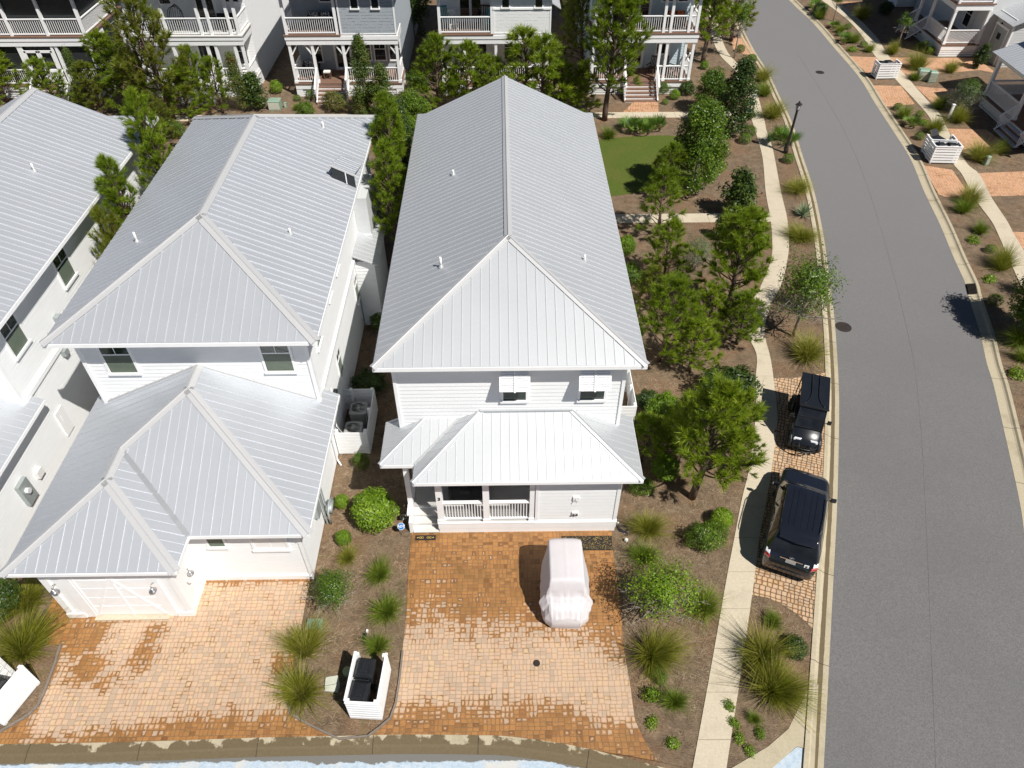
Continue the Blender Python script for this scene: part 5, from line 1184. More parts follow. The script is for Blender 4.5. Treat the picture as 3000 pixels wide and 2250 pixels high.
# air conditioners and their screens
def ac_unit(label, x, y, s=.62, h=.75):
    o = thing('air_conditioner', label, 'air conditioner', (x, y, .06), 'air conditioners beside the houses'); a = s / 2; z = .06
    m = MB(); n = 6; ring = []
    for cx, cy, a0 in ((1, 1, 0), (-1, 1, 90), (-1, -1, 180), (1, -1, 270)):
        for k in range(n + 1): t = R(a0 + 90 * k / n); ring.append((cx * (a - .1) + .1 * math.cos(t), cy * (a - .1) + .1 * math.sin(t)))
    N_ = len(ring); vs = [(x + p, y + q, z) for p, q in ring] + [(x + p, y + q, z + h) for p, q in ring]
    m.add(vs, [(i, (i + 1) % N_, N_ + (i + 1) % N_, N_ + i) for i in range(N_)] + [tuple(range(N_))[::-1]])
    for k in range(9): 
        zz = z + .08 + k * .07; m.box(x - a - .004, y - a + .1, zz, x + a + .004, y + a - .1, zz + .02); m.box(x - a + .1, y - a - .004, zz, x + a - .1, y + a + .004, zz + .02)
    m.build('casing', 'ac', o)
    m = MB(); K = 28
    outer = [(x + p * 1.03, y + q * 1.03, z + h) for p, q in ring]; inner = [(x + a * .8 * math.cos(2 * math.pi * i / N_ + R(0)), y + a * .8 * math.sin(2 * math.pi * i / N_), z + h + .02) for i in range(N_)]
    m.add(outer + inner + [(p[0], p[1], z + h - .05) for p in outer], [(i, (i + 1) % N_, N_ + (i + 1) % N_, N_ + i) for i in range(N_)] + [(i, 2 * N_ + i, 2 * N_ + (i + 1) % N_, (i + 1) % N_) for i in range(N_)]); m.build('top_cover', 'ac', o)
    m = MB()
    for r_ in (.3, .5, .7): m.tube([(x + a * r_ * 1.1 * math.cos(R(t)), y + a * r_ * 1.1 * math.sin(R(t)), z + h + .035) for t in range(0, 361, 20)], .004, 4, cap=False)
    for k in range(16): t = R(k * 22.5); m.beam((x + .05 * math.cos(t), y + .05 * math.sin(t), z + h + .04), (x + a * .82 * math.cos(t), y + a * .82 * math.sin(t), z + h + .03), .006, .006)
    m.build('fan_guard', 'nickel', o)
    m = MB(); m.lathe([(.075, 0), (.075, .06), (.03, .07)], 14, (x, y, z + h - .03)); 
    m.build('motor_hub', 'ac', o)
    for k in range(5): 
        t = R(k * 72 + 20); d = Vector((math.cos(t), math.sin(t), 0)); p = Vector((-d.y, d.x, .35)).normalized(); m = MB()
        m.obox(Vector((x, y, z + h - .06)) + d * a * .42, d * a * .34, p * .07, d.cross(p) * .003); m.build('fan_blade', 'ac', o)
    m = MB(); m.lathe([(a * .8, 0), (a * .8, .002)], 24, (x, y, z + h - .16)); m.build('fan_well', 'black_matt', o)
    return o
ac_unit('grey air conditioner nearer the alley, half sunlit in its screen beside the left house', -5.47, 17.95)
ac_unit('grey air conditioner in full shade at the back of the screen beside the left house', -5.42, 18.95)
ac_unit('grey air conditioner behind a short screen right of the middle house', 4.10, 19.35)
def fence_screen(label, x0, y0, x1, y1, h, left_open=True, mat='trim'):
    o = thing('utility_screen', label, 'fence', ((x0 + x1) / 2, y0, .06)); n = 7; sh = h / n
    sides = [((x0, y0), (x1, y0)), ((x1, y0), (x1, y1)), ((x1, y1), (x0, y1))]
    if not left_open: pass
    for a, b in sides:
        m = MB()
        for k in range(n): z = .1 + sh * (k + .5); m.beam((*a, z), (*b, z), .025, sh - .02)
        m.build('slat_panel', mat, o)
    for p in ((x0 + .08, y0 + .06), (x1 - .06, y0 + .06), (x1 - .06, y1 - .06), (x0 + .3, y1 - .06), (x1 - .06, (y0 + y1) / 2)):
        m = MB(); m.box(p[0] - .05, p[1] - .05, .06, p[0] + .05, p[1] + .05, h + .17); m.build('post', mat, o)
    return o
fence_screen('white slatted screen round two air conditioners beside the left house', -6.0, 17.35, -4.86, 19.55, 1.12)
fence_screen('white slatted screen round one air conditioner right of the middle house', 3.62, 18.5, 4.85, 20.5, 1.12)

# mats, hose, cap, yard sign
x0, y0 = P(1216, 1583, .085); x1, y1 = P(1277, 1568, .085)
o = thing('doormat', 'small black doormat with gold scrolls at the foot of the porch steps', 'mat', ((x0 + x1) / 2, y0, .08)); m = MB(); m.box(x0, y0, .079, x1, y1, .095); m.build('mat_base', 'rubber', o)
m = MB(); cx, cy = (x0 + x1) / 2, (y0 + y1) / 2
for dx in (-.17, -.10, .08, .16):
    for s_ in (-1, 1): m.tube([(cx + dx + .035 * math.cos(R(t)) * s_, cy + .022 * math.sin(R(t)) * s_ + s_ * .012, .098) for t in range(-60, 200, 40)], .006, 4)
for dx in (-.25, .25): m.obox((cx + dx, cy, .098), (.02, .012, 0), (-.012, .012, 0), (0, 0, .003))
m.build('scroll_print', 'gold', o)
c = [P(*q, .085) for q in [(1645, 1571), (1792, 1570), (1795, 1612), (1650, 1612)]]
o = thing('floor_mat', 'long black rubber mat with gold flecks beside the covered golf cart', 'mat', ((c[0][0] + c[1][0]) / 2, c[3][1], .08)); m = MB(); m.slab([(*q, .098) for q in c], .018); m.build('mat_base', 'rubber', o)
m = MB(); rr = random.Random(4)
for i in range(420):
    a, b = rr.random(), rr.random(); p = Vector(c[3]).lerp(Vector(c[2]), .02 + .96 * a).lerp(Vector(c[0]).lerp(Vector(c[1]), .02 + .96 * a), .05 + .9 * b)
    t = rr.random() * 6.3; m.obox((p.x, p.y, .0995), (.009 * math.cos(t), .009 * math.sin(t), 0), (-.0035 * math.sin(t), .0035 * math.cos(t), 0), (0, 0, .0015))
o2 = m.build('gold_flecks', 'gold', o)
hx, hy = P(1826, 1553)
m = MB(); pts = [(3.68, 14.15, .5), (3.74, 14.1, .2), (hx - .16, hy + .02, .10), (hx - .12, hy - .06, .09), (hx - .05, hy - .02, .1)]
for t in range(0, 760, 30): pts.append((hx + (.14 + .00004 * t) * math.cos(R(t + 150)), hy + .11 * math.sin(R(t + 150)) + .0001 * t, .085 + .00003 * t))
pts += [(hx + .12, hy - .16, .09), (hx + .02, hy - .2, .09)]
one('garden_hose', m.tube(smooth_line(pts, 3), .013, 6), 'hose', 'coiled dark hose on the straw at the right corner of the middle house', 'hose', smooth=True)
x, y = P(1834, 1586); one('pipe_cap', MB().lathe([(.06, 0), (.06, .12), (.045, .15), (.01, .155)], 16, (x, y, .05)), 'pvc', 'short white pipe cap standing in the straw right of the rubber mat', 'pipe cap', smooth=True)
x, y = P(1178, 1568); z0 = .06; o = thing('yard_sign', 'round blue security sign on a thin stake beside the porch steps', 'sign', (x, y, z0))
m = MB(); m.tube([(x, y, z0), (x, y + .01, z0 + .48)], .009, 6); m.build('stake', 'nickel', o)
tilt = R(38); up = Vector((0, math.sin(tilt), math.cos(tilt))); nn = Vector((0, -math.cos(tilt), math.sin(tilt))); cc = Vector((x + .02, y, z0 + .50))
def disc(c, nn, up, r, n, t):
    m = MB(); rt = up.cross(nn).normalized(); f = [c + (rt * math.cos(2 * math.pi * (k + .5) / n) + up * math.sin(2 * math.pi * (k + .5) / n)) * r for k in range(n)]
    m.add(f + [p - nn * t for p in f], [tuple(range(n)), tuple(range(2 * n - 1, n - 1, -1))] + [(k, k + n, (k + 1) % n + n, (k + 1) % n) for k in range(n)]); return m
disc(cc, nn, up, .125, 8, .012).build('sign_border', 'pvc', o); pl = disc(cc + nn * .004, nn, up, .112, 8, .012).build('sign_plate', 'blue', o)
text_part('lettering', 'ADT', .115, 'pvc', pl, cc + nn * .010 + up * .0, (R(90) - tilt, 0, 0), .003)
# hose reel rocks / sprinkler box near the sign
x, y = P(1183, 1522); one('garden_ornament', MB().tube([(x + .10 * math.cos(R(t)), y + .03 * math.sin(R(t)), .2 + .10 * math.sin(R(t))) for t in range(0, 361, 30)], .02, 6).box(x - .04, y - .03, .05, x + .04, y + .03, .12), 'grey_box', 'small grey hose holder in the shade behind the blue sign', 'hose holder')

# lamp, dog waste station, stakes, utility boxes
x, y = P(2301, 448); o = thing('street_lamp', 'dark street lamp with a square lantern between the street and the sidewalk', 'street lamp', (x, y, .06))
H_ = 2.55
m = MB(); m.lathe([(.14, 0), (.14, .25), (.095, .32), (.08, .5), (.065, H_), (.09, H_ + .03), (.06, H_ + .06)], 14, (x, y, .06)); m.lathe([(.09, .42), (.1, .45), (.09, .48)], 14, (x, y, .06)); m.build('pole', 'bronze', o, True)
m = MB(); z = H_ + .12
for k in range(4):
    t = R(45 + 90 * k); m.beam((x + .09 * math.cos(t), y + .09 * math.sin(t), z), (x + .15 * math.cos(t), y + .15 * math.sin(t), z + .30), .02, .02)
m.box(x - .07, y - .07, z - .02, x + .07, y + .07, z + .01); m.lathe([(.22, .30), (.20, .33), (.06, .42), (.03, .50), (.0, .52)], 4, (x, y, z)); m.build('lantern_frame', 'bronze', o)
m = MB(); m.lathe([(.085, .01), (.135, .29)], 4, (x, y, z)); m.build('lantern_glass', 'lens', o)
x, y = P(2190, 347); o = thing('waste_station', 'pet waste post with a white notice and a green can beside the sidewalk', 'waste station', (x, y, .06))
m = MB(); m.beam((x + .05, y + .1, .06), (x + .05, y + .1, 1.75), .06, .06); m.build('post', 'green_can', o)
m = MB(); m.box(x - .05, y + .04, 1.35, x + .22, y + .06, 1.85); pl = m.build('sign_plate', 'pvc', o)
m = MB(); m.box(x + .0, y + .032, 1.62, x + .16, y + .04, 1.78); m.box(x + .02, y + .032, 1.42, x + .14, y + .04, 1.47); m.build('sign_print', 'black', pl)
m = MB(); m.box(x - .08, y + .0, .95, x + .12, y + .08, 1.25); m.build('bag_box', 'green_can', o)
m = MB(); m.lathe([(.13, 0), (.15, .5), (.16, .51), (.16, .55), (.12, .57)], 18, (x + .0, y - .05, .1)); m.build('waste_can', 'green_can', o, True)
def utility(u, v, w, d, h, label, mat='green_box', name='utility_box', cat='utility box', rz=0, louvre=False):
    x, y = P(u, v); o = thing(name, label, cat, (0, 0, 0)); m = MB()
    m.box(-w / 2, -d / 2, 0, w / 2, d / 2, h * .9); m.add([(-w / 2 - .02, -d / 2 - .02, h * .9), (w / 2 + .02, -d / 2 - .02, h * .9), (w / 2 + .02, d / 2 + .02, h * .9), (-w / 2 - .02, d / 2 + .02, h * .9), (-w / 2 + .05, -d / 2 + .05, h), (w / 2 - .05, -d / 2 + .05, h), (w / 2 - .05, d / 2 - .05, h), (-w / 2 + .05, d / 2 - .05, h)], [(0, 3, 2, 1), (4, 5, 6, 7), (0, 1, 5, 4), (1, 2, 6, 5), (2, 3, 7, 6), (3, 0, 4, 7)])
    m.build('cabinet', mat, o)
    m = MB()
    if louvre:
        for k in range(6): m.box(-w / 2 + .04, -d / 2 - .02, .1 + k * h * .13, w / 2 - .04, -d / 2, .1 + k * h * .13 + .05)
    else: m.box(-w / 2 + .03, -d / 2 - .008, .06, w / 2 - .03, -d / 2, h * .82)
    m.build('door_panel', 'green_box' if mat != 'green_box' else 'stone', o)
    o.location = (x, y, .06); o.rotation_euler = (0, 0, rz); return o
utility(2726, 240, .5, .45, .75, 'pale green transformer cabinet with louvres right of the street', louvre=True, rz=R(-12))
utility(2700, 232, .75, .6, .7, 'larger pale green transformer cabinet behind tall grass right of the street', rz=R(-12))
utility(808, 318, .75, .6, .62, 'sage green transformer cabinet in front of the grey shingled house')
utility(2887, 482, .22, .22, .55, 'small green utility pedestal in grass near the right edge')
utility(838, 315, .16, .16, .35, 'short pale green pedestal beside the sage transformer cabinet')
utility(926, 1840, .42, .3, .28, 'low grey-green utility box in the grass between the drives', mat='green_box')
x, y = P(975, 2008); 
m = MB(); m.slab([(x - .22, y + .2, .16), (x + .12, y + .24, .18), (x + .2, y + .02, .15), (x + .18, y - .22, .12), (x - .2, y - .18, .12)], .1); m.slab([(x - .2, y - .06, .20), (x + .16, y - .02, .2), (x + .17, y - .2, .16), (x - .16, y - .2, .16)], .06)
one('flat_stone', m, 'stone', 'pale flat stone lying left of the bin screen between the drives', 'stone', bevel=.01)
x, y = P(1017, 1965, .25); one('lid_cap', MB().lathe([(.13, 0), (.13, .2), (.10, .24), (.02, .25)], 18, (x, y, .05)), 'lime', 'lime coloured round cap against the left side of the bin screen', 'utility cap', smooth=True)
x, y = P(2778, 348); o = thing('marker_post', 'short white marker post in the bed right of the street', 'post', (x, y, .06)); MB().box(x - .07, y - .06, .06, x + .07, y + .06, .95).build('post', 'trim', o); MB().box(x - .09, y - .08, .951, x + .09, y + .08, 1.0).build('cap', 'trim', o)
x, y = P(1068, 1850, .2); o = thing('path_light', 'small broken solar light lying in the bed between the drives', 'path light', (x, y, .06)); MB().box(x - .05, y - .18, .07, x + .05, y + .0, .12).build('panel', 'black', o); MB().box(x + .03, y + .02, .07, x + .09, y + .09, .16).build('lamp_head', 'pvc', o)
one('brick', MB().box(-.09, -.05, 0, .09, .05, .05), 'paver_park', 'small pale brick on the dark bay behind the golf cart', 'brick').location = (*P(2274, 1263), .08)

# ================================================================== vehicles
def lerp_tab(tab, s):
    for (a, va), (b, vb) in zip(tab, tab[1:]):
        if a <= s <= b:
            t = (s - a) / (b - a) if b > a else 0; return [x + (y - x) * t for x, y in zip(va, vb)]
    return list(tab[-1][1]) if s > tab[-1][0] else list(tab[0][1])
def seg_pt(pts, t):
    """t over the control polyline, softened at its corners"""
    n = len(pts) - 1; x = t * n; i = min(int(x), n - 1); f = x - i
    p0 = pts[max(i - 1, 0)]; p1 = pts[i]; p2 = pts[i + 1]; p3 = pts[min(i + 2, n)]; k = .35
    def h(a, b, c, d): m1 = (c - a) * k; m2 = (d - b) * k; return (2 * f ** 3 - 3 * f * f + 1) * b + (f ** 3 - 2 * f * f + f) * m1 + (-2 * f ** 3 + 3 * f * f) * c + (f ** 3 - f * f) * m2
    return tuple(h(a, b, c, d) for a, b, c, d in zip(p0, p1, p2, p3))

# --- black estate car: stations along its length (rear 0 .. front 4.15); values: half width low, z low, half width belt, z belt, half width roof, z roof
SUVT = [(0.0, (.62, .32, .60, .62, .56, .66)), (.06, (.74, .26, .74, .70, .70, .78)), (.14, (.79, .24, .79, .86, .72, .92)), (.34, (.82, .24, .80, .90, .66, 1.18)), (.62, (.83, .22, .81, .92, .60, 1.46)), (.80, (.83, .22, .815, .93, .60, 1.50)), (1.6, (.83, .22, .82, .92, .62, 1.53)), (2.4, (.83, .22, .82, .91, .61, 1.50)), (2.62, (.83, .22, .82, .91, .60, 1.46)), (3.08, (.83, .22, .81, .90, .64, 1.02)), (3.2, (.83, .22, .80, .87, .66, .96)), (3.75, (.82, .24, .76, .78, .62, .86)), (3.98, (.76, .26, .70, .68, .58, .74)), (4.12, (.60, .30, .55, .56, .48, .60)), (4.16, (.45, .34, .42, .48, .38, .50))]
def car_pt(s, t):      # t: 0 bottom middle-left side .. .5 top centre .. 1
    wl, zl, wb, zb, wr, zr = lerp_tab(SUVT, s); side = 1 if t >= .5 else -1; q = 1 - abs(t - .5) * 2    # q 0 at the sill, 1 on the centre line
    P_ = [(wl * .96, zl), (wl, zl + (zb - zl) * .45), (wb, zb - .04), (wb * .98, zb), (wr + (wb * .98 - wr) * .10, zr - (zr - zb) * .10), (wr * .86, zr), (0, zr + .02)]
    x, z = seg_pt(P_, q); return Vector((side * x, s, z))
def car_patch(s0, s1, t0, t1, ns, nt_, off=0.0, tf=None):
    m = MB(); 
    for i in range(ns + 1):
        for j in range(nt_ + 1):
            s = s0 + (s1 - s0) * i / ns; t = t0 + (t1 - t0) * j / nt_
            if tf: s, t = tf(s, t, i / ns, j / nt_)
            p = car_pt(s, t); e = 1e-3
            du = car_pt(s + e, t) - car_pt(s - e, t); dv = car_pt(s, t + e) - car_pt(s, t - e); n = dv.cross(du)
            n = n.normalized() if n.length > 1e-9 else Vector((0, 0, 1))
            if n.dot(p - Vector((0, p.y, .6))) < 0: n = -n
            m.v.append(tuple(p + n * off))
    for i in range(ns):
        for j in range(nt_):
            a = i * (nt_ + 1) + j; m.f.append((a, a + 1, a + nt_ + 2, a + nt_ + 1)); m.m.append(0)
    return m
car = thing('black_car', 'black family car with roof ribs parked on the paver bay beside the kerb', 'car', (0, 0, 0))
m = car_patch(0, 4.16, 0, 1, 96, 48); o_ = len(m.v); 
m.f.append(tuple(range(49))[::-1]); m.m.append(0); m.f.append(tuple(96 * 49 + k for k in range(49))); m.m.append(0); m.box(-.74, .3, .16, .74, 3.9, .30)
m.build('body', 'paint', car, True)
car_patch(.17, .50, .27, .73, 10, 20, .008).build('rear_window', 'glass_black', car, True)
car_patch(2.66, 3.04, .27, .73, 10, 20, .006).build('windscreen', 'glass_black', car, True)
for sg in (0, 1):
    f = (lambda a, b: (a, b)) if sg == 0 else (lambda a, b: (1 - b, 1 - a))
    for (a, b) in ((.75, 1.18), (1.26, 1.98), (2.06, 2.62)):
        t0, t1 = f(.255, .335); car_patch(a, b, t0, t1, 6, 6, .006).build('side_window', 'glass_black', car, True)
    m = MB(); x = .60 * (1 if sg else -1)
    m.tube([(x * .97, .9, 1.545), (x, 1.0, 1.58), (x * 1.0, 2.2, 1.575), (x * .97, 2.35, 1.53)], .016, 6); m.build('roof_rail', 'paint', car)
    sx = 1 if sg else -1
    m = MB(); m.obox((sx * .92, 2.86, 1.0), (.085, .02, 0), (-.01, .045, 0), (0, 0, .07)); m.beam((sx * .80, 2.86, .95), (sx * .90, 2.86, .98), .05, .04); m.build('wing_mirror', 'paint', car, bevel=.02)
    m = MB(); m.obox((sx * .70, .10, .80), (.085, sx * .05, 0), (0, .035, .02), (0, -.01, .07)); m.build('tail_light', 'red', car, bevel=.015)
    m = MB(); m.obox((sx * .715, .17, .915), (.07, sx * .05, 0), (0, .06, .03), (0, -.01, .045)); m.build('reversing_light', 'lens', car, bevel=.015)
    t0, t1 = f(.15, .27); car_patch(3.72, 3.96, t0, t1, 5, 5, .006).build('headlight', 'lens', car, True)
    for y in (.82, 3.32):
        m = MB(); m.tube([(sx * .66, y, .30), (sx * .835, y, .30)], .30, 24); w_ = m.build('wheel', 'tyre', car)
        m = MB(); m.tube([(sx * .834, y, .30), (sx * .842, y, .30)], .19, 18); m.build('rim', 'nickel', w_)
m = MB()
for x in (-.36, -.2, 0, .2, .36):
    for k in range(8): 
        ya = .95 + k * .2; za = lerp_tab(SUVT, ya)[5] + .012 * (1 - abs(x)); zb = lerp_tab(SUVT, ya + .2)[5] + .012 * (1 - abs(x)); m.beam((x, ya, za + .010), (x, ya + .2, zb + .010), .022, .014)
m.build('roof_ribs', 'paint', car)
m = MB(); m.slab([(-.56, .66, 1.50), (.56, .66, 1.50), (.52, .42, 1.44), (0, .36, 1.44), (-.52, .42, 1.44)], .03); m.build('spoiler', 'paint', car, bevel=.01)
m = MB(); m.slab([(-.58, .02, .70), (.58, .02, .70), (.66, .13, .73), (-.66, .13, .73)], .02); m.build('bumper_step', 'black', car)
m = MB(); m.tube([(-.7, .05, .5), (-.35, -.015, .48), (0, -.03, .48), (.35, -.015, .48), (.7, .05, .5)], .02, 6); m.build('bumper_trim', 'black', car)
m = MB(); m.beam((-.34, .085, .935), (.34, .085, .935), .03, .035); m.build('tailgate_bar', 'chrome', car)
m = MB(); m.obox((0, .055, .86), (.15, 0, 0), (0, .015, .055), (0, .006, -.002)); m.build('licence_plate', 'ac', car)
m = MB(); m.tube([(.065 * math.cos(R(t)), .10 + .012 * math.sin(R(t)), 1.0 + .045 * math.sin(R(t))) for t in range(0, 361, 24)], .008, 5); m.tube([(.024 * math.cos(R(t)), .10, 1.0 + .045 * math.sin(R(t))) for t in range(0, 361, 24)], .006, 5); m.tube([(.06 * math.cos(R(t)), .10, 1.018 + .018 * math.sin(R(t))) for t in range(0, 361, 24)], .006, 5); m.build('emblem', 'chrome', car)
m = MB(); m.obox((.47, .085, .87), (.07, .008, 0), (0, .012, .05), (0, .004, 0)); st = m.build('sticker', 'pvc', car); m = MB(); m.lathe([(.03, 0), (.03, .004)], 12, (0, 0, 0)); q = m.build('sticker_oval', 'black', st); q.location = (.47, .072, .87); q.rotation_euler = (R(75), 0, 0)
m = MB(); m.beam((-.05, .30, 1.13), (.30, .26, 1.06), .012, .012); m.build('rear_wiper', 'black', car)
for x in (-.3, .15): m = MB(); m.beam((x, 3.08, 1.035), (x + .42, 2.98, 1.10), .014, .012); m.build('wiper', 'black', car)
car.location = (8.68 - .0, 12.02, .07); car.rotation_euler = (0, 0, R(-24.5))

# --- black golf cart facing the camera (its own +y is backwards)
g = thing('golf_cart', 'black lifted golf cart with a ribbed roof parked behind the black car', 'golf cart', (0, 0, 0))
m = MB(); m.slab([(-.5, .55, 1.66), (.5, .55, 1.66), (.5, 2.3, 1.70), (-.5, 2.3, 1.70)], .05); m.build('roof', 'paint_cart', g, bevel=.02)
m = MB()
for sx in (-1, 1):
    pts = [(sx * .14, 2.28, 1.715), (sx * .13, 1.9, 1.72), (sx * .13, 1.2, 1.70), (sx * .2, .85, 1.69), (sx * .34, .62, 1.68)]
    m.tube(smooth_line(pts, 3), .02, 6)
m.build('roof_rib', 'paint_cart', g, True)
m = MB(); m.beam((-.5, .55, 1.65), (.5, .55, 1.65), .06, .05); m.build('roof_visor', 'black', g)
for sx in (-1, 1):
    m = MB(); m.tube([(sx * .44, .62, 1.62), (sx * .46, .18, .88)], .022, 6); m.build('roof_strut', 'black', g)
    for ya in (1.6, 2.2): m = MB(); m.tube([(sx * .46, ya, 1.62), (sx * .46, ya + .1, .6)], .022, 6); m.build('roof_strut', 'black', g)
    m = MB(); m.obox((sx * .64, .42, 1.18), (.07, 0, 0), (0, .02, 0), (0, 0, .09)); m.beam((sx * .48, .42, 1.12), (sx * .6, .42, 1.16), .025, .02); m.build('wing_mirror', 'black', g, bevel=.02)
    for y in (.1, 1.95):
        m = MB(); m.tube([(sx * .38, y, .27), (sx * .42, y, .27), (sx * .56, y, .27), (sx * .6, y, .27)], [.24, .27, .27, .24], 20); w_ = m.build('wheel', 'tyre', g)
        m = MB(); m.tube([(sx * .59, y, .27), (sx * .61, y, .27)], .14, 14); m.build('rim', 'black', w_)
        m = MB(); m.tube([(sx * .49, y + .36 * math.cos(R(t)), .27 + .36 * math.sin(R(t))) for t in range(10, 171, 20)], .07, 6); m.build('mudguard', 'black', g)
    m = MB(); m.obox((sx * .27, -.16, .66), (.12, 0, .0), (sx * .03, -.03, -.01), (0, .015, .04)); m.build('headlight', 'lens', g, bevel=.01)
m = MB(); m.slab([(-.44, .60, 1.60), (.44, .60, 1.60), (.46, .20, .92), (-.46, .20, .92)], .01); m.build('windscreen', 'glass_black', g)
m = MB()
for a, b in (((-.44, .585, 1.60), (.44, .585, 1.60)), ((-.45, .40, 1.27), (.45, .40, 1.27)), ((-.46, .185, .93), (.46, .185, .93))): m.beam(a, b, .03, .03)
m.build('screen_frame', 'black', g)
m = MB()
hood = [(.50, .30, .92), (.50, .10, .84), (.46, -.12, .72), (.38, -.26, .58), (.34, -.30, .40)]
for w_, y, z in hood: m.v += [(-w_, y, z - .08), (-w_ * .8, y, z), (w_ * .8, y, z), (w_, y, z - .08)]
for i in range(len(hood) - 1):
    for j in range(3): a = i * 4 + j; m.f.append((a, a + 1, a + 5, a + 4)); m.m.append(0)
m.box(-.4, -.2, .3, .4, .5, .62); m.box(-.46, .3, .26, .46, 2.25, .42); m.build('cowl', 'paint_cart', g, True)
m = MB(); m.box(-.44, 1.15, .42, .44, 1.6, .62); m.box(-.44, 1.55, .6, .44, 1.65, 1.05); m.box(-.44, 1.75, .42, .44, 2.2, .62); m.box(-.44, 1.7, .6, .44, 1.76, 1.05); m.build('seat', 'black_matt', g, bevel=.03)
m = MB(); m.tube([(.2 + .15 * math.cos(R(t)), .72 + .05 * math.sin(R(t)), 1.02 + .13 * math.sin(R(t))) for t in range(0, 361, 24)], .014, 6); m.tube([(.2, .5, .85), (.2, .72, 1.02)], .02, 6); m.build('steering_wheel', 'black', g)
m = MB()
for z, k in ((.52, 1.0), (.38, .96)): m.tube([(-.46 * k, -.12, z), (-.38 * k, -.36, z), (-.12, -.50, z), (.12, -.50, z), (.38 * k, -.36, z), (.46 * k, -.12, z)], .022, 8)
for x in (-.2, .2): m.tube([(x, -.46, .3), (x, -.46, .56), (x, -.3, .6)], .018, 6)
m.build('bull_bar', 'black', g, True)
g.location = (10.84, 17.32, .07); g.rotation_euler = (0, 0, R(-19.5))

# --- golf cart under a white cover
def cover_pt(s, t):
    """s 0 (near end) .. 1 (far end), t 0..1 over the section from left ground over the roof to right ground"""
    L = 2.05; y = s * L
    tab = [(0, (.36, .38, .34, .52)), (.035, (.52, .60, .46, .80)), (.10, (.58, .68, .50, .88)), (.17, (.60, .70, .50, 1.02)), (.235, (.61, .70, .50, 1.62)), (.27, (.62, .70, .50, 1.70)), (.6, (.63, .72, .50, 1.72)), (.9, (.58, .62, .50, 1.70)), (.965, (.54, .55, .48, 1.66)), (1.0, (.48, .50, .42, 1.50))]
    av = [lerp_tab(tab, min(1, max(0, s + d_))) for d_ in (-.03, -.015, 0, .015, .03)]; wg, wm, wr, zr = [sum(q_) / 5 for q_ in zip(*av)]; side = 1 if t >= .5 else -1; q = 1 - abs(t - .5) * 2
    P_ = [(wg, .02), (wm, zr * .25), (wm * .99, min(zr * .5, .85)), (wr + (wm - wr) * .22, zr * .86), (wr, zr - .05), (wr * .82, zr), (0, zr + .025)]
    x, z = seg_pt(P_, q)
    if s < .16: y += -.12 * (1 - abs(z - .45) / .9)
    low = max(0., 1 - q * 1.7)
    fold = noise.noise(Vector((x * 2 + side * 5, y * 9, z * .5))) * .050 * low + noise.noise(Vector((side * 3, y * 21, z * .8 + 7))) * .014 * low + noise.noise(Vector((x * 9, y * .5, z * 1.2 + 9))) * .034 * (1 if s < .24 else .3) + noise.noise(Vector((x * 24, y * .7, z * .9 + 3))) * .013 * (1 if s < .24 else .45)
    k = max(0, 1 - q * 1.3) * 1.3 + (.35 if s > .2 else 1.1)
    x *= 1 + fold * k * 1.6; z += fold * .4 * (1 if q > .55 else 0); y += fold * (1.4 if s < .2 else .3)
    if .14 < s < .235 and .35 < q < .62: x *= 1 + .16 * math.sin((s - .14) / .095 * math.pi)
    return (side * x, y, max(z, .01))
m = MB(); NS, NT = 120, 120
for i in range(NS + 1):
    for j in range(NT + 1): m.v.append(cover_pt(i / NS, j / NT))
for i in range(NS):
    for j in range(NT): a = i * (NT + 1) + j; m.f.append((a, a + 1, a + NT + 2, a + NT + 1)); m.m.append(0)
m.f.append(tuple(range(NT + 1))[::-1]); m.m.append(0); m.f.append(tuple(NS * (NT + 1) + k for k in range(NT + 1))); m.m.append(0)
cv = m.build('covered_cart', 'cover', None, True); cv.location = (1.75, 10.52, .08); cv.rotation_euler = (0, 0, R(-1))
tag(cv, 'golf cart wholly hidden under a white cloth cover on the middle drive', 'golf cart')
# black covered furniture on the middle house porch
m = MB(); m.box(-1.85, 14.6, .6, -.75, 15.2, 1.5); m.slab([(-1.5, 14.5, 1.55), (-1.1, 14.5, 1.55), (-1.1, 15.3, 1.7), (-1.5, 15.3, 1.7)], .3)
one('grill', m, 'black_matt', 'barbecue under a black cover behind the porch rail of the middle house', 'barbecue', bevel=.08)
# ================================================================== plants
rnd = random.Random(11)
def rvec(r=rnd):
    while True:
        v = Vector((r.uniform(-1, 1), r.uniform(-1, 1), r.uniform(-1, 1)))
        if .05 < v.length < 1: return v.normalized()
class FB:      # fast builder for thousands of small blades and leaves
    def __init__(s): s.v = []; s.f = []; s.n = 0
    def blade(s, p, d, w, side):
        q = p + d; s.v += [tuple(p - side * w), tuple(p + side * w), tuple(q)]; s.f.append((s.n, s.n + 1, s.n + 2)); s.n += 3
    def leaf(s, p, d, side, l, w):
        a = p + d * (l * .5); s.v += [tuple(p), tuple(a + side * w), tuple(p + d * l), tuple(a - side * w)]; s.f.append((s.n, s.n + 1, s.n + 2, s.n + 3)); s.n += 4
    def build(s, name, mat, parent=None):
        me = bpy.data.meshes.new(name); me.from_pydata(s.v, [], s.f); me.materials.append(M[mat]); me.update()
        o = bpy.data.objects.new(name, me); COL.objects.link(o); o.parent = parent; return o

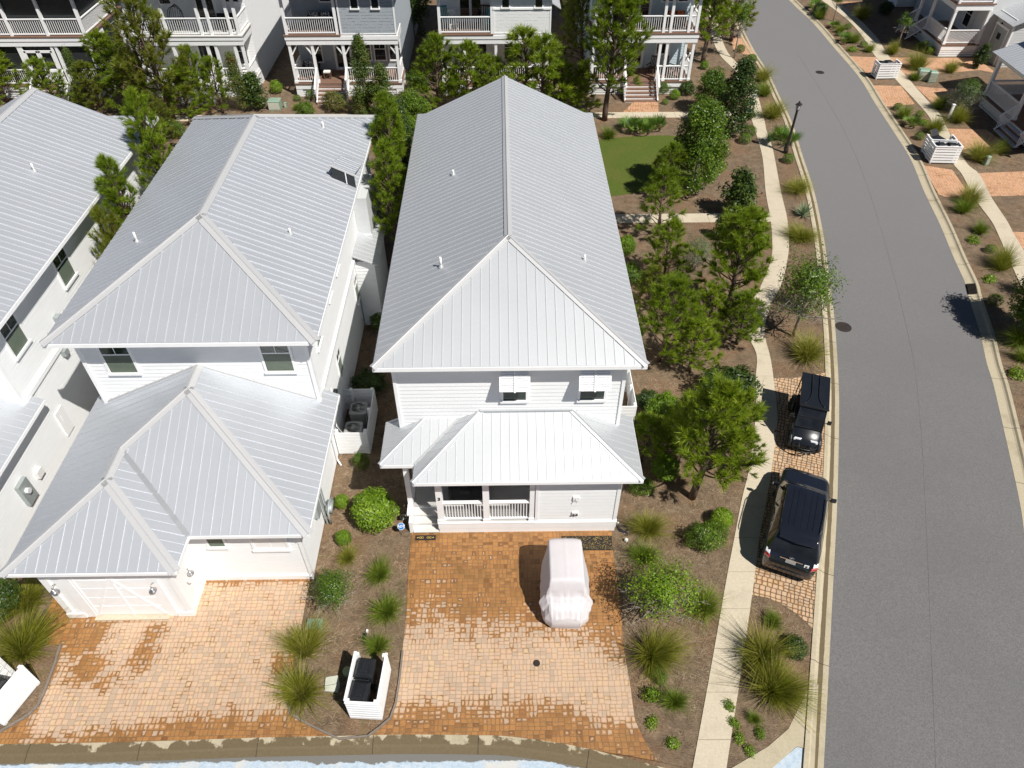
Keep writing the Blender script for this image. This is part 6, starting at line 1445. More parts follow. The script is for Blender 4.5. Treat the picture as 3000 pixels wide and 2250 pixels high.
def pine_proto(seed, h=4.0, spread=1.1, mat='pine', dens=1.0, low=.12, lean=.15):
    r = random.Random(seed); o = bpy.data.objects.new('pine_tree', None); COL.objects.link(o)
    lx, ly = r.uniform(-lean, lean), r.uniform(-lean, lean)
    def axis(t): return Vector((lx * t + .06 * math.sin(t * 5 + seed), ly * t + .06 * math.cos(t * 4 + seed), h * t))
    tr = MB(); pts = [axis(i / 9) for i in range(10)]; tr.tube(pts, [.085 * (1 - i / 9.6) * (h / 4) + .006 for i in range(10)], 8)
    fb = FB(); shoots = []
    nb = int(40 * dens * h / 4)
    for i in range(nb):
        t = low + (1 - low) * (i / nb) ** .95; ang = i * 2.4 + r.uniform(-.4, .4); p = axis(t)
        prof = math.sin(math.pi * min(1, (t - low) / (1 - low) * .78 + .22)) ** .7
        L = spread * prof * r.uniform(.62, 1.12) * (1.05 - .35 * t); el = .25 + .9 * t + r.uniform(-.15, .2)
        d = Vector((math.cos(ang) * math.cos(el), math.sin(ang) * math.cos(el), math.sin(el)))
        bp = [p]; n = max(2, int(L / .21)); q = p.copy(); dd = d.copy()
        for k in range(n):
            dd = (dd + Vector((0, 0, .10)) + rvec(r) * .10).normalized(); q = q + dd * (L / n); bp.append(q.copy())
            if k >= n * .25:
                for s_ in range(r.choice((1, 2, 2))):
                    sd_ = (dd * .8 + rvec(r) * .85 + Vector((0, 0, .30))).normalized(); l2 = r.uniform(.16, .42)
                    shoots.append((q, sd_, l2))
        shoots.append((q, dd, .3))
        tr.tube(bp, [.022 * (1 - .8 * k / n) * (h / 4) + .004 for k in range(len(bp))], 5, cap=False)
    for k in range(3): shoots.append((axis(1 - .03 * k), (Vector((0, 0, 1)) + rvec(r) * .25).normalized(), .35))
    for (p, d, l) in shoots:
        e = p + d * l; tr.tube([p, e], [.007, .004], 4, cap=False)
        a = d.orthogonal().normalized(); b = d.cross(a); nn = int(56 * r.uniform(.7, 1.15)); nl = r.uniform(.19, .28)
        for k in range(nn):
            t = .25 + .85 * r.random() ** .7; an = r.random() * 6.283; c = a * math.cos(an) + b * math.sin(an)
            op = .35 + .75 * r.random(); nd = (d * math.cos(op) + c * math.sin(op) + Vector((0, 0, .12))).normalized()
            sdv = nd.cross(rvec(r)); 
            if sdv.length < .05: continue
            fb.blade(p + d * (l * t), nd * (nl * r.uniform(.75, 1.15)), .0105, sdv.normalized())
    tr.build('trunk', 'bark', o, True); fb.build('crown', mat, o)
    return o
def bush_proto(name, seed, rx, ry, rz, n, leaf, mat, sink=.0, lump=.22, stem=True, skin=.62, crownname='foliage', flat=.0, trunk_h=0, barkmat='bark_grey', twigs=0):
    """many leaves spread through the outer shell of a lumpy body"""
    r = random.Random(seed); o = bpy.data.objects.new(name, None); COL.objects.link(o); fb = FB(); off = Vector((seed * 3.1, seed * 1.7, 0))
    for i in range(n):
        d = rvec(r); 
        if d.z < -.55: d.z = -d.z
        k = 1 + lump * (noise.noise(d * 2.2 + off) * 1.6 + noise.noise(d * 5.5 + off) * .7)
        q = skin + (1 - skin) * r.random() ** .5
        p = Vector((d.x * rx, d.y * ry, d.z * rz)) * (k * q); p.z += rz * (1 - sink) + trunk_h
        if p.z < .03: p.z = r.uniform(.03, .2)
        nrm = (d + rvec(r) * .75 + Vector((0, 0, .35))).normalized(); t = nrm.orthogonal().normalized(); t = (Matrix.Rotation(r.random() * 6.283, 3, nrm) @ t); s_ = nrm.cross(t)
        l = leaf * r.uniform(.7, 1.3); fb.leaf(p, t, s_, l, l * .26)
    fb.build(crownname, mat, o)
    m = MB(); H_ = rz * (1 - sink) + trunk_h
    for k in range(5 if trunk_h < .2 else 1):
        a = k * 1.26; m.tube([(.05 * math.cos(a) if trunk_h < .2 else 0, .05 * math.sin(a) if trunk_h < .2 else 0, -.03), (rx * .2 * math.cos(a) * (trunk_h < .2), ry * .2 * math.sin(a) * (trunk_h < .2), H_ * .6), (rx * .35 * math.cos(a) * (trunk_h < .2), ry * .35 * math.sin(a) * (trunk_h < .2), H_ * 1.05)], [.03 + .02 * trunk_h, .02 + .012 * trunk_h, .008], 6)
    if twigs:
        for k in range(twigs):
            d = rvec(r); d.z = abs(d.z) * .9 + .1; p = Vector((0, 0, trunk_h * .8 + rz * .15)); q = p.copy(); pts = [p]
            L = r.uniform(.85, 1.25)
            for s_ in range(4): q = q + Vector((d.x * rx, d.y * ry, d.z * rz * 1.2)) * (L / 4) + rvec(r) * .05; pts.append(q.copy())
            m.tube(pts, [.018, .014, .010, .007, .004], 5, cap=False)
            for j in range(4):
                b = pts[r.choice((2, 3, 4))]; e = b + (d * .5 + rvec(r)).normalized() * r.uniform(.12, .34); m.tube([b, (b + e) / 2 + rvec(r) * .03, e], [.006, .005, .003], 4, cap=False)
    m.build('trunk' if trunk_h else 'stems', barkmat, o, True)
    return o
def column_proto(seed, h, rad, n, leaf, mat, name='broadleaf_tree', lump=.3, top=.25, barkmat='bark_grey'):
    r = random.Random(seed); o = bpy.data.objects.new(name, None); COL.objects.link(o); fb = FB(); off = Vector((seed * 2.3, 0, seed))
    cl = []
    for k in range(int(34 + h * 10)):
        t = r.random() ** .8; a = r.random() * 6.283; R_ = rad * (max(.02, math.sin(math.pi * min(.97, t * (1 - top * .4) + .08))) ** .55) * (1 - t * (1 - top))
        q = r.uniform(.35, 1.0); cl.append((Vector((math.cos(a) * R_ * q, math.sin(a) * R_ * q, .12 * h + t * h * .88)), r.uniform(.2, .42) * (rad ** .5)))
    cl.append((Vector((0, 0, h)), .14))
    for i in range(n):
        c, cr = cl[r.randrange(len(cl))]; d = rvec(r); p = c + d * cr * (1 + .4 * noise.noise(d * 3 + c)) * r.uniform(.6, 1.05)
        nrm = (d * .7 + rvec(r) * .7 + Vector((0, 0, .5))).normalized(); t = Matrix.Rotation(r.random() * 6.283, 3, nrm) @ nrm.orthogonal().normalized(); s_ = nrm.cross(t)
        l = leaf * r.uniform(.7, 1.3); fb.leaf(p, t, s_, l, l * .27)
    fb.build('crown', mat, o); m = MB(); m.tube([(0, 0, -.03), (.02, .02, h * .5), (0, 0, h * .98)], [.06 * (h / 3), .035 * (h / 3), .008], 8)
    for c, cr in cl[::2]: m.tube([(0, 0, max(.1, c.z - .35)), tuple((c + Vector((0, 0, c.z - .3))) / 2), tuple(c)], [.018, .012, .005], 4, cap=False)
    m.build('trunk', barkmat, o, True); return o
def grass_proto(seed, rad, h, n, mat, wind=(0, 0), width=.006, droop=1.0, name='grass_clump'):
    r = random.Random(seed); fb = FB(); v = fb.v; f = fb.f
    for i in range(n):
        a = r.random() * 6.283; el = r.uniform(.85, 1.52) if r.random() < .86 else r.uniform(.35, 1.0); L = h * r.uniform(.45, 1.2) * (1 + .22 * math.sin(a * 2 + seed) + .15 * math.sin(a * 5 + seed)); b = r.random() ** .5 * rad * .22
        p = Vector((math.cos(a) * b, math.sin(a) * b, 0)); d = (Vector((math.cos(a) * math.cos(el) + wind[0], math.sin(a) * math.cos(el) + wind[1], math.sin(el))) + rvec(r) * .28).normalized()
        sd_ = Vector((-math.sin(a), math.cos(a), 0)) if r.random() < .5 else d.cross(rvec(r)).normalized(); w = width * r.uniform(.7, 1.4); S = 4; o_ = len(v); q = p.copy()
        for s_ in range(S):
            ww = w * (1 - s_ / S * .75); v += [tuple(q - sd_ * ww), tuple(q + sd_ * ww)]
            q = q + d * (L / S); d = (d + rvec(r) * .07 + Vector((math.cos(a) * .05, math.sin(a) * .05, -.15 * droop * (1 + s_ * .45)))).normalized()
            if q.z < .02: q.z = .02
        v.append(tuple(q))
        for s_ in range(S - 1): k = o_ + 2 * s_; f.append((k, k + 1, k + 3, k + 2))
        f.append((o_ + 2 * S - 2, o_ + 2 * S - 1, o_ + 2 * S))
    return fb.build(name, mat)
def palm_proto(seed, n=14, R_=.38, mat='palmetto', name='palmetto'):
    r = random.Random(seed); o = bpy.data.objects.new(name, None); COL.objects.link(o); fb = FB(); m = MB()
    for i in range(n):
        a = i * 2.4; el = r.uniform(.35, 1.25); L = r.uniform(.25, .5); d = Vector((math.cos(a) * math.cos(el), math.sin(a) * math.cos(el), math.sin(el))); c = d * L
        m.tube([(0, 0, 0), tuple(c)], [.008, .005], 4, cap=False); s_ = Vector((-math.sin(a), math.cos(a), 0)); u = s_.cross(d).normalized()
        for k in range(13):
            t = R(-85 + k * 14.2); e = (d * math.cos(t) + s_ * math.sin(t) - u * .15).normalized(); fb.leaf(c, e, e.cross(u).normalized(), R_ * r.uniform(.8, 1.1), .020)
    m.build('stems', 'grass_green', o); fb.build('fronds', mat, o); return o
def rosette_proto(seed, n, L, mat, w=.03, name='agave'):
    r = random.Random(seed); fb = FB()
    for i in range(n):
        a = i * 2.4; el = .2 + 1.2 * (i / n) + r.uniform(-.1, .1); d = Vector((math.cos(a) * math.cos(el), math.sin(a) * math.cos(el), math.sin(el))); s_ = Vector((-math.sin(a), math.cos(a), 0)); u = d.cross(s_)
        b = Vector((0, 0, .03)); l = L * r.uniform(.8, 1.1); k = fb.n
        fb.v += [tuple(b - s_ * w * .6), tuple(b + s_ * w * .6), tuple(b + d * l * .5 + s_ * w), tuple(b + d * l * .5 - s_ * w), tuple(b + d * l)]; fb.f += [(k, k + 1, k + 2, k + 3), (k + 3, k + 2, k + 4)]; fb.n += 5
    return fb.build(name, mat)

PROTO = {}
def proto(key):
    if key in PROTO: return PROTO[key]
    k, n = key.rstrip('0123456789'), int(key[len(key.rstrip('0123456789')):] or 0)
    o = {'pine': lambda: pine_proto(20 + n, 4.0, 1.45, 'pine', 1.15, low=.07), 'bigpine': lambda: pine_proto(40 + n, 5.2, 1.95, 'pine', 1.25, low=.24), 'dullpine': lambda: pine_proto(60 + n, 4.6, 1.5, 'pine_dull', 1.2, low=.08),
         'tallpine': lambda: pine_proto(90 + n, 8.0, 1.45, 'pine', .8, low=.38, lean=.1),
         'slimpine': lambda: pine_proto(80 + n, 3.2, .85, 'pine', 1.0, low=.1, lean=.1),
         'round': lambda: bush_proto('round_shrub', 100 + n, .5, .5, .5, 5200, .060, 'leaf_bright', lump=.14, sink=.15), 'ball': lambda: bush_proto('clipped_ball_shrub', 120 + n, .3, .3, .24, 2200, .035, 'leaf', lump=.07, sink=.2),
         'dark': lambda: bush_proto('dark_shrub', 140 + n, .6, .6, .55, 4200, .085, 'leaf_dark', lump=.25, sink=.2), 'hedge': lambda: bush_proto('hedge_shrub', 160 + n, .75, .5, .55, 5200, .060, 'leaf', lump=.3, sink=.2),
         'bronze': lambda: bush_proto('bronze_hedge', 180 + n, .9, .55, .75, 6500, .070, 'leaf_red', lump=.35, sink=.15),
         'column': lambda: column_proto(200 + n, 3.6, .85, 9500, .085, 'leaf_red', top=.15), 'magnolia': lambda: column_proto(220 + n, 2.6, .95, 4200, .15, 'leaf_dark', 'magnolia_tree', top=.4),
         'broad': lambda: column_proto(240 + n, 4.2, 1.6, 19000, .11, 'leaf', top=.5), 'darkbroad': lambda: column_proto(260 + n, 4.6, 1.25, 13000, .12, 'leaf_dark', top=.35),
         'myrtle': lambda: bush_proto('myrtle_tree', 280 + n, .85, .85, .75, 3600, .055, 'leaf_grey', lump=.4, skin=.3, crownname='crown', trunk_h=.35, twigs=34),
         'oak': lambda: bush_proto('scrub_oak', 300 + n, .80, .72, .85, 5200, .062, 'leaf', lump=.5, skin=.2, crownname='crown', trunk_h=.75, twigs=40),
         'crape': lambda: bush_proto('crape_tree', 320 + n, 1.0, .85, .65, 5200, .065, 'leaf_bright', lump=.45, skin=.15, crownname='crown', trunk_h=.7, twigs=44),
         'sapling': lambda: bush_proto('sapling', 340 + n, .5, .5, .62, 2300, .07, 'leaf', lump=.5, skin=.15, crownname='crown', trunk_h=1.3, twigs=16),
         'grass': lambda: grass_proto(400 + n, .5, .85, 1500, 'grass', width=.0048), 'ggrass': lambda: grass_proto(420 + n, .4, .62, 1100, 'grass_green', width=.005), 'wgrass': lambda: grass_proto(440 + n, .5, .95, 1900, width=.0045, mat='grass', wind=(.35 if n % 2 else -.35, .05), droop=.7),
         'palm': lambda: palm_proto(460 + n), 'agave': lambda: rosette_proto(480 + n, 46, .42, 'agave', .016), 'weed': lambda: bush_proto('low_weed', 500 + n, .22, .18, .10, 420, .05, 'leaf_bright', lump=.4, sink=.3)}[k]()
    PROTO[key] = [o, False]; return PROTO[key]
def plant(key, u, v, label, cat, s=1.0, sz=None, rz=None, group=None, z=.055, name=None, sxy=None, xy=None):
    pr = proto(key); o = pr[0]
    if pr[1]: o = copy_tree(o)
    else: pr[1] = True
    x, y = xy or P(u, v, z); o.location = (x, y, z); o.rotation_euler = (0, 0, rnd.uniform(0, 6.28) if rz is None else rz)
    sx, sy = sxy or (s, s); o.scale = (sx, sy, sz or s)
    if name: o.name = name
    tag(o, label, cat, group); return o
GP = 'pine trees'; GG = 'clumps of ornamental grass'
PN = 'pine tree'
# pines right of the middle house
plant('bigpine0', 2031, 1462, 'large bright pine with a bare lower trunk left of the black car', PN, 1.18, 1.0, group=GP)
plant('slimpine0', 1921, 690, 'small slim pine straddling the near cross path', PN, 1.35, 1.05, group=GP)
plant('pine0', 1938, 825, 'small bright pine just below the near cross path', PN, .95, .75, group=GP)
plant('pine1', 1931, 1060, 'dense bright pine against the right eave of the middle roof', PN, 1.15, .98, group=GP)
plant('bigpine1', 2118, 935, 'large pine leaning over the sidewalk beside the grey-branched oak', PN, 1.2, .96, group=GP)
plant('pine2', 2160, 1010, 'low pine between the large pine and the dark hedge', PN, .88, .62, group=GP)
plant('pine3', 2065, 985, 'low bushy pine between two bigger pines right of the middle roof', PN, .85, .58, group=GP)
# broadleaf trees right of the middle house
plant('broad0', 2028, 560, 'tall glossy broadleaf tree at the right end of the lawn', 'tree', 1.05, 1.12)
plant('darkbroad0', 2140, 395, 'dark narrow tree by the sidewalk behind the lawn tree', 'tree', 1.1, .95)
plant('broad1', 2075, 330, 'loose green tree in front of the pale blue house steps', 'tree', .85, .62)
plant('pine4', 1946, 585, 'bright young pine at the lower edge of the lawn', PN, .95, .72, group=GP)
plant('magnolia0', 2150, 632, 'sparse dark magnolia beside the sidewalk below the lawn tree', 'tree', 1.1, .95)
plant('magnolia1', 2110, 700, 'small dark magnolia at the right end of the near cross path', 'tree', .55, .5)
plant('myrtle0', 2035, 790, 'grey twiggy myrtle between the pines below the cross path', 'tree', .95)
plant('oak0', 2322, 985, 'round oak with bare grey twigs between sidewalk and kerb', 'tree', 1.6)
plant('myrtle1', 2345, 905, 'pale bare-twigged myrtle growing into the round oak', 'tree', .9, 1.25)
plant('crape0', 1921, 1800, 'bright crape tree with grey branches right of the middle drive', 'tree', 1.12)
# shrubs right of the middle house
plant('round0', 1832, 745, 'rounded bright shrub half hidden behind the right eave', 'shrub', .9, 1.1)
plant('round1', 1868, 985, 'small bright shrub peeping out below the right eave', 'shrub', .5)
plant('dark0', 2128, 1172, 'large dark glossy hedge beside the sidewalk above the golf cart', 'shrub', 1.7, 1.5, rz=0, sxy=(1.75, 1.35))
plant('round2', 1938, 1262, 'big round bright shrub right of the short screen', 'shrub', 1.55, 1.85)
plant('round3', 1945, 1390, 'low green shrub under the large pine beside the porch roof', 'shrub', 1.0, .9)
plant('hedge0', 1878, 1440, 'small green shrub at the right wall of the middle house', 'shrub', .6)
plant('hedge1', 2065, 1592, 'loose green shrub in front of the clipped ball near the black car', 'shrub', .95, .9)
plant('round4', 2110, 1535, 'round shrub by the sidewalk next to the loose green shrub', 'shrub', .72)
# grasses right of the middle house
plant('grass0', 1898, 1560, 'feathery straw-coloured grass clump right of the coiled hose', 'grass', 1.0, group=GG)
plant('ggrass0', 1885, 1640, 'green grass clump beside the white pipe cap', 'grass', 1.1, group=GG)
plant('ggrass1', 2062, 1788, 'green grass clump by the sidewalk right of the crape tree', 'grass', 1.25, group=GG)
plant('wgrass0', 1908, 1925, 'largest grass clump at the right edge of the middle drive', 'grass', 1.2, group=GG)
plant('ggrass2', 1975, 2062, 'small upright green grass clump below the largest one', 'grass', .85, group=GG)
plant('hedge2', 1925, 1985, 'low green shrub tucked under the largest grass clump', 'shrub', .42)
plant('weed0', 1908, 2040, 'little leafy plant in the straw right of the middle drive', 'plant', 1.2, 1.8)
plant('weed1', 1910, 2120, 'thin low weed near the bottom of the right bed', 'plant', .9)
plant('weed2', 1970, 2180, 'sprawling weed at the bottom of the right bed', 'plant', .9)
# corner bed
plant('wgrass1', 2232, 1925, 'tall grass clump whose blades hang over the sidewalk', 'grass', 1.2, group=GG)
plant('wgrass2', 2262, 2030, 'tall wind-swept grass clump reaching over the corner kerb', 'grass', 1.25, group=GG)
plant('ggrass3', 2262, 1828, 'dark green grass tuft at the top of the corner bed', 'grass', .7, group=GG)
plant('dark1', 2325, 1905, 'dark leafy shrub beside the kerb in the corner bed', 'shrub', .58, .45)
plant('ggrass4', 2208, 2110, 'small dark grass tuft at the lower end of the corner bed', 'grass', .45, group=GG)
for i, (u, v, l) in enumerate([(2150, 2120, 'along the sidewalk edge'), (2165, 2165, 'along the sidewalk edge, lower down'), (2195, 2200, 'at its lowest tip'), (2225, 2150, 'below the dark grass tuft'), (2135, 2070, 'highest up along the sidewalk')]): plant('weed%d' % (i % 3), u, v, 'trailing weed in the corner bed ' + l, 'plant', .8, group='trailing weeds in the corner bed')
# verge between sidewalk and kerb, going up the street
plant('grass1', 2362, 1050, 'feathery grass clump above the parking bay', 'grass', 1.33, group=GG)
plant('grass2', 2345, 700, 'coppery grass mound spilling over the kerb below the agave', 'grass', 1.47, group=GG, sz=.8)
plant('agave0', 2352, 632, 'pale blue-green agave between two grass mounds', 'agave', 1.80)
plant('grass0', 2335, 560, 'coppery grass mound next to the kerb above the agave', 'grass', 1.40, .8, group=GG)
plant('ball0', 2307, 475, 'clipped ball shrub below the street lamp', 'shrub', 1.20)
plant('palm0', 2282, 425, 'spiky palmetto at the foot of the street lamp', 'palmetto', 1.84)
plant('grass1', 2262, 345, 'grass clump leaning over the kerb above the street lamp', 'grass', 1.40, group=GG)
plant('ggrass0', 2238, 280, 'dark green grass clump near the kerb beyond the waste station', 'grass', 1.40, group=GG)
plant('ball1', 2222, 262, 'small round shrub behind the grass near the waste station', 'shrub', 0.96)
plant('grass2', 2232, 238, 'feathery grass clump farthest up the left kerb', 'grass', 1.26, group=GG)
plant('ball0', 2200, 182, 'rounded grey-green shrub by the kerb near the top of the street', 'shrub', 1.32)
plant('ball1', 2168, 152, 'round shrub next to the far parking bay', 'shrub', 1.20)
plant('ball0', 2180, 418, 'left of two clipped mounds beside the sidewalk near the lawn', 'shrub', 1.38)
plant('ball1', 2195, 396, 'farther of two clipped mounds beside the sidewalk near the lawn', 'shrub', 1.38)
plant('weed1', 2168, 376, 'tiny green plant above the two clipped mounds', 'plant', 0.80)
plant('sapling0', 2150, 170, 'olive-leaved street tree at the top left of the road', 'tree', 1.25, 1.5)
plant('round0', 2062, 202, 'dark shrub under the pine right of the pale blue house', 'shrub', 0.60)
# beds round the lawn
for (u, v, k, l) in ((1885, 392, 'palm1', 'broad clump of palmetto in the bed above the lawn'), (1850, 385, 'palm0', 'palmetto left of the broad clump above the lawn'), (1920, 380, 'palm1', 'palmetto right of the broad clump above the lawn')): plant(k, u, v, l, 'palmetto', 1.5)
plant('ggrass1', 1783, 405, 'dark strappy grass beside the trunk left of the palmettos', 'grass', 1.2, group=GG)
plant('hedge0', 1945, 272, 'left green shrub beside the pale blue house steps', 'shrub', .75, .95)
plant('round1', 1975, 290, 'right green shrub beside the pale blue house steps', 'shrub', .7)
plant('ball1', 1948, 305, 'small low shrub in front of the pale blue house', 'shrub', .8)
plant('dark1', 2010, 275, 'dark shrub at the right corner of the pale blue house', 'shrub', .9)
# between the houses
plant('round5', 1102, 1525, 'largest bright green shrub in the bed between the two houses', 'shrub', 1.5, 1.35)
plant('round0', 1005, 1482, 'small green shrub left of the largest one', 'shrub', .5, .55)
plant('round1', 1010, 1588, 'round bright shrub below the largest one between the houses', 'shrub', .52, .58)
plant('hedge1', 1062, 1372, 'narrow yellow-green shrub at the corner of the slatted screen', 'shrub', .42, .8)
plant('dark0', 1085, 1140, 'dark shrub in the shade behind the slatted screen', 'shrub', 1.0, .8)
plant('oak1', 990, 1775, 'leafy green shrub tree at the right corner of the left house', 'tree', .82, .62)
plant('ggrass2', 1112, 1690, 'green grass clump right of the leafy shrub tree', 'grass', 1.0, group=GG)
plant('ggrass3', 1133, 1800, 'round green grass clump at the left edge of the middle drive', 'grass', 1.1, group=GG)
plant('ggrass4', 1108, 1900, 'green grass clump behind the black bins', 'grass', .85, group=GG)
plant('grass0', 1020, 1640, 'thin straw-coloured grass below the round bright shrub', 'grass', .6, group=GG)
plant('wgrass3', 895, 1915, 'sprawling grass clump beside the left drive, upper of two', 'grass', 1.05, group=GG)
plant('grass2', 885, 2040, 'big straw-green grass clump beside the left drive, lower of two', 'grass', 1.15, group=GG)
plant('grass1', 85, 1775, 'golden grass clump left of the garage', 'grass', 1.2, group=GG)
plant('wgrass1', 72, 1915, 'large grass clump above the bin screen at the left edge', 'grass', 1.35, rz=0.6, group=GG)
plant('dark1', 8, 1790, 'dark shrub at the left edge beside the garage grass', 'shrub', 1.2)
plant('tallpine0', 0, 0, 'tall pine overlapping the far eave of the leftmost house', PN, 1.0, 1.04, xy=(-14.45, 28.6), group=GP)
plant('tallpine1', 0, 0, 'pine in front of the leftmost house wall, lower of the tall two', PN, .95, .93, xy=(-14.5, 25.0), group=GP)
plant('dullpine0', 0, 0, 'dull pine at the lower end of the gap between the two left roofs', PN, .8, 1.35, xy=(-14.35, 23.2), group=GP)
plant('hedge2', 520, 400, 'low green growth at the top of the gap between the left roofs', 'shrub', 1.0)
plant('ggrass0', 470, 372, 'strappy grass at the far corner of the leftmost roof', 'grass', 1.0, group=GG)
plant('tallpine1', 0, 0, 'tall pine farthest up the gap left of the middle roof', PN, 1.05, .98, xy=(-4.75, 29.4), group=GP)
plant('tallpine0', 0, 0, 'second tall pine in the gap left of the middle roof', PN, .85, .86, xy=(-4.6, 27.2), group=GP)
plant('darkbroad1', 0, 0, 'dark broadleaf tree behind the pines left of the middle roof', 'tree', .95, 1.35, xy=(-4.9, 32.6))
plant('darkbroad0', 0, 0, 'dark evergreen beyond the far corner of the left house', 'tree', .95, 1.15, xy=(-5.2, 35.2))
plant('broad2', 1175, 420, 'glossy green tree behind the far corner of the left roof', 'tree', .72, .5)
# along the back houses
plant('dullpine2', 505, 352, 'tallest pine, standing in front of the second porch house', PN, 1.75, 1.6, group=GP)
plant('bigpine0', 372, 318, 'bushy pine left of the tallest one', PN, 1.15, .85, group=GP)
plant('pine1', 420, 345, 'lower pine tucked under the tallest one', PN, 1.5, .85, group=GP)
plant('pine2', 25, 300, 'pine at the left edge before the screened house', PN, 1.4, .85, group=GP)
plant('broad1', 40, 240, 'broadleaf tree at the left edge before the screened porch', 'tree', .8, .78)
plant('column0', 262, 320, 'slim leafy tree at the corner of the screened porch house', 'tree', .78, 1.05)
plant('hedge0', 250, 300, 'low bright shrub by the stairs of the screened house', 'shrub', 1.0)
plant('slimpine1', 130, 262, 'small pine before the screened house steps', PN, .8, .55, group=GP)
plant('pine3', 605, 322, 'left of two slim pines before the second house', PN, .95, .92, group=GP)
plant('pine5', 655, 330, 'right of two slim pines before the second house', PN, .9, .8, group=GP)
plant('column1', 715, 325, 'yellow-green slim tree at the right corner of the second house', 'tree', 1.0, .98)
plant('magnolia1', 755, 318, 'dark glossy magnolia left of the grey shingled house', 'tree', 1.05, .85)
plant('round2', 812, 272, 'bright shrub left of the grey shingled house', 'shrub', .85, .9)
plant('ball0', 872, 295, 'small clipped ball left of the grey house steps', 'shrub', .9)
plant('ball1', 910, 290, 'dark clipped ball against the grey house steps', 'shrub', 1.0, 1.4)
plant('ggrass1', 870, 322, 'fine grass tuft beside the sage transformer cabinet', 'grass', .7, group=GG)
plant('bronze0', 985, 325, 'bronze-tinged hedge before the steps of the grey house', 'hedge', 1.05, .9)
plant('bronze1', 1060, 335, 'bronze hedge round the foot of the slim tree', 'hedge', 1.0, .9)
plant('bronze0', 1180, 330, 'bronze hedge at the right corner of the grey house', 'hedge', 1.0, .9)
plant('column0', 1078, 335, 'slim red-tipped tree rising in front of the grey house', 'tree', 1.25, 1.32)
plant('column1', 1130, 350, 'lower red-tipped tree right of the slim one', 'tree', 1.25, .92)
plant('hedge1', 1225, 262, 'bright green shrub between the grey house and the white one', 'shrub', 1.1, 1.2)
plant('pine4', 1290, 335, 'left pine before the white shingled house', PN, 1.45, 1.1, group=GP)
plant('pine0', 1370, 330, 'bushy pine at the left slope of the middle ridge', PN, 1.5, 1.0, group=GP)
plant('slimpine0', 1535, 330, 'spiky pine just right of the middle ridge', PN, 2.3, 1.45, group=GP)
plant('slimpine1', 1590, 335, 'second spiky pine right of the middle ridge', PN, 2.2, 1.35, group=GP)
plant('myrtle0', 1500, 240, 'bare twiggy shrub on the porch corner of the white shingled house', 'shrub', .7, 1.2)
plant('pine1', 1648, 330, 'low pine between the spiky ones and the large one', PN, 1.2, .75, group=GP)
plant('pine2', 1690, 335, 'small pine left of the large one before the blue house', PN, 1.1, .7, group=GP)
plant('bigpine2', 1775, 352, 'large dark-trunked pine in front of the pale blue house', PN, 1.6, 1.35, group=GP)
plant('dullpine0', 1700, 200, 'dull pine in the gap left of the pale blue house', PN, 1.5, 1.2, group=GP)
plant('bigpine1', 2062, 185, 'tall pine right of the pale blue house', PN, 1.6, 1.1, group=GP)
plant('dullpine1', 2140, 118, 'pine behind the street tree at the top of the road', PN, 1.5, 1.0, group=GP)
for (u, v, k, s, l) in ((600, 120, 'dullpine2', 1.3, 'between the first and second porch houses'), (790, 100, 'dullpine1', 1.3, 'between the second house and the grey shingled one'), (1215, 120, 'darkbroad0', 1.1, 'right of the grey shingled house, nearer one'), (1230, 60, 'dullpine0', 1.2, 'right of the grey shingled house, farther one'), (1690, 110, 'darkbroad1', 1.1, 'left of the pale blue house'), (280, 130, 'dullpine0', 1.1, 'at the corner of the screened house'), (1660, 60, 'dullpine2', 1.1, 'deep between the white and the pale blue house')):
    plant(k, u, v, 'dark tree filling the gap ' + l, 'tree', s, group='trees in the gaps between the back houses')
for (u, v, k, s, z, l, c) in ((180, 330, 'pine3', 1.2, .8, 'bushy pine hiding the stair foot of the screened house', PN), (560, 345, 'pine0', 1.3, .75, 'low bushy pine just right of the tallest one', PN), (300, 345, 'dullpine1', 1.1, .7, 'dull low pine behind the left roof corner', PN),
        (900, 345, 'hedge2', 1.1, 1.0, 'low hedge beside the sage transformer cabinet', 'hedge'), (1240, 345, 'round3', 1.2, 1.1, 'green shrub between the bronze hedge and the left pine', 'shrub'), (1440, 330, 'pine3', 1.2, .8, 'pine behind the peak of the middle roof', PN), (1700, 365, 'hedge0', 1.0, .9, 'dark low shrub left of the large pine trunk', 'shrub'),
        (1850, 820, 'hedge1', .9, .8, 'shaded shrub under the right eave of the middle roof', 'shrub'), (1905, 910, 'dullpine2', .7, .45, 'low dull pine beside the right eave', PN), (2020, 1090, 'pine5', .95, .6, 'bushy pine above the dark glossy hedge', PN), (1895, 1190, 'dark0', .7, .7, 'dark shrub between the round shrub and the wall', 'shrub'), (2010, 1330, 'pine4', 1.0, .62, 'low pine behind the trunk of the largest one', PN), (1880, 1350, 'pine1', .85, .5, 'low pine branching beside the porch roof corner', PN), (2150, 1380, 'pine2', .6, .5, 'small pine between the largest one and the sidewalk', PN),
        (1090, 870, 'dark1', .9, .8, 'dark shrub in the shaded gap beside the left house', 'shrub'), (1120, 960, 'hedge0', .8, .7, 'dim shrub farther down the shaded gap', 'shrub'), (1215, 380, 'broad1', .8, .55, 'leafy tree against the far left corner of the middle roof', 'tree'), (1145, 430, 'column1', 1.0, .9, 'dark slim tree rising beyond the gap left of the middle roof', 'tree'), (480, 440, 'dullpine0', 1.0, .7, 'dull pine behind the corner of the left roof', PN)):
    plant(k, u, v, l, c, s, z, group=GP if c == PN else None)
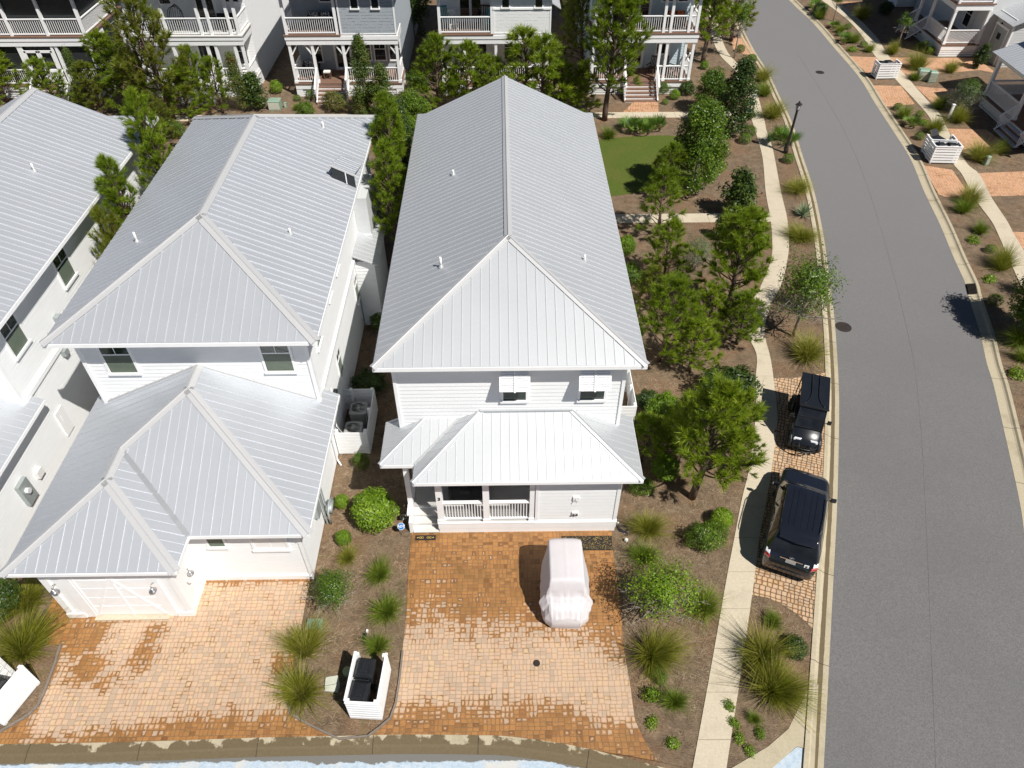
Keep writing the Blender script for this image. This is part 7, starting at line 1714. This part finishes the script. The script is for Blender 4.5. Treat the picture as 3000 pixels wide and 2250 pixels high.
# right verge and the beds beyond
RV = [('palm0', 2385, 28, 1.0, 'palmetto', 'palmetto at the top of the right verge beside the sidewalk'), ('ball0', 2412, 30, 1.1, 'shrub', 'round shrub at the top of the right verge'), ('ggrass0', 2400, 55, 1.0, 'grass', 'dark grass clump near the top of the right verge'), ('dark1', 2398, 45, .8, 'shrub', 'dark shrub near the top of the right verge'),
      ('palm1', 2442, 84, .8, 'palmetto', 'small palmetto by the far sapling'), ('ball1', 2482, 86, .9, 'shrub', 'round shrub left of the farthest bend in the sidewalk'), ('ggrass1', 2460, 95, .8, 'grass', 'grass tuft right of the small palmetto'),
      ('ball0', 2455, 105, .7, 'shrub', 'low round shrub between kerb and grass tuft'), ('palm0', 2472, 125, .8, 'palmetto', 'palmetto in the middle of the far right verge'), ('ggrass2', 2500, 125, 1.0, 'grass', 'grass clump in the middle of the far right verge'), ('ball1', 2485, 108, .8, 'shrub', 'round shrub above the middle palmetto of the far verge'),
      ('ball0', 2528, 138, .9, 'shrub', 'round shrub at the lower end of the far verge'), ('weed0', 2495, 150, 1.6, 'plant', 'bright low plant at the lower end of the far verge'), ('ggrass3', 2545, 152, .8, 'grass', 'grass clump touching the sidewalk above the far drive'),
      ('ball1', 2628, 322, .9, 'shrub', 'small round shrub at the tip of the middle verge'), ('ggrass4', 2645, 345, 1.0, 'grass', 'grass clump in the upper middle verge'), ('palm1', 2668, 372, .9, 'palmetto', 'palmetto above the pair of bin screens'), ('ball0', 2692, 342, .8, 'shrub', 'round shrub beside the sidewalk above the palmetto'),
      ('weed1', 2705, 365, 1.5, 'plant', 'bright plant right of the palmetto above the bin screens'), ('ball1', 2690, 408, .9, 'shrub', 'dark round shrub just above the pair of bin screens'), ('grass1', 2735, 388, .9, 'grass', 'grass clump leaning on the farther bin screen'),
      ('wgrass1', 2690, 205, 1.1, 'grass', 'tall grass clump beside the large transformer cabinet'), ('ggrass0', 2680, 235, .8, 'grass', 'dark grass in front of the large transformer cabinet'), ('grass2', 2782, 212, .8, 'grass', 'grass clump right of the louvred cabinet'),
      ('grass0', 2612, 158, .8, 'grass', 'straw grass clump in the bed before the pale grey house'), ('hedge0', 2700, 148, .6, 'shrub', 'bright shrub at the corner skirting of the pale grey house'), ('round0', 2722, 158, .5, 'shrub', 'yellow shrub nearest the corner of the pale grey house'),
      ('grass1', 2525, 55, 1.1, 'grass', 'dark grass mound across the sidewalk from the far verge'), ('dark0', 2590, 40, .8, 'shrub', 'dark shrub by the stairs at the top right'), ('dark1', 2660, 70, .7, 'shrub', 'dark shrub under the porch of the pale grey house'),
      ('ggrass1', 2750, 318, 1.1, 'grass', 'dark feathery grass casting its shadow over the sidewalk'), ('grass2', 2805, 358, .9, 'grass', 'grass clump at the foot of the white marker post'), ('grass0', 2865, 470, 1.1, 'grass', 'grass clump at the corner below the front path'), ('ggrass2', 2930, 445, .9, 'grass', 'grass beside the front steps of the right edge house'),
      ('wgrass0', 2830, 600, .9, 'grass', 'wind-swept grass at the tip of the lower right verge'), ('ggrass3', 2818, 622, .9, 'grass', 'dark grass below the tip of the lower right verge'), ('ggrass4', 2868, 682, .8, 'grass', 'bright grass tuft in the lower right verge'), ('weed2', 2850, 708, 1.4, 'plant', 'small dark plant in the lower right verge'),
      ('ball0', 2898, 738, .8, 'shrub', 'dark round shrub beside the sidewalk in the lower right verge'), ('wgrass2', 2932, 790, .9, 'grass', 'leaning grass clump next to the sidewalk above the storm drain'), ('weed0', 2898, 822, 1.3, 'plant', 'small round plant level with the storm drain'), ('ball1', 2910, 890, 1.0, 'shrub', 'dark clipped mound right of the storm drain'),
      ('ggrass1', 2985, 1010, 1.2, 'grass', 'grass clump at the right edge below the tree shadow'), ('weed1', 2978, 1100, 1.6, 'plant', 'bright low plant at the right edge of the verge'), ('ggrass0', 2995, 1055, .8, 'grass', 'dark grass tuft at the right edge')]
for k, u, v, s, c, l in RV: plant(k, u, v, l, c, s * (1.3 if c in ('grass', 'palmetto') else 1.15), group=GG if c == 'grass' else None)
plant('sapling0', 2440, 62, 'thin sapling at the top of the right verge', 'tree', .8, .85)
plant('sapling1', 2628, 138, 'thin sapling with a pale trunk before the pale grey house', 'tree', 1.05, .95)
plant('myrtle1', 2812, 335, 'twiggy grey tree with a slanting trunk before the right edge porch', 'tree', 1.2, 1.15)
plant('sapling0', 2812, 333, 'young tree with a thin pale trunk left of the right edge porch', 'tree', 1.1, .85)
plant('magnolia0', 2862, 200, 'small dark magnolia in front of the garage of the pale grey house', 'tree', .65, .6)
plant('broad1', 3015, 985, 'leafy tree mostly beyond the right edge whose shadow falls on the street', 'tree', 1.05, .95)
plant('oak0', 3020, 870, 'dark leafy crown at the right edge above the feathery grass', 'tree', .7)
for k in list(PROTO):
    if not PROTO[k][1]:
        def kill(o):
            for c in list(o.children): kill(c)
            bpy.data.objects.remove(o)
        kill(PROTO[k][0])
